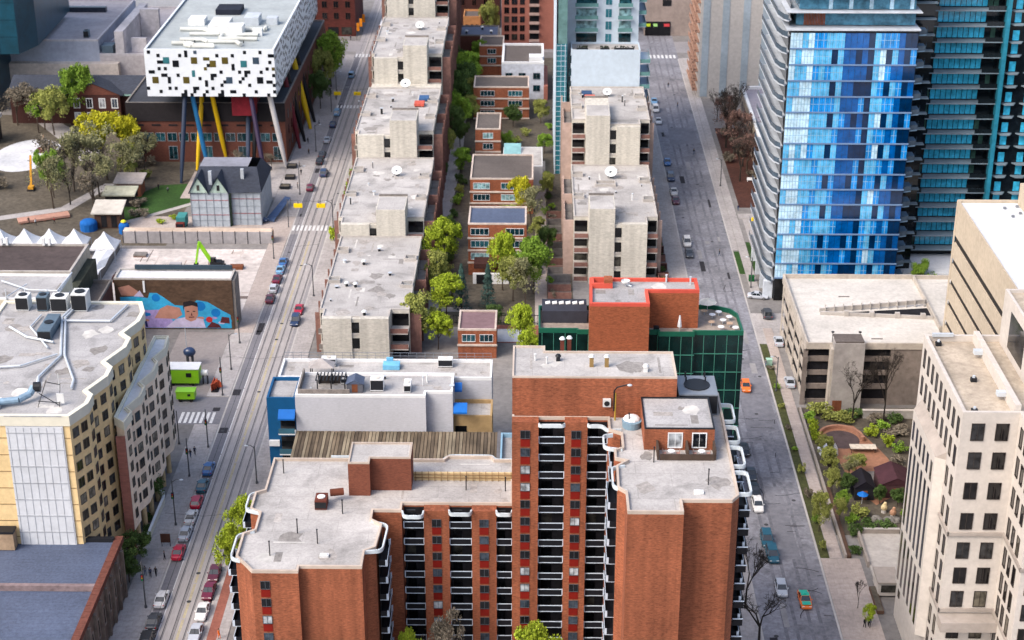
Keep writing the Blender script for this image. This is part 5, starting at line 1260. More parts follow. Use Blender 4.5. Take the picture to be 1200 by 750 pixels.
T = thing('bronze_shelter', 'white topped dark kiosk at the left edge by the plaza', 'kiosk', (-155, 455, 0)); m = MB(); m.box(-158, -151, 452, 458, 0, 6.4); m.build('wall', M('kiosk_dark', C(70, 62, 64), var=.3), T); m = MB(); m.box(-158.4, -150.6, 451.6, 458.4, 6.41, 7.4); m.build('roof', roof_white, T)
m = MB(); m.box(-157.4, -151.6, 451.93, 451.997, 1, 5); m.build('glass', win_dark, T)
# park pavilions and shelters
def pavilion(label, x0, x1, y0, y1, h, rm, wm, tilt=.8):
    T = thing('park_pavilion', label, 'pavilion', ((x0 + x1) / 2, (y0 + y1) / 2, 0)); m = MB(); m.box(x0, x1, y0, y1, .01, h); m.build('wall', wm, T)
    m = MB(); e = .7; a = [(x0 - e, y0 - e, h + .05), (x1 + e, y0 - e, h + .05), (x1 + e, y1 + e, h + tilt), (x0 - e, y1 + e, h + tilt)]; m.face(a); m.face([(p[0], p[1], p[2] + .3) for p in a])
    for k in range(4): p, q = a[k], a[(k + 1) % 4]; m.face([p, q, (q[0], q[1], q[2] + .3), (p[0], p[1], p[2] + .3)])
    m.build('roof', rm, T); m = MB()
    for x in (x0 + (x1 - x0) * .25, x0 + (x1 - x0) * .65): m.box(x, x + (x1 - x0) * .22, y0 - .06, y0 - .003, .3, h - .5)
    m.build('opening', dark_room, T); return T
pv = M('pav_brown', C(96, 70, 58), var=.2); pr_ = M('pav_roof', C(206, 200, 190), var=.12)
pavilion('open brick kiosk with pale roof nearest the school', -107.4, -101.2, 410, 415, 3.6, M('pav_grey', C(170, 162, 158)), M('pav_orange', C(150, 92, 70)))
pavilion('dark pavilion with mossy pale roof below the brick kiosk', -108.6, -101.6, 402.6, 406.4, 3.0, M('pav_moss', C(180, 180, 160), var=.2), M('pav_black', C(50, 46, 46)))
pavilion('white fronted pavilion with tilted pale roof by the tents', -107.6, -101.4, 387.4, 392, 3.8, pr_, pv, 1.5)
def small_shelter(label, x, y, c, r=1.5):
    T = thing('domed_shelter', label, 'shelter', (x, y, 0)); m = MB(); m.cyl((x, y, .01), (x, y, 1.8), r, n=12); m.build('side', M('sh%d' % c[0], C(*c), var=.08), T); m = MB(); m.ball((x, y, 1.8), r, r, 1.0, lo=0, n=12); m.build('roof', M('sh%d' % c[0], C(*c)), T); return T
small_shelter('bright blue rounded shelter between the tents and the pavilion', -109, 386.5, (24, 110, 196), 2.1)
T = small_shelter('green rounded shelter with yellow cap beside the pavilion', -99.8, 384.4, (24, 130, 120), 1.3); m = MB(); m.ball((-99.8, 384.4, 2.9), .7, .7, .5, lo=0); m.build('cap', M('cap_yellow', C(226, 220, 60)), T)
T = thing('digger_arm', 'ochre yellow crane arm standing in the park by the plaza', 'crane', (-132.6, 418, 0)); m = MB(); oc = M('ochre_paint', C(206, 150, 46), var=.1); m.beam((-131, 414.8, .3), (-132.4, 422, 7.0), .55, .55); m.build('arm', oc, T); m = MB(); m.box(-131.6, -130.2, 413.8, 415.4, .2, 1.2); m.build('body', oc, T); m = MB(); m.box(-131.8, -130, 413.6, 415.6, .01, .5); m.build('base', dark_metal, T)
T = thing('plank_deck', 'long pink timber platform lying in the park soil', 'platform', (-122, 394, 0)); m = MB(); m.box(-128.5, -116, 391.8, 395, .3, .8); o = m.build('deck', M('plank_pink', C(196, 150, 132), var=.15), T); o.rotation_euler = (0, 0, rad(0)); m = MB()
for k in range(5): m.box(-128 + k * 2.8, -127.6 + k * 2.8, 391.9, 394.9, .01, .299)
m.build('bearer', wood, T); T.rotation_euler = (0, 0, rad(24))
T = thing('stone_monument', 'brown stone monument with pale crown in the middle of the plaza', 'monument', (-136, 447, .016)); m = MB(); m.cyl((-136, 447, .02), (-136, 447, .7), 2.4, 2.2, n=12); m.build('plinth', M('mon_brown', C(96, 60, 50), var=.3), T); m = MB(); m.cyl((-136, 447, .701), (-136, 447, 1.6), 1.2, .6, n=10); m.cyl((-136, 447, 1.6), (-136, 447, 4.6), .25, .1, n=8); m.build('crown', M('mon_tan', C(200, 170, 140)), T)
T = thing('corner_brick_block', 'dark red brick corner building with shop fronts at the top of the left street', 'building', (-73, 585, 0)); block(T, rect(-86, -61.5, 572, 600), 0, 15, M('corner_brick', C(104, 52, 46), var=.3, stretch=(1, 1, 3)), roof_dark)
for k in range(6):
    for z in (6, 10): window(T, (-84 + k * 4, 572, z), 0, 1.6, 2.2, brick_brown, win_dark, 1)
for k in range(5): pane(T, (-83 + k * 4.6, 571.99, .6), 0, 3.6, 2.6, win_dark, 'shop_window')
T = thing('pale_kiosk', 'pale flat roofed box with black slot before the red corner building', 'building', (-74, 534, 0)); block(T, rect(-79, -68.2, 530, 540), 0, 7.5, M('kiosk_pale', C(206, 206, 204)), roof_pale, white_paint); m = MB(); m.box(-73.4, -71.6, 529.9, 529.997, 1, 6.4); m.build('slot', dark_room, T)
m = MB(); m.box(-69.6, -68.3, 529.9, 529.997, 1, 6); m.build('glass', condo_teal, T)
# ------------------------------------------------------------------ pale stone office tower, right foreground
stone_pale = M('stone_pale', C(214, 206, 198), var=.08, scale=1.2, big=.08, bs=.12)
stone_band = M('stone_band', C(178, 168, 160), var=.1)
roof_tan = M('roof_tan', C(196, 182, 164), var=.18, scale=1.6, big=.2, bs=.15, stain=(.25, .75))
T = thing('stone_office_tower', 'tall pale stone office tower with dark windows at the right foreground', 'office building', (66, 208, 0))
block(T, [(56.5, 198), (64.0, 198), (64.0, 189), (90, 189), (90, 222.5), (56.5, 222.5)], 0, 47.2, stone_pale, roof_tan, stone_pale, .9, .5)
m = MB(); m.box(63.4, 64.2, 198.6, 222, 47.21, 48.9); m.build('roof_wall', stone_pale, T)
for y in (203, 216):
    m = MB(); m.box(62.2, 63.39, y, y + .9, 47.9, 48.5); m.build('scupper', galv, T)
block(T, rect(67.2, 88, 206, 222), 47.21, 55, stone_pale, roof_tan, stone_pale, .5, .4, 'penthouse_wall', 'penthouse_roof', 'penthouse_parapet')
wg = glass_mat('win_office', C(34, 32, 34), C(58, 58, 60), C(104, 98, 86), (.5, .85), .08)
fo = M('frame_office', C(70, 62, 58), var=.1)
for y in (209.5, 213.5): 
    pass
pane(T, (67.2, 214, 48.4), rad(-90), 7.5, 5.4, wg, 'louvre'); pane(T, (70.6, 206, 48.4), 0, 3.4, 5.0, wg, 'louvre'); pane(T, (76, 206, 48.4), 0, 3.4, 5.0, wg, 'louvre')
rows = (45.2, 40.9, 36.3, 31.6, 27.0, 23.0, 19.2, 14, 10, 6)
for z in rows:
    for x in (58.7, 61.9): window(T, (x, 198, z - 1.2), 0, 1.6, 2.4, fo, wg, 1, .07)
    for x in (65.6, 69.4, 73.2, 77): window(T, (x, 189, z - 1.2), 0, 1.6, 2.4, fo, wg, 1, .07)
    for y in (196.2, 194, 191.6): window(T, (64.0, y, z - 1.35), rad(-90), 1.1, 2.7, fo, wg, 0, .06)
# long slots on the west face, with an oriel from the fourth storey down
for k in range(9):
    y = 199.5 + k * 2.62
    for r, z in enumerate(rows):
        orl = 2 <= k <= 7 and r >= 2
        if not orl: window(T, (56.5, y, z - 1.35), rad(-90), .95, 2.7, fo, wg, 0, .05)
m = MB(); m.prism(ccw([(55.2, 204.2), (56.48, 203.4), (56.48, 219.4), (55.2, 218.6)]), 9, 38.0, skip='tb'); m.build('oriel', stone_pale, T)
m = MB(); m.face([(55.2, 204.2, 38), (56.48, 203.4, 39.2), (56.48, 219.4, 39.2), (55.2, 218.6, 38)]); m.face([(55.2, 204.2, 38), (56.48, 203.4, 39.2), (56.48, 203.4, 38)]); m.face([(55.2, 218.6, 38), (56.48, 219.4, 39.2), (56.48, 219.4, 38)]); m.build('oriel_cap', stone_band, T)
for k in range(6):
    y = 205.6 + k * 2.35
    for z0, z1 in ((33.6, 36.6), (19.5, 32.4), (10, 18.2)):
        pane(T, (55.2, y, z0), rad(-90), 1.0, round(z1 - z0, 2), wg)
m = MB()
for z in (29.4, 17.2):
    m.box(56.3, 64.15, 197.7, 197.99, z, z + .5); m.box(56.2, 56.49, 197.7, 203.3, z, z + .5); m.box(63.75, 63.99, 188.8, 197.69, z, z + .5); m.box(63.75, 90, 188.7, 188.99, z, z + .5)
m.build('cornice', stone_band, T)
m = MB(); m.box(56.3, 64.6, 195.4, 197.99, 15.4, 16.9); m.build('canopy', stone_band, T)
m = MB(); m.box(57.5, 60.5, 221.6, 222.0, 48.11, 48.6); m.build('roof_pipe', galv, T)
for x, y, l in ((58.2, 220.6, 'small dark vent at the far corner of the stone tower roof'), (60.5, 209, 'small dark vent in the middle of the stone tower roof'), (58.4, 199.6, 'small dark vent at the near corner of the stone tower roof')):
    o = thing('roof_vent', l, 'roof vent', (x, y, 47.2)); m = MB(); m.box(x - .4, x + .4, y - .3, y + .3, 47.21, 47.8); m.build('casing', dark_metal, o); m = MB(); m.cyl((x, y, 47.81), (x, y, 48.1), .2); m.build('cap', galv, o)
# tan office block behind it
tan = M('tan_stone', C(206, 191, 170), var=.12, scale=1.0, big=.1)
T = thing('tan_office_block', 'tan office block with long slot windows and a white roof', 'office building', (95, 275, 0))
m = MB(); m.prism(rect(80.3, 130, 244, 300.5), 0, 39.0, skip='tb'); m.build('wall', M('tan_dark', C(58, 54, 52), var=.2), T)
m = MB()
zs = [(33.2, 40.0), (28.6, 31.8), (24.3, 27.4), (20, 23.1), (15.7, 18.8), (11.4, 14.5), (7, 10.2)]
for a, b in zs: m.box(80.02, 80.29, 243.2, 301.3, a, b); m.box(80.3, 130, 243.2, 243.99, a, b)
m.build('spandrel_band', tan, T)
m = MB(); m.box(79.95, 80.0, 300.2, 301.35, 0, 39.9); m.build('corner_pier', tan, T)
m = MB(); m.face([(80.3, 244, 39.6), (130, 244, 39.6), (130, 300.5, 39.6), (80.3, 300.5, 39.6)]); m.build('roof', roof_white, T)
m = MB(); m.box(80.3, 130, 300.51, 301.3, 36, 40); m.build('rear_band', tan, T)
m = MB(); rs = random.Random(2)
for k in range(26): x, y = 82 + rs.random() * 16, 250 + rs.random() * 48; m.box(x, x + .5, y, y + .5, 39.61, 40.0)
m.build('roof_drain', M('drain', C(140, 146, 154)), T)
block(T, rect(91, 130, 292, 300), 39.61, 43.4, tan, roof_white, tan, .4, .5, 'plant_wall', 'plant_roof', 'plant_parapet')
T = thing('tan_link_block', 'low tan link roof between the stone tower and the tan office block', 'building', (74, 237, 0))
block(T, rect(70.5, 80, 224, 243), 0, 37, tan, roof_tan, tan, .8, .5)
roof_box('roof_unit', 'pale roof unit on the link roof beside the stone tower', 'roof unit', 75, 236, 37.02, 2.4, 2, 1.8, white_metal)
# ------------------------------------------------------------------ parking garage
gar = M('gar', C(200, 190, 178), var=.14, scale=1.0, big=.14, stain=(.3, .75)); gar_shaded = M('gar_shaded', C(154, 142, 134), var=.2, scale=.8, big=.2, stain=(.3, .7))  # second tone is the same concrete, darkened for the front facing less sun
T = thing('parking_garage', 'tan concrete parking garage with open decks and a ramp slot on its roof', 'parking garage', (67, 310, 0))
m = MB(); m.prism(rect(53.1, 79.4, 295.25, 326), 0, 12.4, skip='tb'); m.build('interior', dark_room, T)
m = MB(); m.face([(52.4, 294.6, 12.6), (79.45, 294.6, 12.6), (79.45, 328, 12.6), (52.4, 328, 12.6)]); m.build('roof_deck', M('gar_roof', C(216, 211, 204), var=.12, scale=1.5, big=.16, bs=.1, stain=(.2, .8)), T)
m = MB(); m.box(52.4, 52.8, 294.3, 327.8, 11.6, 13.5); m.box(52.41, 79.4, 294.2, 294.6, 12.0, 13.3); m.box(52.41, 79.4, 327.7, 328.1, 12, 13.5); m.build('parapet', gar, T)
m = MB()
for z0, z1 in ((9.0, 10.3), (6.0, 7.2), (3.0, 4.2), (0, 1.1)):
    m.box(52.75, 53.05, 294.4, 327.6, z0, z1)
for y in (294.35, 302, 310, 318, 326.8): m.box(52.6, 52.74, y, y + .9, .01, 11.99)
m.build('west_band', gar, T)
m = MB()
for z0, z1 in ((9.1, 10.2), (6.2, 7.2), (3.2, 4.3), (0, 1.0)): m.box(52.95, 57.39, 294.9, 295.2, z0, z1)
m.build('front_band', gar_shaded, T); m = MB()
for z0, z1 in ((9.1, 10.2), (6.2, 7.2), (3.2, 4.3), (0, 1.0)): m.box(63.25, 68.8, 294.9, 295.2, z0, z1)
m.box(68.85, 79.4, 294.4, 295.2, 0, 11.95); m.box(52.0, 52.9, 294.3, 294.34, 0, 11.95); m.build('front_band', gar_shaded, T)
m = MB(); m.prism(rect(57.4, 63.2, 291.6, 294.15), 0, 14.4); m.build('stair_core', [M('core', C(178, 172, 168), var=.16, scale=.6, big=.2)], T)
m = MB(); m.box(57.6, 63, 291.8, 295.4, 14.41, 14.7); m.build('stair_roof', roof_dark, T)
m = MB(); m.box(56.9, 57.38, 291.9, 294.1, 0, 13); m.build('corner_fin', gar, T)
m = MB(); m.box(57.8, 59.6, 291.53, 291.597, .02, 2.3); m.build('door', wood, T)
m = MB(); m.face([(63.5, 309.6, 12.63), (79.4, 308.2, 12.63), (79.4, 312.6, 12.63), (63.5, 310.4, 12.63)]); m.build('ramp_slot_shade', dark_room, T)  # flat dark quad on the deck; the recess's shade is its colour
m = MB(); m.beam((57.4, 309.3, 12.95), (79.4, 307.2, 12.95), .4, .62); m.build('ramp_wall', concrete, T)
m = MB(); m.beam((57.4, 310.5, 12.95), (79.4, 313.8, 13.6), .25, .9)
for k in range(12): x = 58.5 + k * 1.85; y = 310.7 + k * .28; m.box(x, x + .12, y - .5, y, 12.64, 14.2)
for k in range(4): x = 62 + k * 5.0; m.box(x, x + .9, 308.3 - k * .42, 309.1 - k * .42, 12.64, 13.7)
m.build('ramp_fence', concrete, T)
for x in (57.6, 62.8):
    m = MB(); m.cyl((x, 295.6, 12.61), (x, 295.6, 14.9), .06); m.cyl((x, 295.6, 14.9), (x, 295.6, 15.1), .3, n=8); m.build('deck_lamp', dark_metal, T)
m = MB()
for x, y in ((65.5, 297.5), (62.5, 318)): m.box(x, x + 2.2, y, y + .25, 12.61, 12.75)
m.build('wheel_stop', concrete_dark, T)
T = thing('garden_wall', 'long pale concrete wall at the foot of the garage', 'wall', (70, 289.5, 0)); m = MB(); m.box(63.3, 79, 288.6, 289.2, .01, 1.6); m.build('wall', concrete, T); m = MB(); m.box(63.2, 79, 288.5, 289.3, 1.61, 1.75); m.build('coping', stone_pale, T)
block(T, rect(79.46, 96, 302, 328.1), 0, 12.6, gar, MATS['gar_roof'], gar, .8, .4, 'rear_wall', 'rear_roof', 'rear_parapet')
# ------------------------------------------------------------------ blue glass tower
gl = dict(rough=.1, spec=.6, var=.34, scale=.5, big=.2)  # tinted panes; the mottling paints in broken sky reflections
BL = [M('glass_pale', C(196, 230, 250, .9), **gl), M('glass_sky', C(96, 190, 244, .9), **gl), M('glass_azure', C(30, 150, 236, .9), **gl), M('glass_deep', C(0, 98, 182, .8), **gl), M('glass_navy', C(0, 50, 96, .8), **gl), M('glass_grid', C(150, 196, 226, .8), var=.08)]
T = thing('blue_glass_tower', 'tall tower with a patchwork of pale to navy blue glass panels', 'apartment tower', (66.5, 360, 0))
m = MB(); m.prism(rect(53.4, 79.8, 345.3, 376), 0, 61, skip='b'); m.build('core', [dark_metal], T)
PA = '000112124134344141343144'; PB_ = '000111123333441133334414'
FH = 3.45; NP = 21; W = (79.7 - 53.3) / NP
rs = random.Random(9)
for f in range(16):
    z = 5.4 + f * FH
    m = MB(); seq = []
    s = 'pppppssdspddndn' 
    base = [0, 0, 0, 0, 1, 1, 2 if f % 2 else 1, 4 if f % 2 == 0 else 1, 1, 3, 3, 4 if f % 2 == 0 else 3, 3 if f % 4 else 4, 4, 1, 0 if f % 3 else 2, 4 if f % 2 == 0 else 2, 1 if f % 2 == 0 else 3, 3, 4, 3 if f % 2 == 0 else 4]
    if f % 4 == 3: base[5] = 2; base[15] = 1
    if f % 4 == 1: base[8] = 2; base[16] = 2; base[17] = 3
    for k in range(NP):
        c = base[k]
        if c < 2 and rs.random() < .22: c += 1
        if c in (2, 3) and rs.random() < .2: c -= 1
        x0 = 53.3 + k * W
        m.box(x0 + .03, x0 + W - .03, 345.16, 345.297, z + .2, z + FH - .12, c)
        if c < 3:
            m.box(x0 + W / 2 - .05, x0 + W / 2 + .05, 345.12, 345.159, z + .2, z + FH - .12, 5 if c else 5)
            m.box(x0 + .03, x0 + W - .03, 345.13, 345.158, z + FH * .52, z + FH * .52 + .1, 5)
    m.build('glazing_band', BL, T)
    m = MB(); m.box(53.25, 79.85, 344.95, 345.299, z - .1, z + .18); m.build('floor_edge', M('edge_blue', C(120, 150, 190), var=.08), T)
for f in range(18):
    z = 4.2 + f * FH
    m = MB(); m.prism(ccw([(53.38, 346.4), (52.6, 345.2), (51.7, 346.6), (51.0, 350), (51.0, 374), (53.38, 374)]), z, z + .2); o = m.build('balcony', M('balc_white', C(204, 212, 222), var=.1), T)
    m = MB()
    for a, b in (((52.6, 345.25), (51.72, 346.6)), ((51.72, 346.6), (51.04, 350)), ((51.04, 350), (51.04, 374))): m.beam((a[0], a[1], z + .85), (b[0], b[1], z + .85), .06, 1.05)
    m.build('railing', M('balc_rail', C(84, 100, 116), var=.3, scale=.7, rough=.2), o)
    m = MB(); m.box(53.3, 53.395, 348, 374, z + .25, z + 3.2); m.build('balcony_glass', win_dark, o)
for y in (346.2, 352, 360, 368): m = MB(); m.box(51.2, 53.2, y, y + 1.0, .01, 4.19); m.build('podium_pier', MATS['balc_white'], T)
m = MB(); m.box(53.41, 79.7, 345.02, 345.29, .05, 5.2); m.build('podium_glass', win_dark, T)
m = MB(); m.box(52.4, 80.1, 344.9, 376, 61.02, 61.3); m.box(52.2, 80.1, 344.8, 376, 64.75, 64.95); m.box(52.4, 81, 344.6, 376, 68.2, 68.6); m.build('terrace_slab', M('balc_white', C(206, 212, 218)), T)
m = MB(); m.box(54.6, 79.4, 348, 375, 61.51, 64.69); m.box(55, 79, 347, 375, 65.11, 68.19); m.box(55, 79, 347, 375, 68.61, 80); m.build('terrace_glass', M('glass_top', C(90, 150, 180, .8), var=.6, scale=.4, rough=.12), T)
m = MB()
for k in range(14): m.box(56.2 + k * .32, 56.42 + k * .32, 347.9, 347.99, 61.52, 64.4)
m.build('timber_screen', M('cedar', C(160, 90, 60), var=.2), T)
m = MB()
for k in range(5): m.box(61 + k * 4.2, 61.8 + k * 4.2, 346.9, 346.99, 65.12, 68.1)
m.build('white_panel', BL[0], T)
for f in range(17):
    z = 4.6 + f * FH; m = MB(); m.prism(ccw([(79.82, 345.6), (81.6, 346.2), (82.4, 349), (82.4, 352), (79.82, 352)]), z, z + .26); o = m.build('corner_balcony', M('balc_blue', C(130, 160, 186), var=.1), T)
    m = MB(); m.beam((81.6, 346.2, z + .8), (82.4, 349, z + .8), .06, 1); m.beam((79.9, 345.6, z + .8), (81.6, 346.2, z + .8), .06, 1); m.build('railing', MATS['balc_rail'], o)
# ------------------------------------------------------------------ dark glass tower
T = thing('dark_glass_tower', 'dark teal glass tower with thin pale floor lines beside the blue tower', 'apartment tower', (95, 375, 0))
dkg = M('dkg', C(26, 36, 44), var=.5, scale=.5, big=.3, rough=.15, spec=.5); tl = M('tealwin', C(64, 184, 224, 1.0), var=.35, scale=.9, rough=.12, spec=.5); gnw = M('greenwin', C(80, 120, 110, .6), var=.4, scale=.8, rough=.2); edge = M('edge_grey', C(140, 158, 170), var=.1)
m = MB(); m.prism(rect(80, 84.6, 353, 390), 0, 80, skip='tb'); m.prism(rect(84.6, 101, 362, 390), 0, 80, skip='tb'); m.prism(rect(101, 112, 360, 390), 0, 80, skip='tb'); m.prism(rect(112, 150, 356, 390), 0, 80, skip='tb'); m.build('wall', dkg, T)
rs = random.Random(12)
for f in range(21):
    z = 6.5 + f * FH
    m = MB(); m.box(83.2, 101.6, 359.2, 361.99, z, z + .25); m.build('balcony_slab', edge, T)
    m = MB()
    for k in range(9): x0 = 87.4 + k * 1.16; m.box(x0, x0 + 1.02, 361.9, 361.997, z + .5, z + 3.1, 0)
    for k in range(2):
        if rs.random() < .4: x0 = 97.9 + k * 1.2; m.box(x0, x0 + 1.0, 361.9, 361.997, z + .5, z + 3.1, 1)
        if rs.random() < .35: x0 = 84.9 + k * 1.2; m.box(x0, x0 + 1.0, 361.9, 361.997, z + .5, z + 3.1, 1)
    m.build('window_band', [tl, gnw], T)
    m = MB(); m.box(83.2, 87, 359.2, 359.25, z + .26, z + 1.2); m.box(97.4, 101.4, 359.2, 359.25, z + .26, z + 1.2); m.build('railing', M('rail_smoke', C(34, 44, 50), rough=.15, spec=.5), T)
    for j, x0 in enumerate((102.4, 106.6)):
        m = MB(); zz = z + (f % 2) * .5; m.prism(ccw([(x0, 359.9), (x0 + .8, 358.4), (x0 + 2.6, 358.4), (x0 + 3.4, 359.9)]), zz, zz + .25); o = m.build('bay_balcony', edge, T)
        m = MB(); m.box(x0 + 1, x0 + 2.4, 359.9, 359.99, zz + .4, zz + 2.6); m.build('bay_window', tl, o)
    m = MB(); m.box(112.02, 150, 355.7, 355.99, z - .1, z + .2); m.build('floor_edge', edge, T)
    m = MB()
    for k in range(8): m.box(112.4 + k * 2.2, 114.4 + k * 2.2, 355.9, 355.995, z + .3, z + 3.2, rs.choice([0, 1, 1]))
    m.build('glazing_band', BL[3:5], T)
m = MB(); m.box(101.2, 102.1, 358.2, 359.9, 4, 80); m.build('teal_fin', M('teal_fin', C(60, 160, 190, .7), var=.2, scale=.8, rough=.2), T)
m = MB()
for f in range(20): m.box(79.9, 84.7, 351.6, 352.99, 6.5 + f * FH, 6.75 + f * FH)
m.build('link_balcony', edge, T)
m = MB(); m.box(82, 112, 350, 361.9, 0, 4.6); m.build('podium', [roof_white], T)
# ------------------------------------------------------------------ striped slab tower and low building behind
T = thing('striped_slab_tower', 'beige slab tower with pale blue vertical stripes at the top right', 'apartment building', (62, 512, 0))
m = MB(); m.prism(rect(49.9, 74, 500, 524), 0, 60); m.build('wall', M('slab_beige', C(212, 206, 200), var=.12, scale=1.0, big=.06), T)
m = MB()
for x0 in (50.6, 56.4, 62.6, 68.4, 72.9): m.box(x0, x0 + 2.1 if x0 < 72 else x0 + 1.0, 499.9, 499.997, 0.5, 60)
m.build('stripe', M('stripe_blue', C(182, 196, 206), var=.1), T)
for k in range(17):
    z = 2 + 3 * k; m = MB(); m.box(48.4, 49.89, 501, 523, z, z + .4); o = m.build('balcony', M('slab_tan', C(190, 150, 130)), T)
    m = MB()
    for q in range(6): m.box(48.4, 48.5, 501 + q * 3.7, 503 + q * 3.7, z + .41, z + 1.5)
    m.build('balustrade', M('slab_tan', C(190, 150, 130)), o)
T = thing('low_long_building', 'long low building with grey roof and white parapet by the bare trees', 'building', (67, 445, 0))
block(T, [(59.6, 412), (76, 412), (80, 480), (60.4, 478)], 0, 9.4, M('low_tan', C(180, 166, 150), var=.2, scale=.8), M('roof_mauve_grey', C(168, 162, 172), var=.1), white_paint, .8, .8)
for k in range(12):
    for z in (1.2, 5.2): pane(T, (59.6 + k * .055, 415 + k * 5.2, z), rad(-90), 3.0, 2.2, win_dark)
T = thing('taupe_building', 'taupe building with a dark slot at the far end of the right street', 'building', (36, 590, 0)); block(T, rect(38, 62, 574, 596), 0, 14, M('taupe', C(176, 160, 152), var=.12), roof_pale, None); m = MB(); m.box(44, 47, 573.9, 573.997, 10.4, 12.6); m.build('slot', dark_room, T)
m = MB(); m.box(38.2, 47, 573.85, 573.997, .1, 5.0); m.build('shop_glass', win_dark, T)
for x0, x1, c, l in ((38.6, 40.0, (170, 190, 40), 'lime green awning'), (41, 42.4, (150, 200, 120), 'pale green awning'), (44.6, 46.6, (190, 60, 66), 'red awning')):
    o = thing('shop_awning', l + ' on the taupe building at the far end of the right street', 'awning', ((x0 + x1) / 2, 572.6, 3.4)); m = MB(); m.face([(x0, 572.6, 3.6), (x1, 572.6, 3.6), (x1, 573.8, 4.3), (x0, 573.8, 4.3)]); m.build('fabric', M('aw%d' % c[0], C(*c)), o)
    m = MB()
    for x in (x0 + .1, x1 - .1): m.beam((x, 571.5, 3.48), (x, 573.8, 3.3), .06, .06)
    m.build('bracket', dark_metal, o)
# ------------------------------------------------------------------ garden and street edge on the right
def ring_wall(name, label, cx, cy, rx, ry, a0, a1, h, mat, z=.01):
    o = thing(name, label, 'wall', (cx, cy, 0)); m = MB(); n = 14
    for k in range(n):
        t0 = rad(a0 + (a1 - a0) * k / n); t1 = rad(a0 + (a1 - a0) * (k + 1) / n)
        m.beam((cx + rx * math.cos(t0), cy + ry * math.sin(t0), z + h / 2), (cx + rx * math.cos(t1), cy + ry * math.sin(t1), z + h / 2), .45, h)
    m.build('wall', mat, o); m = MB(); m.cyl((cx + rx * math.cos(rad(a0)), cy + ry * math.sin(rad(a0)), z), (cx + rx * math.cos(rad(a0)), cy + ry * math.sin(rad(a0)), z + h + .2), .4, n=8); m.build('end_post', mat, o)
ring_wall('garden_ring_wall', 'curved terracotta seat wall round the dark garden patio', 57.8, 280.4, 4.0, 4.2, -10, 190, .7, M('terracotta', C(190, 140, 116), var=.15))
o = thing('white_tarpaulin', 'crumpled white tarpaulin dome in the corner of the garden', 'tarpaulin', (54.6, 275.5, 0)); m = MB(); m.ball((54.6, 275.5, .02), 1.9, 3.2, 2.0, n=14, k=5, lo=0); m.build('cover', M('tarp_white', C(226, 228, 236), var=.08), o, smooth=True); m = MB(); m.tube([(52.9, 273.6, .05), (54.6, 275.5, 2.06), (56.2, 277.5, .05)], .05); m.build('hoop', galv, o)
o = thing('garden_table', 'long table with cream cloth and food on the garden patio', 'table', (61.2, 275.4, 0)); m = MB(); m.box(58.6, 63.4, 274.6, 276.4, .95, 1.05); m.build('tabletop', M('cloth', C(226, 214, 196), var=.25, scale=1.6), o); m = MB()
for x in (58.8, 63.1):
    for y in (274.8, 276.1): m.box(x, x + .1, y, y + .1, .02, .949)
m.build('leg', dark_metal, o)
def garden_hut(label, x0, x1, y0, y1, h, c): hut('garden_hut', label, 'hut', x0, x1, y0, y1, .02, h, M('hut%d' % c[0], C(*c), var=.2), M('hutr%d' % c[0], C(c[0] - 10, c[1] - 14, c[2] - 10), var=.2), 1.4)
garden_hut('dark maroon roofed hut with skylight in the garden', 61, 66.5, 258.5, 264.5, 2.6, (96, 66, 70))
garden_hut('black roofed hut beside the maroon one', 56.4, 59.8, 257.6, 262.4, 2.4, (44, 44, 50))
o = thing('garden_parasol', 'small bright blue parasol in the dark part of the garden', 'parasol', (57.5, 256.4, 0)); m = MB(); m.cyl((57.5, 256.4, .01), (57.5, 256.4, 2.3), .05); m.build('pole', galv, o); m = MB(); m.cyl((57.5, 256.4, 1.9), (57.5, 256.4, 2.5), 1.0, .05, n=8); m.build('canopy', awning_blue, o)
for i, (x, y, c, l) in enumerate(((60.8, 253.6, (226, 206, 160), 'cream sculpture'), (62, 251.9, (206, 160, 130), 'terracotta sculpture'), (58.5, 270.0, (226, 190, 160), 'pale sculpture beside the table'))):
    o = thing('garden_sculpture', l + ' in the garden', 'sculpture', (x, y, 0)); m = MB(); m.cyl((x, y, .01), (x, y, .5), .5, .4); m.build('base', concrete, o); m = MB(); m.ball((x, y, 1.0), .6, .5, .65, n=8, k=5); m.ball((x + .1, y, 1.7), .35, .3, .4, n=8, k=4); m.build('figure', M('sc%d' % c[1], C(*c), var=.1), o)
o = thing('rock_mound', 'grey rock mound at the near side of the garden', 'rocks', (60, 250.4, 0)); m = MB(); rs = random.Random(6)
for k in range(14): m.ball((57.5 + rs.random() * 5.6, 249.3 + rs.random() * 2.4, .1), .5 + rs.random() * .6, .5 + rs.random() * .5, .5 + rs.random() * .4, n=7, k=4)
m.build('rock', M('rock', C(140, 136, 130), var=.3), o)
o = thing('terrace_wall', 'low concrete edge wall of the sunken terrace below the garden', 'wall', (58, 246.2, 0)); m = MB(); m.box(54.8, 62, 246.05, 246.5, .01, 1.1); m.box(54.8, 55.19, 236, 246.04, .01, 1.1); m.build('wall', stone_band, o); m = MB(); m.box(54.7, 62, 246, 246.55, 1.11, 1.2); m.build('coping', concrete, o)
o = thing('planter_bed', 'long brown planter bed beside the tower entrance', 'planter', (54.4, 226, 0)); m = MB(); m.box(53.9, 55, 222.4, 229.4, .13, .7); m.build('kerb', M('plant_kerb', C(110, 84, 70)), o); m = MB(); m.face([(54, 222.5, .72), (54.9, 222.5, .72), (54.9, 229.3, .72), (54, 229.3, .72)]); m.build('soil', soil, o)
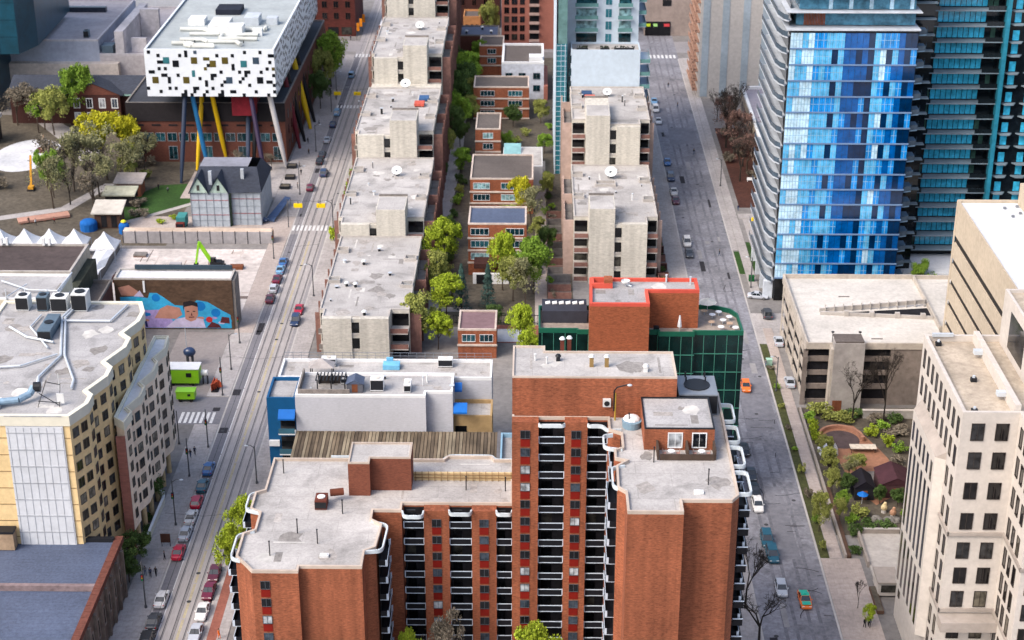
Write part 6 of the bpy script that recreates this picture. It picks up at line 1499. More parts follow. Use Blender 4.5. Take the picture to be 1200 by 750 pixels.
o = thing('entrance_shelter', 'small flat roofed shelter with dark window by the stone tower', 'shelter', (56.5, 229.2, .0)); m = MB(); m.box(54.9, 58, 227.2, 231.5, .36, 2.6); m.build('wall', stone_pale, o); m = MB(); m.box(54.7, 58.2, 227, 231.7, 2.61, 2.9); m.build('roof', stone_band, o); m = MB(); m.box(55.3, 57.6, 227.14, 227.197, 1, 2.3); m.build('glass', win_dark, o)
o = thing('brick_retaining_strip', 'dark brick planting strip along the upper footpath on the right', 'planter', (52.3, 240, 0)); m = MB(); m.box(52.0, 52.7, 238.7, 262, .01, .45); m.build('kerb', M('plant_kerb', C(110, 84, 70)), o); m = MB(); m.box(51.6, 51.95, 238.7, 292, .01, .7); m.build('low_wall', stone_band, o)
# ------------------------------------------------------------------ trees
def leafmat(name, c, var=.45):
    m = M(name, c, rough=.75, var=var, scale=2.2, big=.35, bs=.5, spec=.15, rnd=.12)
    return m
LEAF = {'lime': leafmat('leaf_lime', (.29, .37, .03)), 'green': leafmat('leaf_green', (.17, .28, .035)), 'dark': leafmat('leaf_dark', (.065, .11, .03)), 'olive': leafmat('leaf_olive', (.25, .27, .07)),
        'brown': leafmat('leaf_brown', (.17, .145, .11)), 'yellow': leafmat('leaf_yellow', (.44, .42, .025)), 'needle': leafmat('leaf_needle', (.035, .07, .06)), 'twig': leafmat('leaf_twig', (.20, .20, .10)), 'red': leafmat('leaf_red', (.15, .09, .075))}
bark = M('bark', (.06, .045, .035), var=.3); bark_dark = M('bark_dark', (.03, .024, .02), var=.3)
def branchy(m, rs, p, d, l, r, depth, tips, spread=.6):
    q = p + d * l; m.cyl(p, q, r, r * .68, n=5 if depth > 1 else 4, caps=False)
    if depth == 0: tips.append(q); return
    for k in range(rs.choice([2, 3, 3]) if depth > 1 else rs.choice([2, 3])):
        nd = (d + Vector((rs.uniform(-1, 1), rs.uniform(-1, 1), rs.uniform(-.25, .7))) * spread).normalized()
        branchy(m, rs, q, nd, l * rs.uniform(.62, .85), r * .62, depth - 1, tips, spread)
    if depth > 1: tips.append(q)
def tree_mesh(seed, n, leaf, twigs=3, size=.075, density=1.0):
    """unit tree: 1 high, crown about .9 wide; trunk and limbs, and many small leaf faces in clumps"""
    rs = random.Random(seed); t = MB(); tips = []
    branchy(t, rs, Vector((0, 0, 0)), Vector((rs.uniform(-.06, .06), rs.uniform(-.06, .06), 1)).normalized(), .30, .022, twigs, tips, .62)
    c = MB(); cl = []
    for k in range(int(30 * density)):
        a = rs.uniform(0, 6.283); h = rs.uniform(-.75, 1); rr = math.sqrt(max(.02, 1 - h * h)) * rs.uniform(.35, 1.0)
        cl.append((Vector((.44 * rr * math.cos(a), .44 * rr * math.sin(a), .62 + .31 * h)), rs.uniform(.06, .15)))
    for q in tips:
        if q.z > .42: cl.append((q, rs.uniform(.05, .1)))
    for k in range(n):
        ctr, r = rs.choice(cl)
        v = Vector((rs.gauss(0, 1), rs.gauss(0, 1), rs.gauss(0, .8))).normalized() * r * rs.random() ** .4
        p = ctr + v; s = size * rs.uniform(.45, 1.1) * .5
        a = Vector((rs.gauss(0, 1), rs.gauss(0, 1), rs.gauss(0, 1))).normalized(); b = a.orthogonal().normalized(); e = a.cross(b)
        c.face([p - b * s, p + e * s * .7, p + b * s, p - e * s * .7])
    return t.mesh('trunk', bark), c.mesh('crown', LEAF[leaf])
def bare_mesh(seed, depth=5):
    rs = random.Random(seed); t = MB(); tips = []
    branchy(t, rs, Vector((0, 0, 0)), Vector((0, 0, 1)), .26, .018, 1, [], .2)
    t = MB(); tips = []; branchy(t, rs, Vector((0, 0, 0)), Vector((.03, .02, 1)).normalized(), .24, .018, depth, tips, .62)
    z = max(v[2] for v in t.v); t.v = [(x / z, y / z, w / z) for x, y, w in t.v]
    c = MB()
    for q in tips:
        for k in range(5):
            d = Vector((rs.gauss(0, 1), rs.gauss(0, 1), rs.gauss(.5, .7))).normalized() * rs.uniform(.03, .07); q2 = q / z
            c.cyl(q2, q2 + d, .0022, .001, n=3, caps=False)
    return t.mesh('trunk', bark_dark), c.mesh('crown', bark_dark)
def conifer_mesh(seed):
    rs = random.Random(seed); t = MB(); t.cyl((0, 0, 0), (0, 0, 1), .02, .004, n=6); c = MB()
    for k in range(2600):
        h = rs.random() ** .8; z = .08 + .92 * h; r = .26 * (1 - h) ** .9 * (0.8 + .2 * math.sin(z * 60)) * rs.random() ** .35 + .01; a = rs.uniform(0, 6.283)
        p = Vector((r * math.cos(a), r * math.sin(a), z - r * .35)); s = rs.uniform(.012, .028)
        o = Vector((math.cos(a), math.sin(a), -.5)).normalized(); e = Vector((-math.sin(a), math.cos(a), rs.uniform(-.4, .4)))
        c.face([p - o * s, p + e * s * .6, p + o * s, p - e * s * .6])
    return t.mesh('trunk', bark), c.mesh('crown', LEAF['needle'])
def bush_mesh(seed, n, leaf, size=.16):
    rs = random.Random(seed); t = MB()
    for k in range(5):
        a = rs.uniform(0, 6.28); t.cyl((0, 0, 0), (.3 * math.cos(a), .3 * math.sin(a), .6), .03, .012, n=4)
    c = MB(); cl = [(Vector((rs.uniform(-.35, .35), rs.uniform(-.35, .35), rs.uniform(.25, .75))), rs.uniform(.15, .3)) for k in range(12)]
    for k in range(n):
        ctr, r = rs.choice(cl); p = ctr + Vector((rs.gauss(0, 1), rs.gauss(0, 1), rs.gauss(0, .8))).normalized() * r * rs.random() ** .4
        p.z = max(p.z, .03); s = size * rs.uniform(.5, 1.1) * .5; a = Vector((rs.gauss(0, 1), rs.gauss(0, 1), rs.gauss(0, 1))).normalized(); b = a.orthogonal().normalized(); e = a.cross(b)
        c.face([p - b * s, p + e * s * .7, p + b * s, p - e * s * .7])
    return t.mesh('stem', bark), c.mesh('foliage', LEAF[leaf])
TM = {}
for lf in ('lime', 'green', 'dark', 'olive', 'yellow'):
    TM[lf] = [tree_mesh(hash(lf) % 7 if False else {'lime': 3, 'green': 17, 'dark': 29, 'olive': 41, 'yellow': 53}[lf] + q, 15000, lf, 4, .046) for q in range(2)]
TM['sparse'] = [tree_mesh(71 + q, 3000, 'twig', 5, .045, .7) for q in range(2)]
TM['brown'] = [tree_mesh(81 + q, 2800, 'brown', 5, .045, .8) for q in range(2)]
TM['red'] = [tree_mesh(61 + q, 2600, 'red', 5, .045, .8) for q in range(2)]
TM['bare'] = [bare_mesh(91 + q) for q in range(3)]
TM['conifer'] = [conifer_mesh(97)]
BU = {lf: [bush_mesh(i * 5 + q, 700, lf) for q in range(2)] for i, lf in enumerate(('lime', 'green', 'dark', 'olive', 'brown', 'yellow'))}
cnt = [0]
def tree(kind_, x, y, h, w, label, group=None, z=.0, name=None):
    """w is the crown's width in metres"""
    cnt[0] += 1; t, c = TM[kind_][cnt[0] % len(TM[kind_])]
    o = thing(name or {'bare': 'bare_tree', 'conifer': 'conifer_tree'}.get(kind_, 'leafy_tree'), label, 'tree', (x, y, z), group)
    sub('trunk', t, o); sub('crown', c, o)
    s_ = .74 if group == 'garden trees' else 1.25; w *= s_; h *= min(s_, 1.18); k = w / (.55 if kind_ == 'conifer' else .95); o.scale = (k, k, h); o.rotation_euler = (0, 0, RND.uniform(0, 6.28))
def bush(kind_, x, y, w, h, label, group=None, z=0):
    cnt[0] += 1; t, c = BU[kind_][cnt[0] % 2]
    o = thing('shrub', label, 'shrub', (x, y, z), group); sub('stem', t, o); sub('foliage', c, o); o.scale = (w / 1.2, w / 1.2, h / 1.0); o.rotation_euler = (0, 0, RND.uniform(0, 6.28))
# ------------------------------------------------------------------ cars
tyre = M('tyre', (.012, .012, .013), var=0, big=0, rough=.9); rim = M('rim', (.4, .4, .42), var=0, big=0, rough=.35, metal=.8)
car_glass = M('car_glass', (.015, .02, .026), var=0, big=0, rough=.06, spec=.8); lamp_clear = M('lamp_clear', (.7, .7, .68), var=0, big=0, rough=.15); lamp_red = M('lamp_red', (.4, .01, .01), var=0, big=0, rough=.2); plate_m = M('plate_m', (.6, .6, .6), var=0, big=0)
def paint(n, c):
    m = M('paint_' + n, c, rough=.28, var=0, big=0, spec=.6); return m
PAINT = {'white': paint('white', (.72, .73, .75)), 'silver': paint('silver', (.42, .45, .5)), 'black': paint('black', (.018, .019, .022)), 'charcoal': paint('charcoal', (.05, .055, .065)), 'red': paint('red', (.42, .012, .04)), 'maroon': paint('maroon', (.13, .012, .035)),
         'blue': paint('blue', (.03, .12, .32)), 'skyblue': paint('skyblue', (.16, .33, .52)), 'teal': paint('teal', (.015, .085, .13)), 'orange': paint('orange', (.75, .16, .02)), 'cab_green': paint('cab_green', (.02, .42, .28)), 'navy': paint('navy', (.02, .04, .1)), 'burgundy': paint('burgundy', (.09, .015, .03))}
def loft(m, secs, mi=0, cap=True):
    """sections along Y, each a list of points of equal length"""
    i0 = len(m.v); n = len(secs[0])
    for s in secs: m.v += s
    for k in range(len(secs) - 1):
        for j in range(n):
            l = (j + 1) % n; a = i0 + k * n
            m.f.append((a + j, a + l, a + n + l, a + n + j)); m.m.append(mi)
    if cap:
        m.f.append(tuple(i0 + j for j in reversed(range(n)))); m.m.append(mi); m.f.append(tuple(i0 + (len(secs) - 1) * n + j for j in range(n))); m.m.append(mi)
def car_parts(L=4.6, Wd=1.82, Hh=1.45, style='sedan'):
    """nose towards -Y; centre on the ground"""
    b = MB(); hw = Wd / 2; f, r = -L / 2, L / 2
    def sec(y, w, z0, zs, z1, ch=.14): # hull section: lower, shoulder, deck
        return [(-w + ch, y, z0), (w - ch, y, z0), (w, y, z0 + .18), (w, y, zs), (w - ch, y, z1), (-w + ch, y, z1), (-w, y, zs), (-w, y, z0 + .18)]
    loft(b, [sec(f, hw * .78, .28, .50, .58), sec(f + .18, hw * .94, .2, .58, .72), sec(f + 1.15, hw, .18, .72, .90), sec(f + 1.5, hw, .18, .76, .94), sec(r - 1.1, hw, .18, .78, .98), sec(r - .22, hw * .95, .2, .74, .94 if style == 'sedan' else .98), sec(r, hw * .84, .3, .62, .80)])
    # roof panel carried on a glass cabin
    if style == 'sedan': y0, y1, y2, y3 = f + 1.35, f + 2.05, r - 1.5, r - .75
    else: y0, y1, y2, y3 = f + 1.2, f + 1.85, r - .55, r - .18
    zt = Hh; wt = hw * .76; wb = hw * .93; zb = .93
    b.prism([(-wt, y1), (wt, y1), (wt, y2), (-wt, y2)], zt - .05, zt)
    for s in (-1, 1):
        b.beam((s * wb * .98, y0, zb), (s * wt * .98, y1, zt - .03), .09, .07); b.beam((s * wt * .98, y2, zt - .03), (s * wb * .98, y3, zb), .12, .08)
        ym = (y1 + y2) / 2; b.beam((s * (wb), ym, zb), (s * wt, ym, zt - .02), .1, .04)
        b.box(s * (hw + .09) - .09, s * (hw + .09) + .09, y0 + .25, y0 + .42, .92, 1.06)
    g = MB(); q = [(-wb, y0, zb), (wb, y0, zb), (wb, y3, zb), (-wb, y3, zb)]; t = [(-wt, y1, zt - .055), (wt, y1, zt - .055), (wt, y2, zt - .055), (-wt, y2, zt - .055)]
    for k in range(4): l = (k + 1) % 4; g.face([q[k], q[l], t[l], t[k]])
    w = MB(); w.cyl((-.11, 0, 0), (.11, 0, 0), .33, n=14, m=0); w.cyl((-.125, 0, 0), (.125, 0, 0), .19, n=10, m=1)
    hl = MB(); hl.box(-.2, .2, -.05, .05, -.08, .08)
    return b, g, w.mesh('wheel', [tyre, rim]), hl.mesh('headlight', lamp_clear), hl.mesh('taillight', lamp_red), L, Wd
CP = {'sedan': car_parts(), 'hatch': car_parts(4.25, 1.8, 1.52, 'hatch'), 'suv': car_parts(4.7, 1.92, 1.72, 'hatch')}
CB = {}
def car(x, y, rz, style, colour, label, group='parked cars', roofc=None, z=.02, name='parked_car', cat='car'):
    b, g, wm, hm, tm, L, Wd = CP[style]
    k = (style, colour)
    if k not in CB: CB[k] = (b.mesh('body', PAINT[colour]), g.mesh('window_glass', car_glass))
    o = thing(name, label, cat, (x, y, z), group)
    sub('body', CB[k][0], o); sub('window_glass', CB[k][1], o)
    for sx in (-1, 1):
        for yy in (-L / 2 + .86, L / 2 - .86): sub('wheel', wm, o, (sx * (Wd / 2 - .1), yy, .33))
        sub('headlight', hm, o, (sx * Wd * .3, -L / 2 + .12, .62)); sub('taillight', tm, o, (sx * Wd * .34, L / 2 - .06, .74))
    o.rotation_euler = (0, 0, rz + RND.uniform(-.02, .02)); return o
PI = math.pi
left_cars = [(242, 549, 'sedan', 'blue', 'blue car, farthest of the parked row beside the hotel'), (234, 569, 'sedan', 'teal', 'dark teal car parked behind the red one by the hotel'), (227, 588, 'hatch', 'red', 'red hatchback parked between the dark teal car and the white car'),
 (221, 606, 'sedan', 'white', 'white car parked behind the pale silver car'), (213.5, 625, 'sedan', 'silver', 'pale silver car parked in front of the red car with a person beside it'), (207.5, 647, 'sedan', 'red', 'red car with a person standing at its side'),
 (188.5, 702, 'sedan', 'white', 'white car alone at the kerb near the dark stone building'), (178, 728, 'sedan', 'charcoal', 'charcoal car behind the lone white car'), (172, 749, 'suv', 'black', 'black car cut off by the bottom edge of the photo')]
A_, B_ = 0, 0
def gp(px, py, h=0.0):
    """ground point seen at a photo pixel (for the kerb rows measured on the photo)"""
    u = (px - 600) / 1982; v = (375 - py) / 1982; a = rad(.765); t = rad(24.2)
    fx, fy = -math.sin(a), math.cos(a)
    d = (fx * math.cos(t) + fy * u + v * fx * math.sin(t), fy * math.cos(t) - fx * u + v * fy * math.sin(t), -math.sin(t) + v * math.cos(t))
    k = (h - 150) / d[2]; return d[0] * k, d[1] * k
for px, py, st, c, l in left_cars:
    x, y = gp(px, py, .5); car(-58.25, y, PI, st, c, l, 'cars parked along the left kerb of the left street')
for px, py, st, c, l in ((268, 672, 'sedan', 'burgundy', 'dark burgundy car, rear one of the pair by the brick paving strip'), (262.5, 693, 'sedan', 'maroon', 'maroon car, front one of the pair by the brick paving strip'), (253, 717, 'sedan', 'white', 'white car beside the worker in orange, upper of two'), (248, 742, 'sedan', 'silver', 'silver white car at the bottom edge beside the worker in orange')):
    x, y = gp(px, py, .5); car(-51.2, y, 0, st, c, l, 'cars parked along the right kerb of the left street')
for px, py, st, c, l in ((330, 307, 'sedan', 'blue', 'dark blue car, farthest of the row beside the building site'), (326, 316, 'sedan', 'skyblue', 'light blue car second in the row beside the building site'), (321, 327, 'sedan', 'maroon', 'maroon car in the middle of the row beside the building site'), (318, 338, 'hatch', 'silver', 'silver car fourth in the row beside the building site'), (314.5, 350, 'sedan', 'burgundy', 'burgundy car nearest in the row beside the building site'),
  (388, 132, 'suv', 'skyblue', 'blue grey car behind the yellow crossing sign'), (384, 146, 'sedan', 'navy', 'navy car before the school with coloured legs'), (378, 164, 'sedan', 'silver', 'silver car before the white leg'), (372.5, 181, 'sedan', 'charcoal', 'charcoal car, upper of the close pair below the silver car'), (369, 189, 'sedan', 'black', 'black car, lower of the close pair below the silver car')):
    x, y = gp(px, py, .5); car(-58.25, y, PI, st, c, l, 'cars parked along the left kerb of the left street')
x, y = gp(378, 203, .5); car(-56.0, y, PI, 'suv', 'navy', 'navy car driving on the tracks above the yellow signs', 'cars driving on the left street', name='driving_car')
x, y = gp(357, 220, .5); car(-58.2, y, PI, 'hatch', 'maroon', 'maroon car waiting just above the yellow crossing signs', 'cars driving on the left street', name='driving_car')
x, y = gp(400, 88, .5); car(-58.0, y, PI, 'suv', 'skyblue', 'sky blue van right behind the far yellow sign', 'cars driving on the left street', name='driving_car')
x, y = gp(435, 67, .5); car(-52.4, y, 0, 'sedan', 'white', 'white car driving away beyond the far crossing', 'cars driving on the left street', name='driving_car')
x, y = gp(437, 92, .5); car(-50.9, y, 0, 'sedan', 'burgundy', 'dark car parked beside the fourth concrete block', 'cars parked along the right kerb of the left street')
x, y = gp(357.5, 363, .5); car(-51.1, y, 0, 'sedan', 'red', 'red car parked beside the nearest concrete block', 'cars parked along the right kerb of the left street')
x, y = gp(354.5, 376, .5); car(-51.1, y, 0, 'suv', 'navy', 'navy car parked behind the red one at the nearest concrete block', 'cars parked along the right kerb of the left street')
x, y = gp(304, 257, .5); car(x, y, rad(70), 'sedan', 'navy', 'dark blue car beside the wrapped house', 'cars at the wrapped house')
for px, py, st, c, l in ((762, 119, 'sedan', 'skyblue', 'grey blue car, farthest in the left row of the right street'), (763.5, 128, 'suv', 'white', 'white car second from the far end of the right street row'), (766, 142, 'sedan', 'white', 'white car third from the far end of the right street row'), (779.5, 190, 'sedan', 'blue', 'blue car beside the second right block'), (786, 208, 'suv', 'navy', 'dark blue car ahead of the white and maroon pair'), (788.5, 225, 'sedan', 'white', 'white car touching the maroon car on the right street'), (791.5, 235, 'sedan', 'burgundy', 'dark maroon car behind the white one on the right street'), (805, 284, 'suv', 'white', 'white car ahead of the charcoal car near the light green street tree'), (807.5, 297, 'sedan', 'charcoal', 'charcoal car near the light green street tree'), (874, 453, 'hatch', 'orange', 'bright orange car beside the green glass building'),
  (872, 527, 'sedan', 'black', 'black car half hidden behind the tower balconies'), (880, 556, 'sedan', 'charcoal', 'charcoal car behind the tower balconies'), (884, 574, 'sedan', 'black', 'black car just ahead of the white car by the brick tower'), (888, 592, 'hatch', 'white', 'white car parked by the right side of the brick tower'), (898.5, 632, 'suv', 'teal', 'dark teal car, front of the teal pair'), (905, 650, 'suv', 'teal', 'dark teal car, rear of the teal pair'), (915.5, 690, 'hatch', 'silver', 'silver car parked opposite the green and orange taxi')):
    x, y = gp(px, py, .5); car(max(36.4, x), y, 0, st, c, l, 'cars parked along the right street')
x, y = gp(943, 703, .5); t = car(x, y, 0, 'sedan', 'orange', 'green and orange taxi driving on the right street', None, name='taxi', cat='taxi')
b, g_, *_ = CP['sedan']; m = MB(); m.box(-.66, .66, -.22, .78, 1.452, 1.475); m.box(-.68, .68, -2.0, -1.0, .9, .925); m.box(-.68, .68, 1.55, 2.1, .965, .985); m.box(-.25, .25, .1, .3, 1.476, 1.6); q = m.mesh('green_panel', PAINT['cab_green']); sub('green_panel', q, t)
x, y = gp(888, 347, .5); car(x, y, rad(78), 'sedan', 'silver', 'silver white car turning into the driveway before the blue tower', None, name='driving_car')
x, y = gp(921, 400, .5); car(51.4 + .2, y, PI, 'sedan', 'silver', 'silver car on the ramp beside the garage, farther of two', 'cars beside the garage')
x, y = gp(936, 448, .5); car(51.3, y, PI, 'sedan', 'silver', 'silver car beside the garage, nearer of two', 'cars beside the garage')
x, y = gp(911, 368, .5); car(50.9, y, PI, 'suv', 'charcoal', 'charcoal car at the mouth of the garage lane', 'cars beside the garage')
# streetcar far up the left street
T = thing('streetcar', 'red and white streetcar far up the left street', 'streetcar', (-52.3, 577, .02)); m = MB(); m.box(-53.5, -51.1, 569, 585, .5, 1.9); m.build('lower_body', PAINT['red'], T); m = MB(); m.box(-53.45, -51.15, 569.05, 584.95, 1.91, 3.4); m.build('upper_body', white_paint, T); m = MB(); m.box(-53.3, -51.3, 568.96, 569.04, 2.0, 3.0); m.build('windscreen', car_glass, T)
m = MB()
for yy in (571, 576, 581): m.box(-53.2, -51.4, yy, yy + 1.6, .03, .49)
m.build('bogie', black_rubber, T)
# box truck and trailers
T = thing('box_truck', 'small teal box truck parked before the wrapped house', 'truck', (-86.2, 388.2, .02)); m = MB(); m.box(-87.4, -85.2, 386.4, 390.2, .8, 3.3); m.build('cargo_box', M('truck_teal', C(70, 150, 150), var=.1), T); m = MB(); m.box(-87.3, -85.3, 385, 386.36, .6, 2.2); m.build('cab', M('truck_red', C(130, 50, 44)), T); m = MB(); m.box(-87.1, -85.5, 384.95, 384.995, 1.4, 2.1); m.build('windscreen', car_glass, T)
for sx in (-87.2, -85.6):
    for yy in (385.9, 389.2): m = MB(); m.cyl((sx, yy, .42), (sx + .3, yy, .42), .4, n=12); m.build('wheel', tyre, T)
def trailer(label, x, y, L, Wd, h, top):
    T = thing('food_trailer', label, 'trailer', (x, y, .02)); m = MB(); m.box(x - L / 2, x + L / 2, y - Wd / 2, y + Wd / 2, .7, .7 + h); m.build('body', lime, T); m = MB(); m.box(x - L / 2 - .1, x + L / 2 + .1, y - Wd / 2 - .1, y + Wd / 2 + .1, .71 + h, .85 + h); m.build('roof', top, T)
    m = MB(); m.box(x + L * .12, x + L * .28, y - Wd / 2 - .05, y - Wd / 2 - .003, .7 + h * .45, .7 + h * .75); m.build('hatch', dark_room, T)
    for a in (-.3, .3):
        for b_ in (-1, 1): m = MB(); m.cyl((x + a * L, y + b_ * (Wd / 2 - .25) - .12, .4), (x + a * L, y + b_ * (Wd / 2 - .25) + .12, .4), .38, n=12); m.build('wheel', tyre, T)
trailer('long lime green trailer with white roof in the parking lot', -69.5, 302.2, 6.6, 3.2, 3.0, white_paint)
trailer('small lime green trailer beside the long one', -67.6, 294.6, 3.6, 2.0, 1.5, lime)
T = thing('trailer_hitch_unit', 'white tank with dark pump at the end of the green trailer', 'tank', (-65.2, 302, .02)); m = MB(); m.cyl((-65.9, 302, 2.4), (-64.6, 302, 2.4), .6, n=12); m.build('tank', white_metal, T); m = MB()
for a in (-65.7, -64.8): m.box(a, a + .15, 301.6, 302.4, .03, 1.9)
m.build('frame', dark_metal, T)
T = thing('feature_robot', 'dark blue rounded kiosk on legs in the parking lot', 'kiosk', (-69.8, 310.4, .01)); m = MB(); m.ball((-69.8, 310.4, 3.0), 1.3, 1.1, 1.0, n=12); m.build('body', PAINT['navy'], T, smooth=True); m = MB(); m.cyl((-70.3, 310.4, .02), (-70.3, 310.4, 2.3), .3); m.cyl((-69.3, 310.4, .02), (-69.3, 310.4, 2.3), .3); m.build('leg', PAINT['charcoal'], T); m = MB(); m.cyl((-70.3, 310.4, 3.9), (-70.3, 310.4, 9.0), .07); m.build('mast', galv, T)
T = thing('barrier_stack', 'heap of orange safety barriers at the corner of the parking lot', 'barriers', (-62.7, 299, .12)); m = MB(); rs = random.Random(3)
for k in range(5): a = rs.uniform(-.5, .5); m.beam((-63.3 + k * .3, 298 + k * .4, 1.0), (-62.7 + k * .25 + a, 300.6 - k * .3, 1.4), .15, 1.5)
m.build('barrier', M('barrier_orange', C(206, 92, 60), var=.15), T); m = MB(); m.box(-63.4, -62, 297.8, 300.6, .13, .3); m.build('base', dark_metal, T)
# ------------------------------------------------------------------ people: one continuous body each
SKIN = M('skin', (.42, .25, .17), var=0, big=0); HAIR = M('hair', (.02, .014, .01), var=0, big=0); SHOE = M('shoe', (.02, .02, .022), var=0, big=0)
def person_mesh(top, legs, stride=.18, arm=.12):
    me = bpy.data.meshes.new('body'); V = []; E = []; Rr = []
    def add(p, r, par=None):
        V.append(p); Rr.append(r)
        if par is not None: E.append((par, len(V) - 1))
        return len(V) - 1
    pel = add((0, 0, .95), .155); w = add((0, .01, 1.12), .14, pel); ch = add((0, .01, 1.34), .165, w); nk = add((0, 0, 1.50), .06, ch); hd = add((0, -.01, 1.60), .085, nk); add((0, -.01, 1.70), .085, hd)
    for s in (-1, 1):
        h = add((s * .10, 0, .88), .10, pel); k = add((s * .11, -s * stride * .5 - .02, .48), .07, h); a = add((s * .11, -s * stride + .03, .08), .05, k); add((s * .12, -s * stride - .12, .04), .04, a)
        sh = add((s * .19, .01, 1.42), .07, ch); el = add((s * .25, s * arm * .5 + .02, 1.14), .05, sh); wr = add((s * .26, s * arm - .06, .90), .038, el); add((s * .26, s * arm - .09, .80), .035, wr)
    me.from_pydata(V, E, []); ob = bpy.data.objects.new('p', me); COL.objects.link(ob)
    md = ob.modifiers.new('s', 'SKIN'); 
    for i, v in enumerate(me.skin_vertices[0].data): v.radius = (Rr[i], Rr[i] * (.72 if i in (0, 1, 2) else 1)); v.use_root = (i == 0)
    ob.modifiers.new('u', 'SUBSURF').levels = 1; ob.modifiers['u'].render_levels = 1
    dg = bpy.context.evaluated_depsgraph_get(); out = bpy.data.meshes.new_from_object(ob.evaluated_get(dg)); bpy.data.objects.remove(ob)
    out.materials.clear()
    for m in (legs, top, SKIN, SHOE): out.materials.append(m)
    for p in out.polygons:
        z = p.center.z; p.material_index = 3 if z < .09 else 0 if z < .97 else 2 if (z > 1.49 or (z < .93 and abs(p.center.x) > .2)) else 1
        if abs(p.center.x) > .2 and .9 < z < 1.0: p.material_index = 1
        p.use_smooth = True
    out.name = 'person'; return out
CL = {n: M('cloth_' + n, c, var=0, big=0, rough=.95) for n, c in dict(black=(.015, .015, .018), navy=(.02, .03, .07), grey=(.14, .14, .15), orange=(.85, .17, .02), white=(.6, .6, .6), denim=(.05, .08, .15), brown=(.09, .05, .03), red=(.4, .03, .03)).items()}
hair_m = MB(); hair_m.ball((0, .01, 1.685), .108, .115, .10, n=12, k=6, lo=-15); HM = hair_m.mesh('hair', HAIR, smooth=True)
face_m = MB()
for s in (-1, 1): face_m.ball((s * .035, -.092, 1.655), .011, n=6, k=4)
face_m.ball((0, -.1, 1.63), .014, .02, .022, n=6, k=4); face_m.box(-.025, .025, -.098, -.088, 1.588, 1.598); FM = face_m.mesh('face', M('face_dark', (.16, .07, .05), var=0, big=0))
PMS = {}
def person(px, py, rz, top, legs, label, group=None, z=.12, at=None):
    k = (top, legs)
    if k not in PMS: PMS[k] = person_mesh(CL[top], CL[legs], .12 + .03 * len(PMS) % .1)
    x, y = at or gp(px, py, z); o = bpy.data.objects.new('person', PMS[k]); COL.objects.link(o); o.location = (x, y, z); o.rotation_euler = (0, 0, rz); tag(o, label, 'person', group); sub('hair', HM, o); sub('face', FM, o); return o
person(193, 656, 1.6, 'black', 'black', 'person in black standing at the side of the red car')
person(170.5, 674, .4, 'grey', 'denim', 'person in grey, left of the three walking on the left pavement', 'walkers on the left pavement'); person(176.5, 676, .1, 'navy', 'black', 'shorter person in navy between the two others on the left pavement', 'walkers on the left pavement'); person(183, 675, -.3, 'black', 'black', 'person in black, right of the three walking on the left pavement', 'walkers on the left pavement')
person(223.5, 536, 3.0, 'black', 'denim', 'person in black and jeans walking past the hotel corner', 'walkers by the hotel'); person(228.5, 533, 3.2, 'navy', 'black', 'person in navy walking past the hotel corner', 'walkers by the hotel')
person(257, 748, 1.2, 'orange', 'orange', 'worker in bright orange clothing beside the silver white car')
person(1013, 735, .3, 'black', 'black', 'person in black, left of two by the young tree', 'walkers by the stone tower'); person(1018.5, 735, -.2, 'navy', 'black', 'person in navy, right of two by the young tree', 'walkers by the stone tower')
for i, (px, py, c, l) in enumerate(((366, 140, 'black', 'person in black at the kerb below the far crossing'), (374, 147, 'navy', 'person in navy at the kerb beside the navy car'), (361, 168, 'black', 'person in black walking by the maroon leg'), (362, 181, 'brown', 'person in brown walking near the charcoal car'), (351, 196, 'grey', 'person in grey walking across the school forecourt'), (353, 205, 'black', 'person in black above the maroon car'), (349, 221, 'black', 'person in black beside the maroon car'), (394, 117, 'grey', 'person in grey beside the yellow sign'), (404, 60, 'black', 'person in black on the far left pavement'), (411, 47, 'navy', 'person in navy at the far corner'))):
    person(px, py, i * 1.3, c, 'black', l, 'people before the school')
for i, (px, py, c, l) in enumerate(((783, 103, 'black', 'person in black on the far right pavement'), (794, 126, 'brown', 'person in brown walking on the right pavement'), (813, 181, 'black', 'person in black beside the bare tree garden'), (865, 247, 'navy', 'person in navy near the pale forecourt'), (843, 300, 'black', 'person in black on the verge of the right street'), (897, 430, 'grey', 'person in grey on the path beside the garage'))):
    person(px, py, i * 1.1, c, 'denim', l, 'people along the right street')
for i, (px, py, c, l) in enumerate(((34, 262, 'black', 'person in black behind the leftmost tents'), (42, 264, 'white', 'person in white behind the second tent'), (64, 262, 'red', 'person in red behind the third tent'), (186, 222, 'black', 'person in black on the path beside the navy leg'), (197, 226, 'grey', 'person in grey on the path beside the navy leg'))):
    person(px, py, i * .9, c, 'black', l, 'people in the park', z=.02)
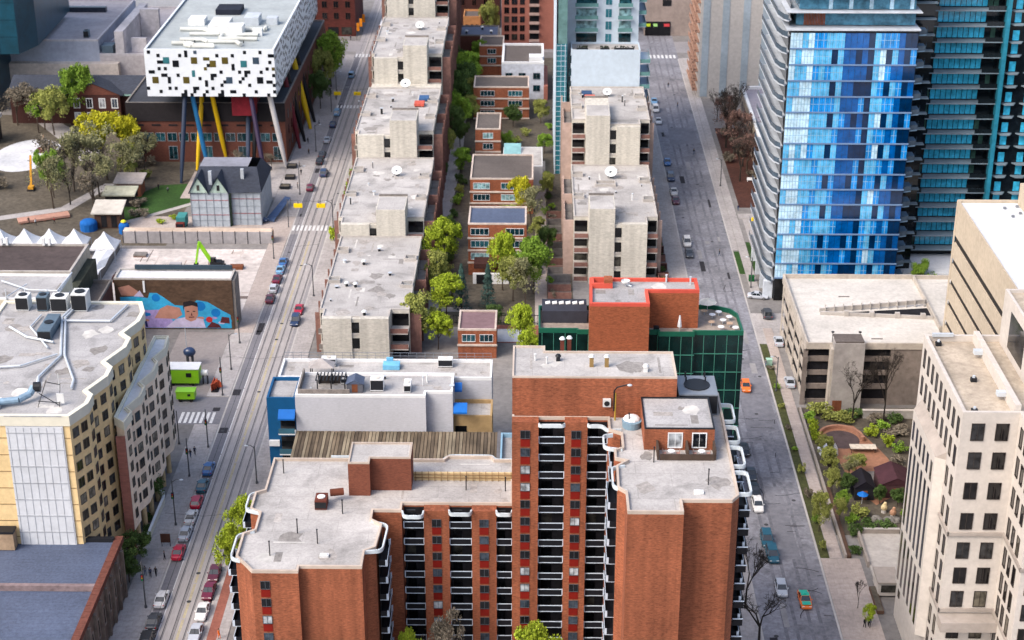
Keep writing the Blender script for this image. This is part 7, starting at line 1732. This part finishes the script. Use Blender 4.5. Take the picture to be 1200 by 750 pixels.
# ------------------------------------------------------------------ street furniture
pole_m = M('pole_grey', C(96, 98, 102), var=.1, rough=.5)
def street_pole(px, py, h, label, arm=None, sig=True, at=None, grp='signal poles along the left street'):
    x, y = at or gp(px, py, .12); o = thing('signal_pole', label, 'signal pole', (x, y, .12), grp)
    m = MB(); m.cyl((x, y, .12), (x, y, h), .13, .09, n=8); m.build('pole', pole_m, o)
    m = MB(); m.cyl((x, y, .12), (x, y, .5), .24, .2, n=8); m.build('base', pole_m, o)
    if arm:
        m = MB(); m.tube([(x, y, h - .4), (x + arm[0] * .5, y + arm[1] * .5, h + .2), (x + arm[0], y + arm[1], h + .2)], .07); m.build('arm', pole_m, o); m = MB(); m.ball((x + arm[0], y + arm[1], h + .12), .4, .25, .12); m.build('lamp_head', galv, o)
    if sig:
        m = MB(); m.box(x - .22, x + .22, y - .5, y - .16, h * .62, h * .62 + 1.1); m.build('signal_head', dark_metal, o)
        m = MB()
        for k, c in enumerate((0, 1, 2)): m.cyl((x, y - .5, h * .62 + .2 + k * .34), (x, y - .56, h * .62 + .2 + k * .34), .12, n=8, m=k)
        m.build('lens', [M('lens_green', (.02, .2, .08)), M('lens_amber', (.4, .2, .02)), M('lens_red', (.35, .02, .02))], o)
for px, py, h, a, s, l in ((171, 712, 8.6, None, True, 'signal pole near the three walkers'), (206, 615, 8.8, (1.6, 0), True, 'lamp pole beside the white and silver cars'), (244, 524, 8.0, None, True, 'signal pole at the side street crossing'), (222, 558, 7.8, None, True, 'signal pole near the hotel entrance'), (261, 463, 8.4, None, True, 'signal pole at the parking lot kerb'), (271, 433, 8.0, (1.4, 0), False, 'lamp pole by the parking lot'), (281, 402, 8.4, None, True, 'signal pole at the corner of the mural wall'), (210, 520, 7.0, None, False, 'plain pole left of the side street crossing'), (321, 303, 8.0, None, True, 'signal pole at the corner of the building site'), (358, 305, 0, None, False, ''), (417, 690, 0, None, False, '')):
    if h: street_pole(px, py, h, l, a, s)
x, y = gp(279, 640); street_pole(0, 0, 8.0, 'pole with a dark signal box at the right kerb by the bright green trees', None, True, (-49.0, 238))
for k, (yy, l) in enumerate(((346, 'lamp pole beside the nearest concrete block'), (386, 'lamp pole at the right end of the crossing'), (262, 'lamp pole beside the blue building'), (470, 'lamp pole beside the fourth concrete block'))): street_pole(0, 0, 7.6, l, (-1.4, 0), False, (-48.9, yy))
for k, (yy, l) in enumerate(((412, 'lamp pole before the school, nearest'), (447, 'lamp pole before the school, middle'), (500, 'lamp pole before the school, farthest'))): street_pole(0, 0, 7.8, l, (1.4, 0), False, (-60.4, yy))
for xx, yy, l in ((49.2, 352, 'lamp pole at the garage lane'), (49.1, 420, 'lamp pole beside the bare tree garden'), (34.6, 310, 'lamp pole at the light green street tree'), (48.2, 300, 'lamp pole opposite the orange car')): street_pole(0, 0, 7.5, l, (1.2 if xx < 40 else -1.2, 0), False, (xx, yy), 'lamp poles along the right street')
yel = M('sign_yellow', C(250, 214, 10, .85), var=.05, big=0, rough=.5)
def crossing_sign(x, y, label, w=2.1, h=.95, z=5.3):
    o = thing('crossing_sign', label, 'road sign', (x, y, z), 'yellow signs hung over the crossings'); m = MB(); m.box(x - w / 2, x + w / 2, y - .3, y + .3, z, z + h); m.build('box', yel, o)
    m = MB(); m.box(x - .06, x + .06, y - .06, y + .06, z + h, 6.9); m.build('hanger', pole_m, o)
def span(y, label):
    o = thing('span_wire', label, 'overhead wire', (-54.7, y, .12), 'span wires over the left street'); m = MB()
    for x in (-60.2, -49.2): m.cyl((x, y, .12), (x, y, 7.4), .12, .1)
    m.build('pole', pole_m, o); m = MB(); m.tube([(-60.2, y, 7.2), (-57, y, 6.95), (-54.7, y, 6.88), (-52, y, 6.95), (-49.2, y, 7.2)], .03, 5); m.build('wire', dark_metal, o)
span(388.6, 'span wire with two yellow signs at the near crossing'); crossing_sign(-57.6, 388.6, 'yellow hanging sign on the left over the near crossing'); crossing_sign(-52.0, 388.6, 'yellow hanging sign on the right over the near crossing')
span(484, 'span wire with two yellow signs at the far crossing'); crossing_sign(-58.2, 484, 'yellow hanging sign on the left over the far crossing'); crossing_sign(-52.3, 484, 'yellow hanging sign on the right over the far crossing')
for x, y, l in ((-60.6, 566, 'orange banner nearest the far crossing on the left corner'), (-60.2, 572, 'orange banner behind the nearest one at the left corner'), (-59.8, 578, 'orange banner farthest up the left corner')):
    o = thing('street_banner', l, 'banner', (x, y, .12), 'orange banners at the far corner'); m = MB(); m.cyl((x, y, .12), (x, y, 6.4), .08); m.build('pole', pole_m, o); m = MB(); m.box(x + .1, x + 1.0, y - .04, y + .04, 3.4, 6.2); m.build('banner', M('banner_orange', C(230, 140, 30)), o)
for i, (x, y, l) in enumerate(((-65.3, 433.4, 'farthest square planter before the school'), (-64.6, 424.5, 'middle square planter before the school'), (-64.9, 417, 'nearest square planter before the school'))):
    o = thing('tree_planter', l, 'planter', (x, y, .12), 'dark planters before the school'); m = MB(); m.ring(rect(x - 1.3, x + 1.3, y - 1.2, y + 1.2), rect(x - 1.1, x + 1.1, y - 1, y + 1), .13, .9); m.build('box', dark_metal, o); m = MB(); m.face([(x - 1.1, y - 1, .8), (x + 1.1, y - 1, .8), (x + 1.1, y + 1, .8), (x - 1.1, y + 1, .8)]); m.build('soil', soil, o)
for i, (px, py, l) in enumerate(((307, 218, 'orange red banner sign beside the wrapped house, upper'), (301, 236, 'orange red banner sign beside the wrapped house, lower'))):
    x, y = gp(px, py, 0); o = thing('banner_sign', l, 'sign', (x, y, .02), 'orange red signs by the wrapped house'); m = MB(); m.box(x - .6, x + .6, y - .05, y + .05, .9, 4.2); m.build('panel', M('banner_red', C(206, 74, 40)), o); m = MB(); m.box(x - .35, x + .35, y - .08, y - .051, 2.6, 3.5); m.build('patch', white_paint, o); m = MB(); m.cyl((x - .5, y + .1, .02), (x - .5, y + .1, 4.2), .05); m.cyl((x + .5, y + .1, .02), (x + .5, y + .1, 4.2), .05); m.build('post', pole_m, o)
T = thing('blue_tarpaulin', 'blue grey tarpaulin shelter beside the wrapped house', 'tarpaulin', (-64.6, 398, .12)); m = MB(); m.face([(-66.4, 393, .6), (-64.2, 392, .6), (-61.6, 404, 2.2), (-63.2, 405, 2.2)]); m.face([(-66.4, 393, .1), (-64.2, 392, .1), (-64.2, 392, .6), (-66.4, 393, .6)]); m.build('sheet', M('tarp_slate', C(96, 120, 160)), T); m = MB(); m.cyl((-61.7, 403.8, .02), (-61.7, 403.8, 2.2), .06); m.cyl((-63.1, 404.8, .02), (-63.1, 404.8, 2.2), .06); m.build('pole', pole_m, T)
T = thing('brick_bollard_wall', 'curved cream wall of the hotel entrance court', 'wall', (-64.6, 250, .12)); m = MB(); pts = [(-65.4, 239), (-64.4, 240), (-64.1, 243), (-64.1, 249), (-64.0, 255), (-64.4, 256.5), (-65.2, 257)]
for a, b in zip(pts, pts[1:]): m.beam((a[0], a[1], .75), (b[0], b[1], .75), .35, 1.25)
m.build('wall', cream_trim, T); m = MB()
for a, b in zip(pts, pts[1:]): m.beam((a[0], a[1], 1.42), (b[0], b[1], 1.42), .45, .1)
m.build('coping', white_paint, T)
T = thing('bike_rack_board', 'dark notice board on two posts on the left pavement', 'notice board', (-60.7, 240.6, .12)); m = MB(); m.box(-61.6, -60, 240.5, 240.7, 1.0, 2.6); m.build('board', M('board_brown', C(90, 60, 50)), T); m = MB(); m.cyl((-61.5, 240.75, .12), (-61.5, 240.75, 1.0), .05); m.cyl((-60.1, 240.75, .12), (-60.1, 240.75, 1.0), .05); m.build('post', dark_metal, T)
for px, py, l in ((865, 257, 'yellow service box nearest the blue tower forecourt, upper'), (863, 268, 'yellow service box on the forecourt, lower')):
    pass
for x, y, l in ((54.2, 392, 'yellow round sign on the forecourt, farther one'), (53.2, 380, 'yellow round sign on the forecourt, nearer one')):
    o = thing('hydrant', l.replace('round sign', 'hydrant post'), 'hydrant', (x, y, .01), 'yellow posts on the forecourt'); m = MB(); m.cyl((x, y, .02), (x, y, 1.6), .35, .3, n=10); m.build('body', yel, o); m = MB(); m.ball((x, y, 1.6), .36, n=10, lo=0); m.build('cap', yel, o)
for x, y, l, c in ((49.8, 356, 'green waste bin beside the turning car', (30, 110, 60)), (48.3, 312, 'pale green waste bin on the verge opposite the orange car', (170, 210, 190))):
    o = thing('waste_bin', l, 'bin', (x, y, .12)); m = MB(); m.box(x - .6, x + .6, y - .5, y + .5, .13, 1.3); m.build('body', M('bin%d' % c[0], C(*c)), o); m = MB(); m.box(x - .65, x + .65, y - .55, y + .55, 1.31, 1.42); m.build('lid', M('bin%d' % c[0], C(*c)), o)
for x, y, l in ((62.0, 412.5, 'white garden bench, nearer one under the bare trees'), (61.5, 424, 'white garden bench, farther one under the bare trees')):
    x -= 4; o = thing('garden_bench', l, 'bench', (x, y, .01)); m = MB(); m.box(x - 1, x + 1, y - .3, y + .3, .42, .5); m.build('seat', white_paint, o); m = MB(); m.box(x - 1, x + 1, y + .31, y + .38, .45, 1); m.build('backrest', white_paint, o); m = MB(); m.box(x - .9, x - .8, y - .25, y + .25, .02, .419); m.box(x + .8, x + .9, y - .25, y + .25, .02, .419); m.build('leg', white_paint, o)
# ------------------------------------------------------------------ plants in their places
def tg(kind_, px, py, h, w, label, group=None, z=0): x, y = gp(px, py); tree(kind_, x, y, h, w, label, group)
tree('lime', -47.6, 229, 9.5, 4.2, 'bright green street tree left of the low brick wing, nearer one', 'bright street trees by the brick tower'); tree('lime', -47.0, 236.5, 10.5, 4.6, 'bright green street tree behind the nearer one by the low brick wing', 'bright street trees by the brick tower')
for x, y, k, h, w, l in ((-20.5, 357, 'lime', 12, 7, 'tall lime green tree left of the grey roofed brick house'), (-21.4, 347, 'olive', 9, 5.5, 'olive tree below the tall lime green one'), (-18.6, 334, 'lime', 8.5, 6.8, 'bright lime tree at the end of the footpath'), (-23.6, 320, 'olive', 10, 8, 'broad olive green tree beside the nearest concrete block'), (-19.6, 318.6, 'lime', 7, 5, 'small lime tree next to the broad olive one'),
    (-6.8, 350, 'lime', 12, 6, 'yellow green tree before the grey roofed brick house'), (-4.4, 344, 'olive', 9, 6, 'olive tree in the middle of the courtyard grove'), (.2, 348, 'green', 11.5, 7.6, 'large green tree at right of the courtyard grove'), (-1.6, 341, 'sparse', 9, 6.6, 'thin brownish tree before the large green one'), (-2.4, 318, 'lime', 9, 5.6, 'lime tree behind the brick penthouse of the tower'), (-1.0, 312, 'lime', 6, 4, 'smaller lime tree left of the green glass building'),
    (-2.8, 394, 'yellow', 9.5, 5.4, 'yellow green tree beside the wide brick house'), (-.4, 388, 'sparse', 9, 7, 'brown half bare tree beside the wide brick house'), (-20.8, 505, 'green', 11, 8, 'green tree at the top of the footpath'), (-22, 480, 'dark', 12, 8, 'dark green tree, upper left of the courtyard'), (-21, 466, 'green', 9, 6, 'bushy green tree over the upper footpath'), (-24.0, 440, 'olive', 8, 5, 'olive green tree below the upper footpath'), (-17.2, 528, 'green', 9, 5, 'green tree beside the blue grey roof'), (-15, 560, 'olive', 13, 6, 'olive tree at the top beside the brick high rise')):
    tree(k, x, y, h, w, l, 'courtyard trees')
for x, y, l in ((-15.6, 340, 'blue green conifer at left before the grey roofed house'), (-9.8, 340, 'blue green conifer at right before the grey roofed house')): tree('conifer', x, y, 9, 4.2, l, 'courtyard conifers')
for i, (x, y, k, w, l) in enumerate(((-19.5, 366, 'dark', 2.6, 'left of the grey roofed house'), (-19.2, 376, 'green', 2.4, 'beside the footpath left of the grey roofed house'), (-18.6, 385, 'dark', 2.6, 'behind the grey roofed house'), (-18.8, 408, 'green', 3, 'left of the wide brick house'), (-18.4, 420, 'dark', 3, 'rear left of the wide brick house'), (-24.6, 350, 'dark', 2.4, 'on the footpath edge below the left row'), (-25, 340, 'dark', 2.2, 'near the bright lime tree'), (-7.2, 430, 'lime', 3.2, 'beside the glass court'), (-10.6, 425, 'lime', 2.6, 'in front of the glass court'), (-18.6, 446, 'dark', 3, 'left of the narrow brick house'), (3, 398, 'green', 2.4, 'right of the wide brick house'), (4.4, 468, 'green', 3, 'below the white walled house'), (-5.6, 455, 'olive', 4.5, 'right of the narrow brick house'), (-2, 462, 'olive', 4, 'before the long low brick house'), (-13, 330.6, 'dark', 2.4, 'at the terrace edge'), (1.2, 360, 'dark', 2.4, 'right of the grey roofed house'))):
    bush(k, x, y, w, 2.4, 'courtyard shrub ' + l, 'courtyard shrubs')
for i in range(12):
    y = 403 + i * 3.6; bush('green' if i % 3 else 'lime', -46.9 - .2 * (i % 2), y, 3.0, 4.6 if i % 4 else 6, 'shrub in the street hedge beside the third concrete block, %s from the near end' % ordn[i], 'hedge beside the left concrete row')
bush('lime', -48.2, 380, 2.6, 4.4, 'small tree like shrub at the right end of the near crossing'); bush('lime', -47.6, 470, 2.4, 5, 'small shrub beside the white car up the left street')
# hotel entrance planting
for x, y, k, h, w, l in ((-64.8, 235.6, 'dark', 5.2, 4.6, 'dark green tree below the hotel entrance court'), (-64.6, 230, 'dark', 5.4, 4.4, 'dark green tree by the slate roof building'), (-65.6, 255.5, 'dark', 4.6, 4, 'dark green tree inside the hotel entrance court')): tree(k, x, y, h, w, l, 'hotel entrance trees')
for x, y, l in ((-65.4, 224.5, 'near the slate roof wall, farther'), (-65.2, 219.6, 'near the slate roof wall, nearer'), (-65.6, 249, 'at the arches of the hotel'), (-64.8, 245, 'in the middle of the entrance court')): bush('dark', x, y, 2.0, 1.8, 'dark shrub ' + l, 'hotel shrubs')
# trees by the lower edge in front of the brick tower
tree('lime', -17.2, 200, 9.6, 3.4, 'lime tree top rising before the balconies of the low brick wing'); tree('brown', -12.8, 201.5, 11.2, 5.6, 'brown budding tree before the brick piers'); tree('lime', .8, 199.5, 10.6, 6.4, 'lime tree top before the tall brick tower')
# park
for x, y, k, h, w, l in ((-113, 423, 'sparse', 13, 12, 'large thin grey green tree in the middle of the park'), (-119.5, 414, 'sparse', 12, 9, 'thin park tree left of the large one'), (-108, 416, 'sparse', 11.5, 9, 'thin park tree nearest the pavilions'), (-123.5, 409, 'green', 11, 6, 'green leaved park tree at left'), (-116.5, 432, 'yellow', 13, 10.5, 'bright yellow green park tree, left of the pair'), (-109.5, 435, 'yellow', 12, 8, 'bright yellow green park tree, right of the pair'), (-106.6, 421, 'olive', 9, 5, 'olive park tree beside the open kiosk'),
    (-137, 461, 'olive', 12, 9, 'broad spring green tree before the manor'), (-132, 472, 'green', 15, 9, 'tall green tree rising before the museum wall'), (-142, 463, 'brown', 11, 9, 'reddish brown tree beside the plaza path'), (-112, 464, 'lime', 8, 3.6, 'narrow bright green tree at the school wall')): tree(k, x, y, h, w, l, 'park trees')
for x, y, h, w, l in ((-112, 410, 10, 8, 'bare park tree left of the mossy pavilion'), (-118, 404, 9, 7, 'bare park tree above the pink platform'), (-115, 418, 12, 9, 'bare park tree inside the thin grove'), (-150, 450, 11, 8, 'bare tree at the far left of the plaza'), (-104, 428, 9, 7, 'bare tree at the path by the school'), (-148, 436, 8, 7, 'bare tree at the left photo edge')): tree('bare', x, y, h, w, l, 'bare park trees')
for i, (x, y, k, w, h, l) in enumerate(((-106.8, 433, 'brown', 4.4, 3.2, 'brown shrub by the school steps'), (-103.6, 434.4, 'brown', 4, 3, 'brown shrub at the school wall'), (-103, 424, 'olive', 4, 3, 'pale olive shrub beside the kiosk'), (-100, 403, 'brown', 5, 2.4, 'brown shrub patch left of the lawn'), (-98.4, 396, 'brown', 5, 2.2, 'brown shrub patch below the lawn'), (-145, 426, 'dark', 5, 3, 'dark shrub at the left edge of the plaza'), (-139.6, 416, 'brown', 5, 3, 'brown shrub below the plaza'), (-92, 391, 'lime', 3, 1.4, 'low bright shrub along the lawn path'), (-89.6, 394, 'lime', 2.6, 1.4, 'low bright shrub before the teal truck'), (-120, 468, 'dark', 6, 2.4, 'dark hedge shrub before the manor steps'), (-115, 468, 'dark', 5, 2.4, 'dark hedge shrub at the right of the manor'), (-105.5, 452, 'green', 2.4, 6, 'climbing green shrub on the corner of the school'))): bush(k, x, y, w, h, l, 'park shrubs')
bush('lime', -104.5, 314, 7.5, 17.8 if False else 7, 'round lime green tree top above the cream building', None, z=11)
for i, (x, y, k, h, w, l) in enumerate(((-63.2, 510, 'green', 15, 9, 'tall green street tree at the end of the brick school'), (-64.6, 498, 'olive', 13, 7, 'olive street tree beside the tall green one'), (-63.8, 487, 'dark', 10, 6, 'dark street tree by the yellow leg'), (-63.6, 522, 'olive', 11, 6, 'olive street tree farthest along the school wall'))): tree(k, x, y, h, w, l, 'street trees along the school')
tree('brown', -70.4, 431, 4, 4, 'small russet tree between the purple and white legs'); tree('brown', -80, 430, 4.6, 4.6, 'small russet tree behind the wrapped house')
# right side
for x, y, h, w, l in ((53.8, 452, 14, 11, 'largest bare tree by the low long building'), (56.6, 436, 12, 10, 'bare tree in the middle of the mulch garden'), (54.6, 424, 10, 8, 'bare tree nearest in the mulch garden'), (58, 468, 12, 9, 'bare tree before the striped slab tower'), (53.6, 476, 9, 6, 'small bare tree at the far end of the mulch garden')): tree('bare', x, y, h, w, l, 'bare trees of the mulch garden')
for i, (x, y, l) in enumerate(((53.5, 440, 'at the pavement edge'), (57.4, 445, 'under the largest bare tree'), (58.6, 426, 'beside the low building wall'), (54.2, 462, 'at the far pavement edge'), (57, 455, 'behind the largest bare tree'))): bush('brown', x, y, 4.4, 2.8, 'brown leafless shrub %s of the mulch garden' % l, 'brown shrubs of the mulch garden')
tree('green', 33.0, 316, 9, 5.2, 'light green street tree beside the green glass building'); tree('lime', 37.6, 585, 13, 9, 'bright yellow green tree at the far end of the right street'); tree('green', 33, 578, 11, 7, 'green tree left of the bright one at the far end')
tree('bare', 34.4, 213, 12, 9, 'dark bare tree at the near end of the right street'); tree('bare', 33.6, 224, 10, 7, 'dark bare tree behind the nearest one on the right street'); tree('bare', 66.8, 286.6, 13, 7, 'bare slim tree against the garage wall, right one', 'bare trees against the garage'); tree('bare', 61.0, 287, 12, 7.5, 'bare slim tree before the garage stair core', 'bare trees against the garage')
for x, y, k, w, h, l in ((63.6, 281.5, 'lime', 3.2, 2.8, 'bright green round shrub in the garden bed, left of two'), (65.8, 277.8, 'lime', 3.2, 2.8, 'bright green round shrub in the garden bed, right of two'), (52.9, 283, 'lime', 2.6, 3.4, 'bright green shrub by the garden gate, farther'), (53.0, 279, 'lime', 2.6, 3.2, 'bright green shrub by the garden gate, nearer'), (54.6, 289.4, 'olive', 4.6, 3.2, 'olive shrub at the garage corner'), (57.4, 288, 'olive', 4.4, 2.6, 'olive shrub before the garage decks'), (61.4, 289.8, 'dark', 5, 1.8, 'dark hedge shrub at the garage foot'), (65.4, 287.4, 'brown', 4.8, 1.6, 'brown shrub at the garage foot'), (68.6, 282, 'brown', 5, 1.6, 'brown shrub in the garden bed'), (57.2, 247.8, 'dark', 3.6, 2.2, 'dark hedge above the terrace wall, left'), (60.4, 248, 'dark', 3.8, 2.0, 'dark hedge above the terrace wall, right'), (54.4, 246, 'dark', 3, 2.4, 'dark shrub at the corner of the terrace wall'), (53.6, 240, 'dark', 2.4, 2, 'dark shrub beside the terrace')): bush(k, x, y, w, h, l, 'garden shrubs')
for x, y, k, h, w, l in ((53.2, 266.5, 'olive', 7.5, 5.6, 'olive green tree leaning over the garden fence, farther'), (52.8, 259.5, 'olive', 7, 5, 'olive green tree leaning over the garden fence, nearer'), (56.6, 264.6, 'sparse', 7, 5.6, 'thin tree over the dark garden huts'), (52.6, 250, 'olive', 6.5, 3.6, 'slim olive tree at the head of the footpath'), (52.0, 219.4, 'lime', 5.4, 3.2, 'young light green tree on the paved corner'), (60.6, 256.6, 'dark', 5, 4, 'dark small tree among the garden huts')): tree(k, x, y, h, w, l, 'garden trees')
tree('bare', 51.2, 224, 4.6, 2.2, 'tiny bare young tree on the paved corner')
for i in range(9): bush(('olive', 'green', 'brown')[i % 3], 48.3 + .2 * (i % 2), 241 + i * 8.6, 1.6, 1.1 if i > 3 else 2.4, 'verge plant along the right street, %s from the near end' % ordn[i], 'verge plants')
tree('olive', 48.6, 247, 6.4, 3.6, 'light green young tree on the verge beside the footpath head'); tree('green', 87, 349, 7, 5, 'green tree at the podium of the dark tower')
for i in range(9): bush('dark', 29.8, 354 + i * 7.2, 2.2, 2.0, 'dark garden shrub along the right row, %s from the near end' % ordn[i], 'front garden shrubs')
for x, y, k, h, w, l in ((-121.5, 401, 'sparse', 11, 9, 'thin park tree nearest the tents'), (-110.8, 399, 'brown', 9, 7, 'brownish park tree beside the white fronted pavilion'), (-127, 416, 'brown', 11, 9, 'brownish park tree near the yellow crane arm'), (-106, 427, 'sparse', 10, 8, 'thin park tree above the open kiosk'), (-118, 421, 'sparse', 10, 9, 'thin grey green tree behind the large one'), (-113, 408, 'sparse', 11, 9, 'thin park tree before the mossy pavilion'), (-141, 466, 'green', 10, 8, 'green tree covering the manor front at left'), (-150, 470, 'brown', 10, 9, 'brownish tree at the left of the manor')): tree(k, x, y, h, w, l, 'park trees')
for x, y, k, h, w, l in ((55.5, 447, 'red', 11, 10, 'reddish brown twiggy tree in the mulch garden, farther'), (57.2, 431, 'red', 9, 9, 'reddish brown twiggy tree in the mulch garden, nearer'), (55, 461, 'red', 10, 9, 'reddish brown twiggy tree below the striped slab tower')): tree(k, x, y, h, w, l, 'twiggy trees of the mulch garden')
for x, y, k, h, w, l in ((-20.4, 497, 'dark', 10, 8, 'dark tree right of the upper footpath'), (-23.6, 492, 'green', 9, 6, 'green tree left of the upper footpath'), (-22.6, 456, 'dark', 9, 6, 'dark tree over the middle footpath'), (-20, 376, 'dark', 7, 4, 'slim dark tree left of the grey roofed house'), (3.0, 372, 'dark', 6, 4, 'dark tree right of the grey roofed house'), (-6, 386, 'olive', 6, 6, 'low olive tree behind the grey roofed house'), (-8, 320.5 + 8, 'dark', 5, 4, 'dark tree behind the mauve roofed house')): tree(k, x, y, h, w, l, 'courtyard trees')
for x, y, k, h, w, l in ((53.4, 272.5, 'olive', 6.5, 5, 'olive tree between the white tarpaulin and the footpath'), (55.4, 259, 'dark', 6, 5, 'dark tree beside the black roofed hut'), (58.2, 266.8, 'olive', 5.5, 5, 'olive tree before the garden table'), (53.6, 254, 'green', 5.5, 4, 'green tree by the parasol'), (63.5, 255.6, 'dark', 5, 4.4, 'dark tree right of the cream sculpture')): tree(k, x, y, h, w, l, 'garden trees')
T = thing('patio_wall', 'white patio wall with dark carport before the grey roofed brick house', 'wall', (-9.5, 355, 0)); m = MB(); m.box(-13.6, -5.4, 353.6, 354, .02, 2.6); m.build('wall', white_paint, T); m = MB(); m.box(-13.4, -8.6, 354.4, 358.6, 3.4, 4.6); m.build('balcony_front', brick_dark, T); m = MB(); m.box(-12.8, -9.4, 353.5, 353.597, .05, 2.3); m.build('opening', dark_room, T)

o = thing('tram_wires', 'two overhead streetcar wires running along the left street', 'overhead wire', (-54, 300, 6.2)); m = MB()
for x in (-55.7, -52.3): m.tube([(x, y, 6.3 + .12 * ((y // 30) % 2)) for y in range(150, 700, 30)], .04, 4)
m.build('wire', dark_metal, o); m = MB()
for y in range(180, 690, 60): m.tube([(-60.3, y, 7.0), (-54, y, 6.42), (-49, y, 7.0)], .02, 4)
m.build('span', dark_metal, o)
rs = random.Random(31)
for nm, x0, x1, y0, y1, z in (('nearest left block', -42, -27, 317, 352, 10), ('second left block', -43, -27, 368, 400, 12.6), ('third left block', -43, -27, 416, 444, 18), ('fourth left block', -43, -28, 466, 496, 24.5), ('near right block', 11, 26, 368, 392, 14.2), ('second right block', 11, 26, 407, 424, 24.2), ('blue and white building', -40, -10, 262.5, 268.5, 18)):
    for k in range(5):
        x, y = rs.uniform(x0, x1), y0 + (y1 - y0) * (k + .5) / 5; h = rs.choice([.4, .6, .9, 1.6]); r = rs.choice([.1, .16, .3]); dk = rs.random() < .5
        o = thing('roof_pipe', ('dark' if dk else 'pale') + ' pipe on the %s roof, %s from the near edge' % (nm, ordn[k]), 'roof pipe', (x, y, z), 'little pipes on the pale roofs')
        m = MB(); m.cyl((x, y, z), (x, y, z + h), r, n=7); m.build('pipe', dark_metal if dk else white_metal, o); m = MB(); m.cyl((x, y, z + h + .002), (x, y, z + h + .1), r * 1.6, n=7); m.build('cap', galv, o)

rs = random.Random(77); num = 'one two three four five six seven eight nine ten eleven twelve thirteen fourteen fifteen sixteen'.split()
for i in range(12):
    bush(('dark', 'green', 'olive')[i % 3], -19.2 + rs.uniform(-.6, .6), 342 + i * 9, 2.8, 2.6, 'bush on the right side of the courtyard footpath, %s from the near end' % ordn[i], 'bushes beside the courtyard footpath')
    bush(('dark', 'brown', 'green')[i % 3], 4.2 + rs.uniform(-1, .6), 338 + i * 8, 2.4, 2.2, 'bush by the patios of the right row, %s from the near end' % ordn[i], 'bushes by the right row patios')
for i, (x, y, k, h, w) in enumerate(((-24.6, 520, 'dark', 9, 6), (-21, 516, 'green', 8, 6), (-19, 488, 'olive', 8, 5), (-24.6, 474, 'green', 9, 6), (-18.4, 474, 'olive', 7, 5), (-20.6, 452, 'dark', 7, 5), (-19.2, 430, 'green', 6, 4.5), (-24.2, 424, 'dark', 5, 4))):
    tree(k, x, y, h, w, 'tree in the leafy strip of the upper courtyard, %s from the far end' % ordn[i], 'leafy strip of the courtyard')
for i, (x, y, k, h, w) in enumerate(((3, 446, 'green', 5, 4), (-6, 470, 'dark', 6, 5), (2, 474, 'olive', 6, 5), (-7, 448, 'green', 5, 4), (3.6, 410, 'olive', 6, 4), (-6.6, 492.6, 'dark', 6, 5), (-5, 376, 'dark', 6, 5), (-12, 378, 'green', 5, 4.6), (1, 381, 'olive', 5, 4))):
    tree(k, x, y, h, w, 'small courtyard tree between the brick houses and the right row, number %s from the condominium' % num[i] if False else 'small tree in the gaps between the brick houses, %s in depth order' % ordn[i], 'small trees between the houses')
for i, (x, y, k, w, h) in enumerate(((53.2, 287, 'green', 3, 2.4), (60, 287.4, 'olive', 4, 2), (66.4, 284.4, 'green', 3.4, 2), (69, 287, 'dark', 3.6, 2), (54, 269.6, 'green', 3, 2.4), (66, 270.4, 'brown', 3.4, 2), (64.6, 267.6, 'green', 2.6, 1.8), (56.4, 252.4, 'olive', 3.4, 2.4), (54.6, 249.4, 'green', 3, 2.2), (64.4, 251.6, 'green', 3, 2), (59.6, 271.4, 'olive', 2.4, 1.6), (67.6, 275, 'green', 3, 2.2))):
    bush(k, x, y, w, h, 'low garden bush scattered among the huts and paths, %s from the list of far to near' % ordn[i] if False else 'low garden bush among the huts and paths, %s of a scatter' % ordn[i], 'low bushes of the garden')
for i in range(9):
    x, y = -96 + rs.random() * 28, 338 + rs.random() * 32; o = thing('material_stack', 'small stack of building material on the pale site slab, %s of a scatter' % ordn[i], 'material stack', (x, y, .012), 'stacks on the building site'); sx, sy = rs.uniform(.5, 1.6), rs.uniform(.5, 1.2)
    m = MB(); m.box(x - sx, x + sx, y - sy, y + sy, .2, rs.uniform(.6, 1.5)); m.build('load', [concrete_dark, wood, MATS['hoard'], brick_dark][i % 4], o); m = MB(); m.box(x - sx, x + sx, y - sy, y - sy + .2, .013, .199); m.box(x - sx, x + sx, y + sy - .2, y + sy, .013, .199); m.build('pallet', wood, o)
sm = MB()
for k in range(26):
    x, y = -97 + rs.random() * 33, 336 + rs.random() * 36; w, l = rs.choice([(.25, 6), (5, .25), (1.5, 1), (.2, 9), (3, 1.6)])
    sm.face([(x, y, .015 + k * .0004), (x + w, y, .015 + k * .0004), (x + w, min(y + l, 373.5), .015 + k * .0004), (x, min(y + l, 373.5), .015 + k * .0004)], k % 3)
kind(sm.build('building_site_stains', [M('stain_a', C(170, 150, 140), var=.3), M('stain_b', C(130, 116, 110), var=.3), M('stain_c', C(196, 184, 176), var=.2)]), 'structure')
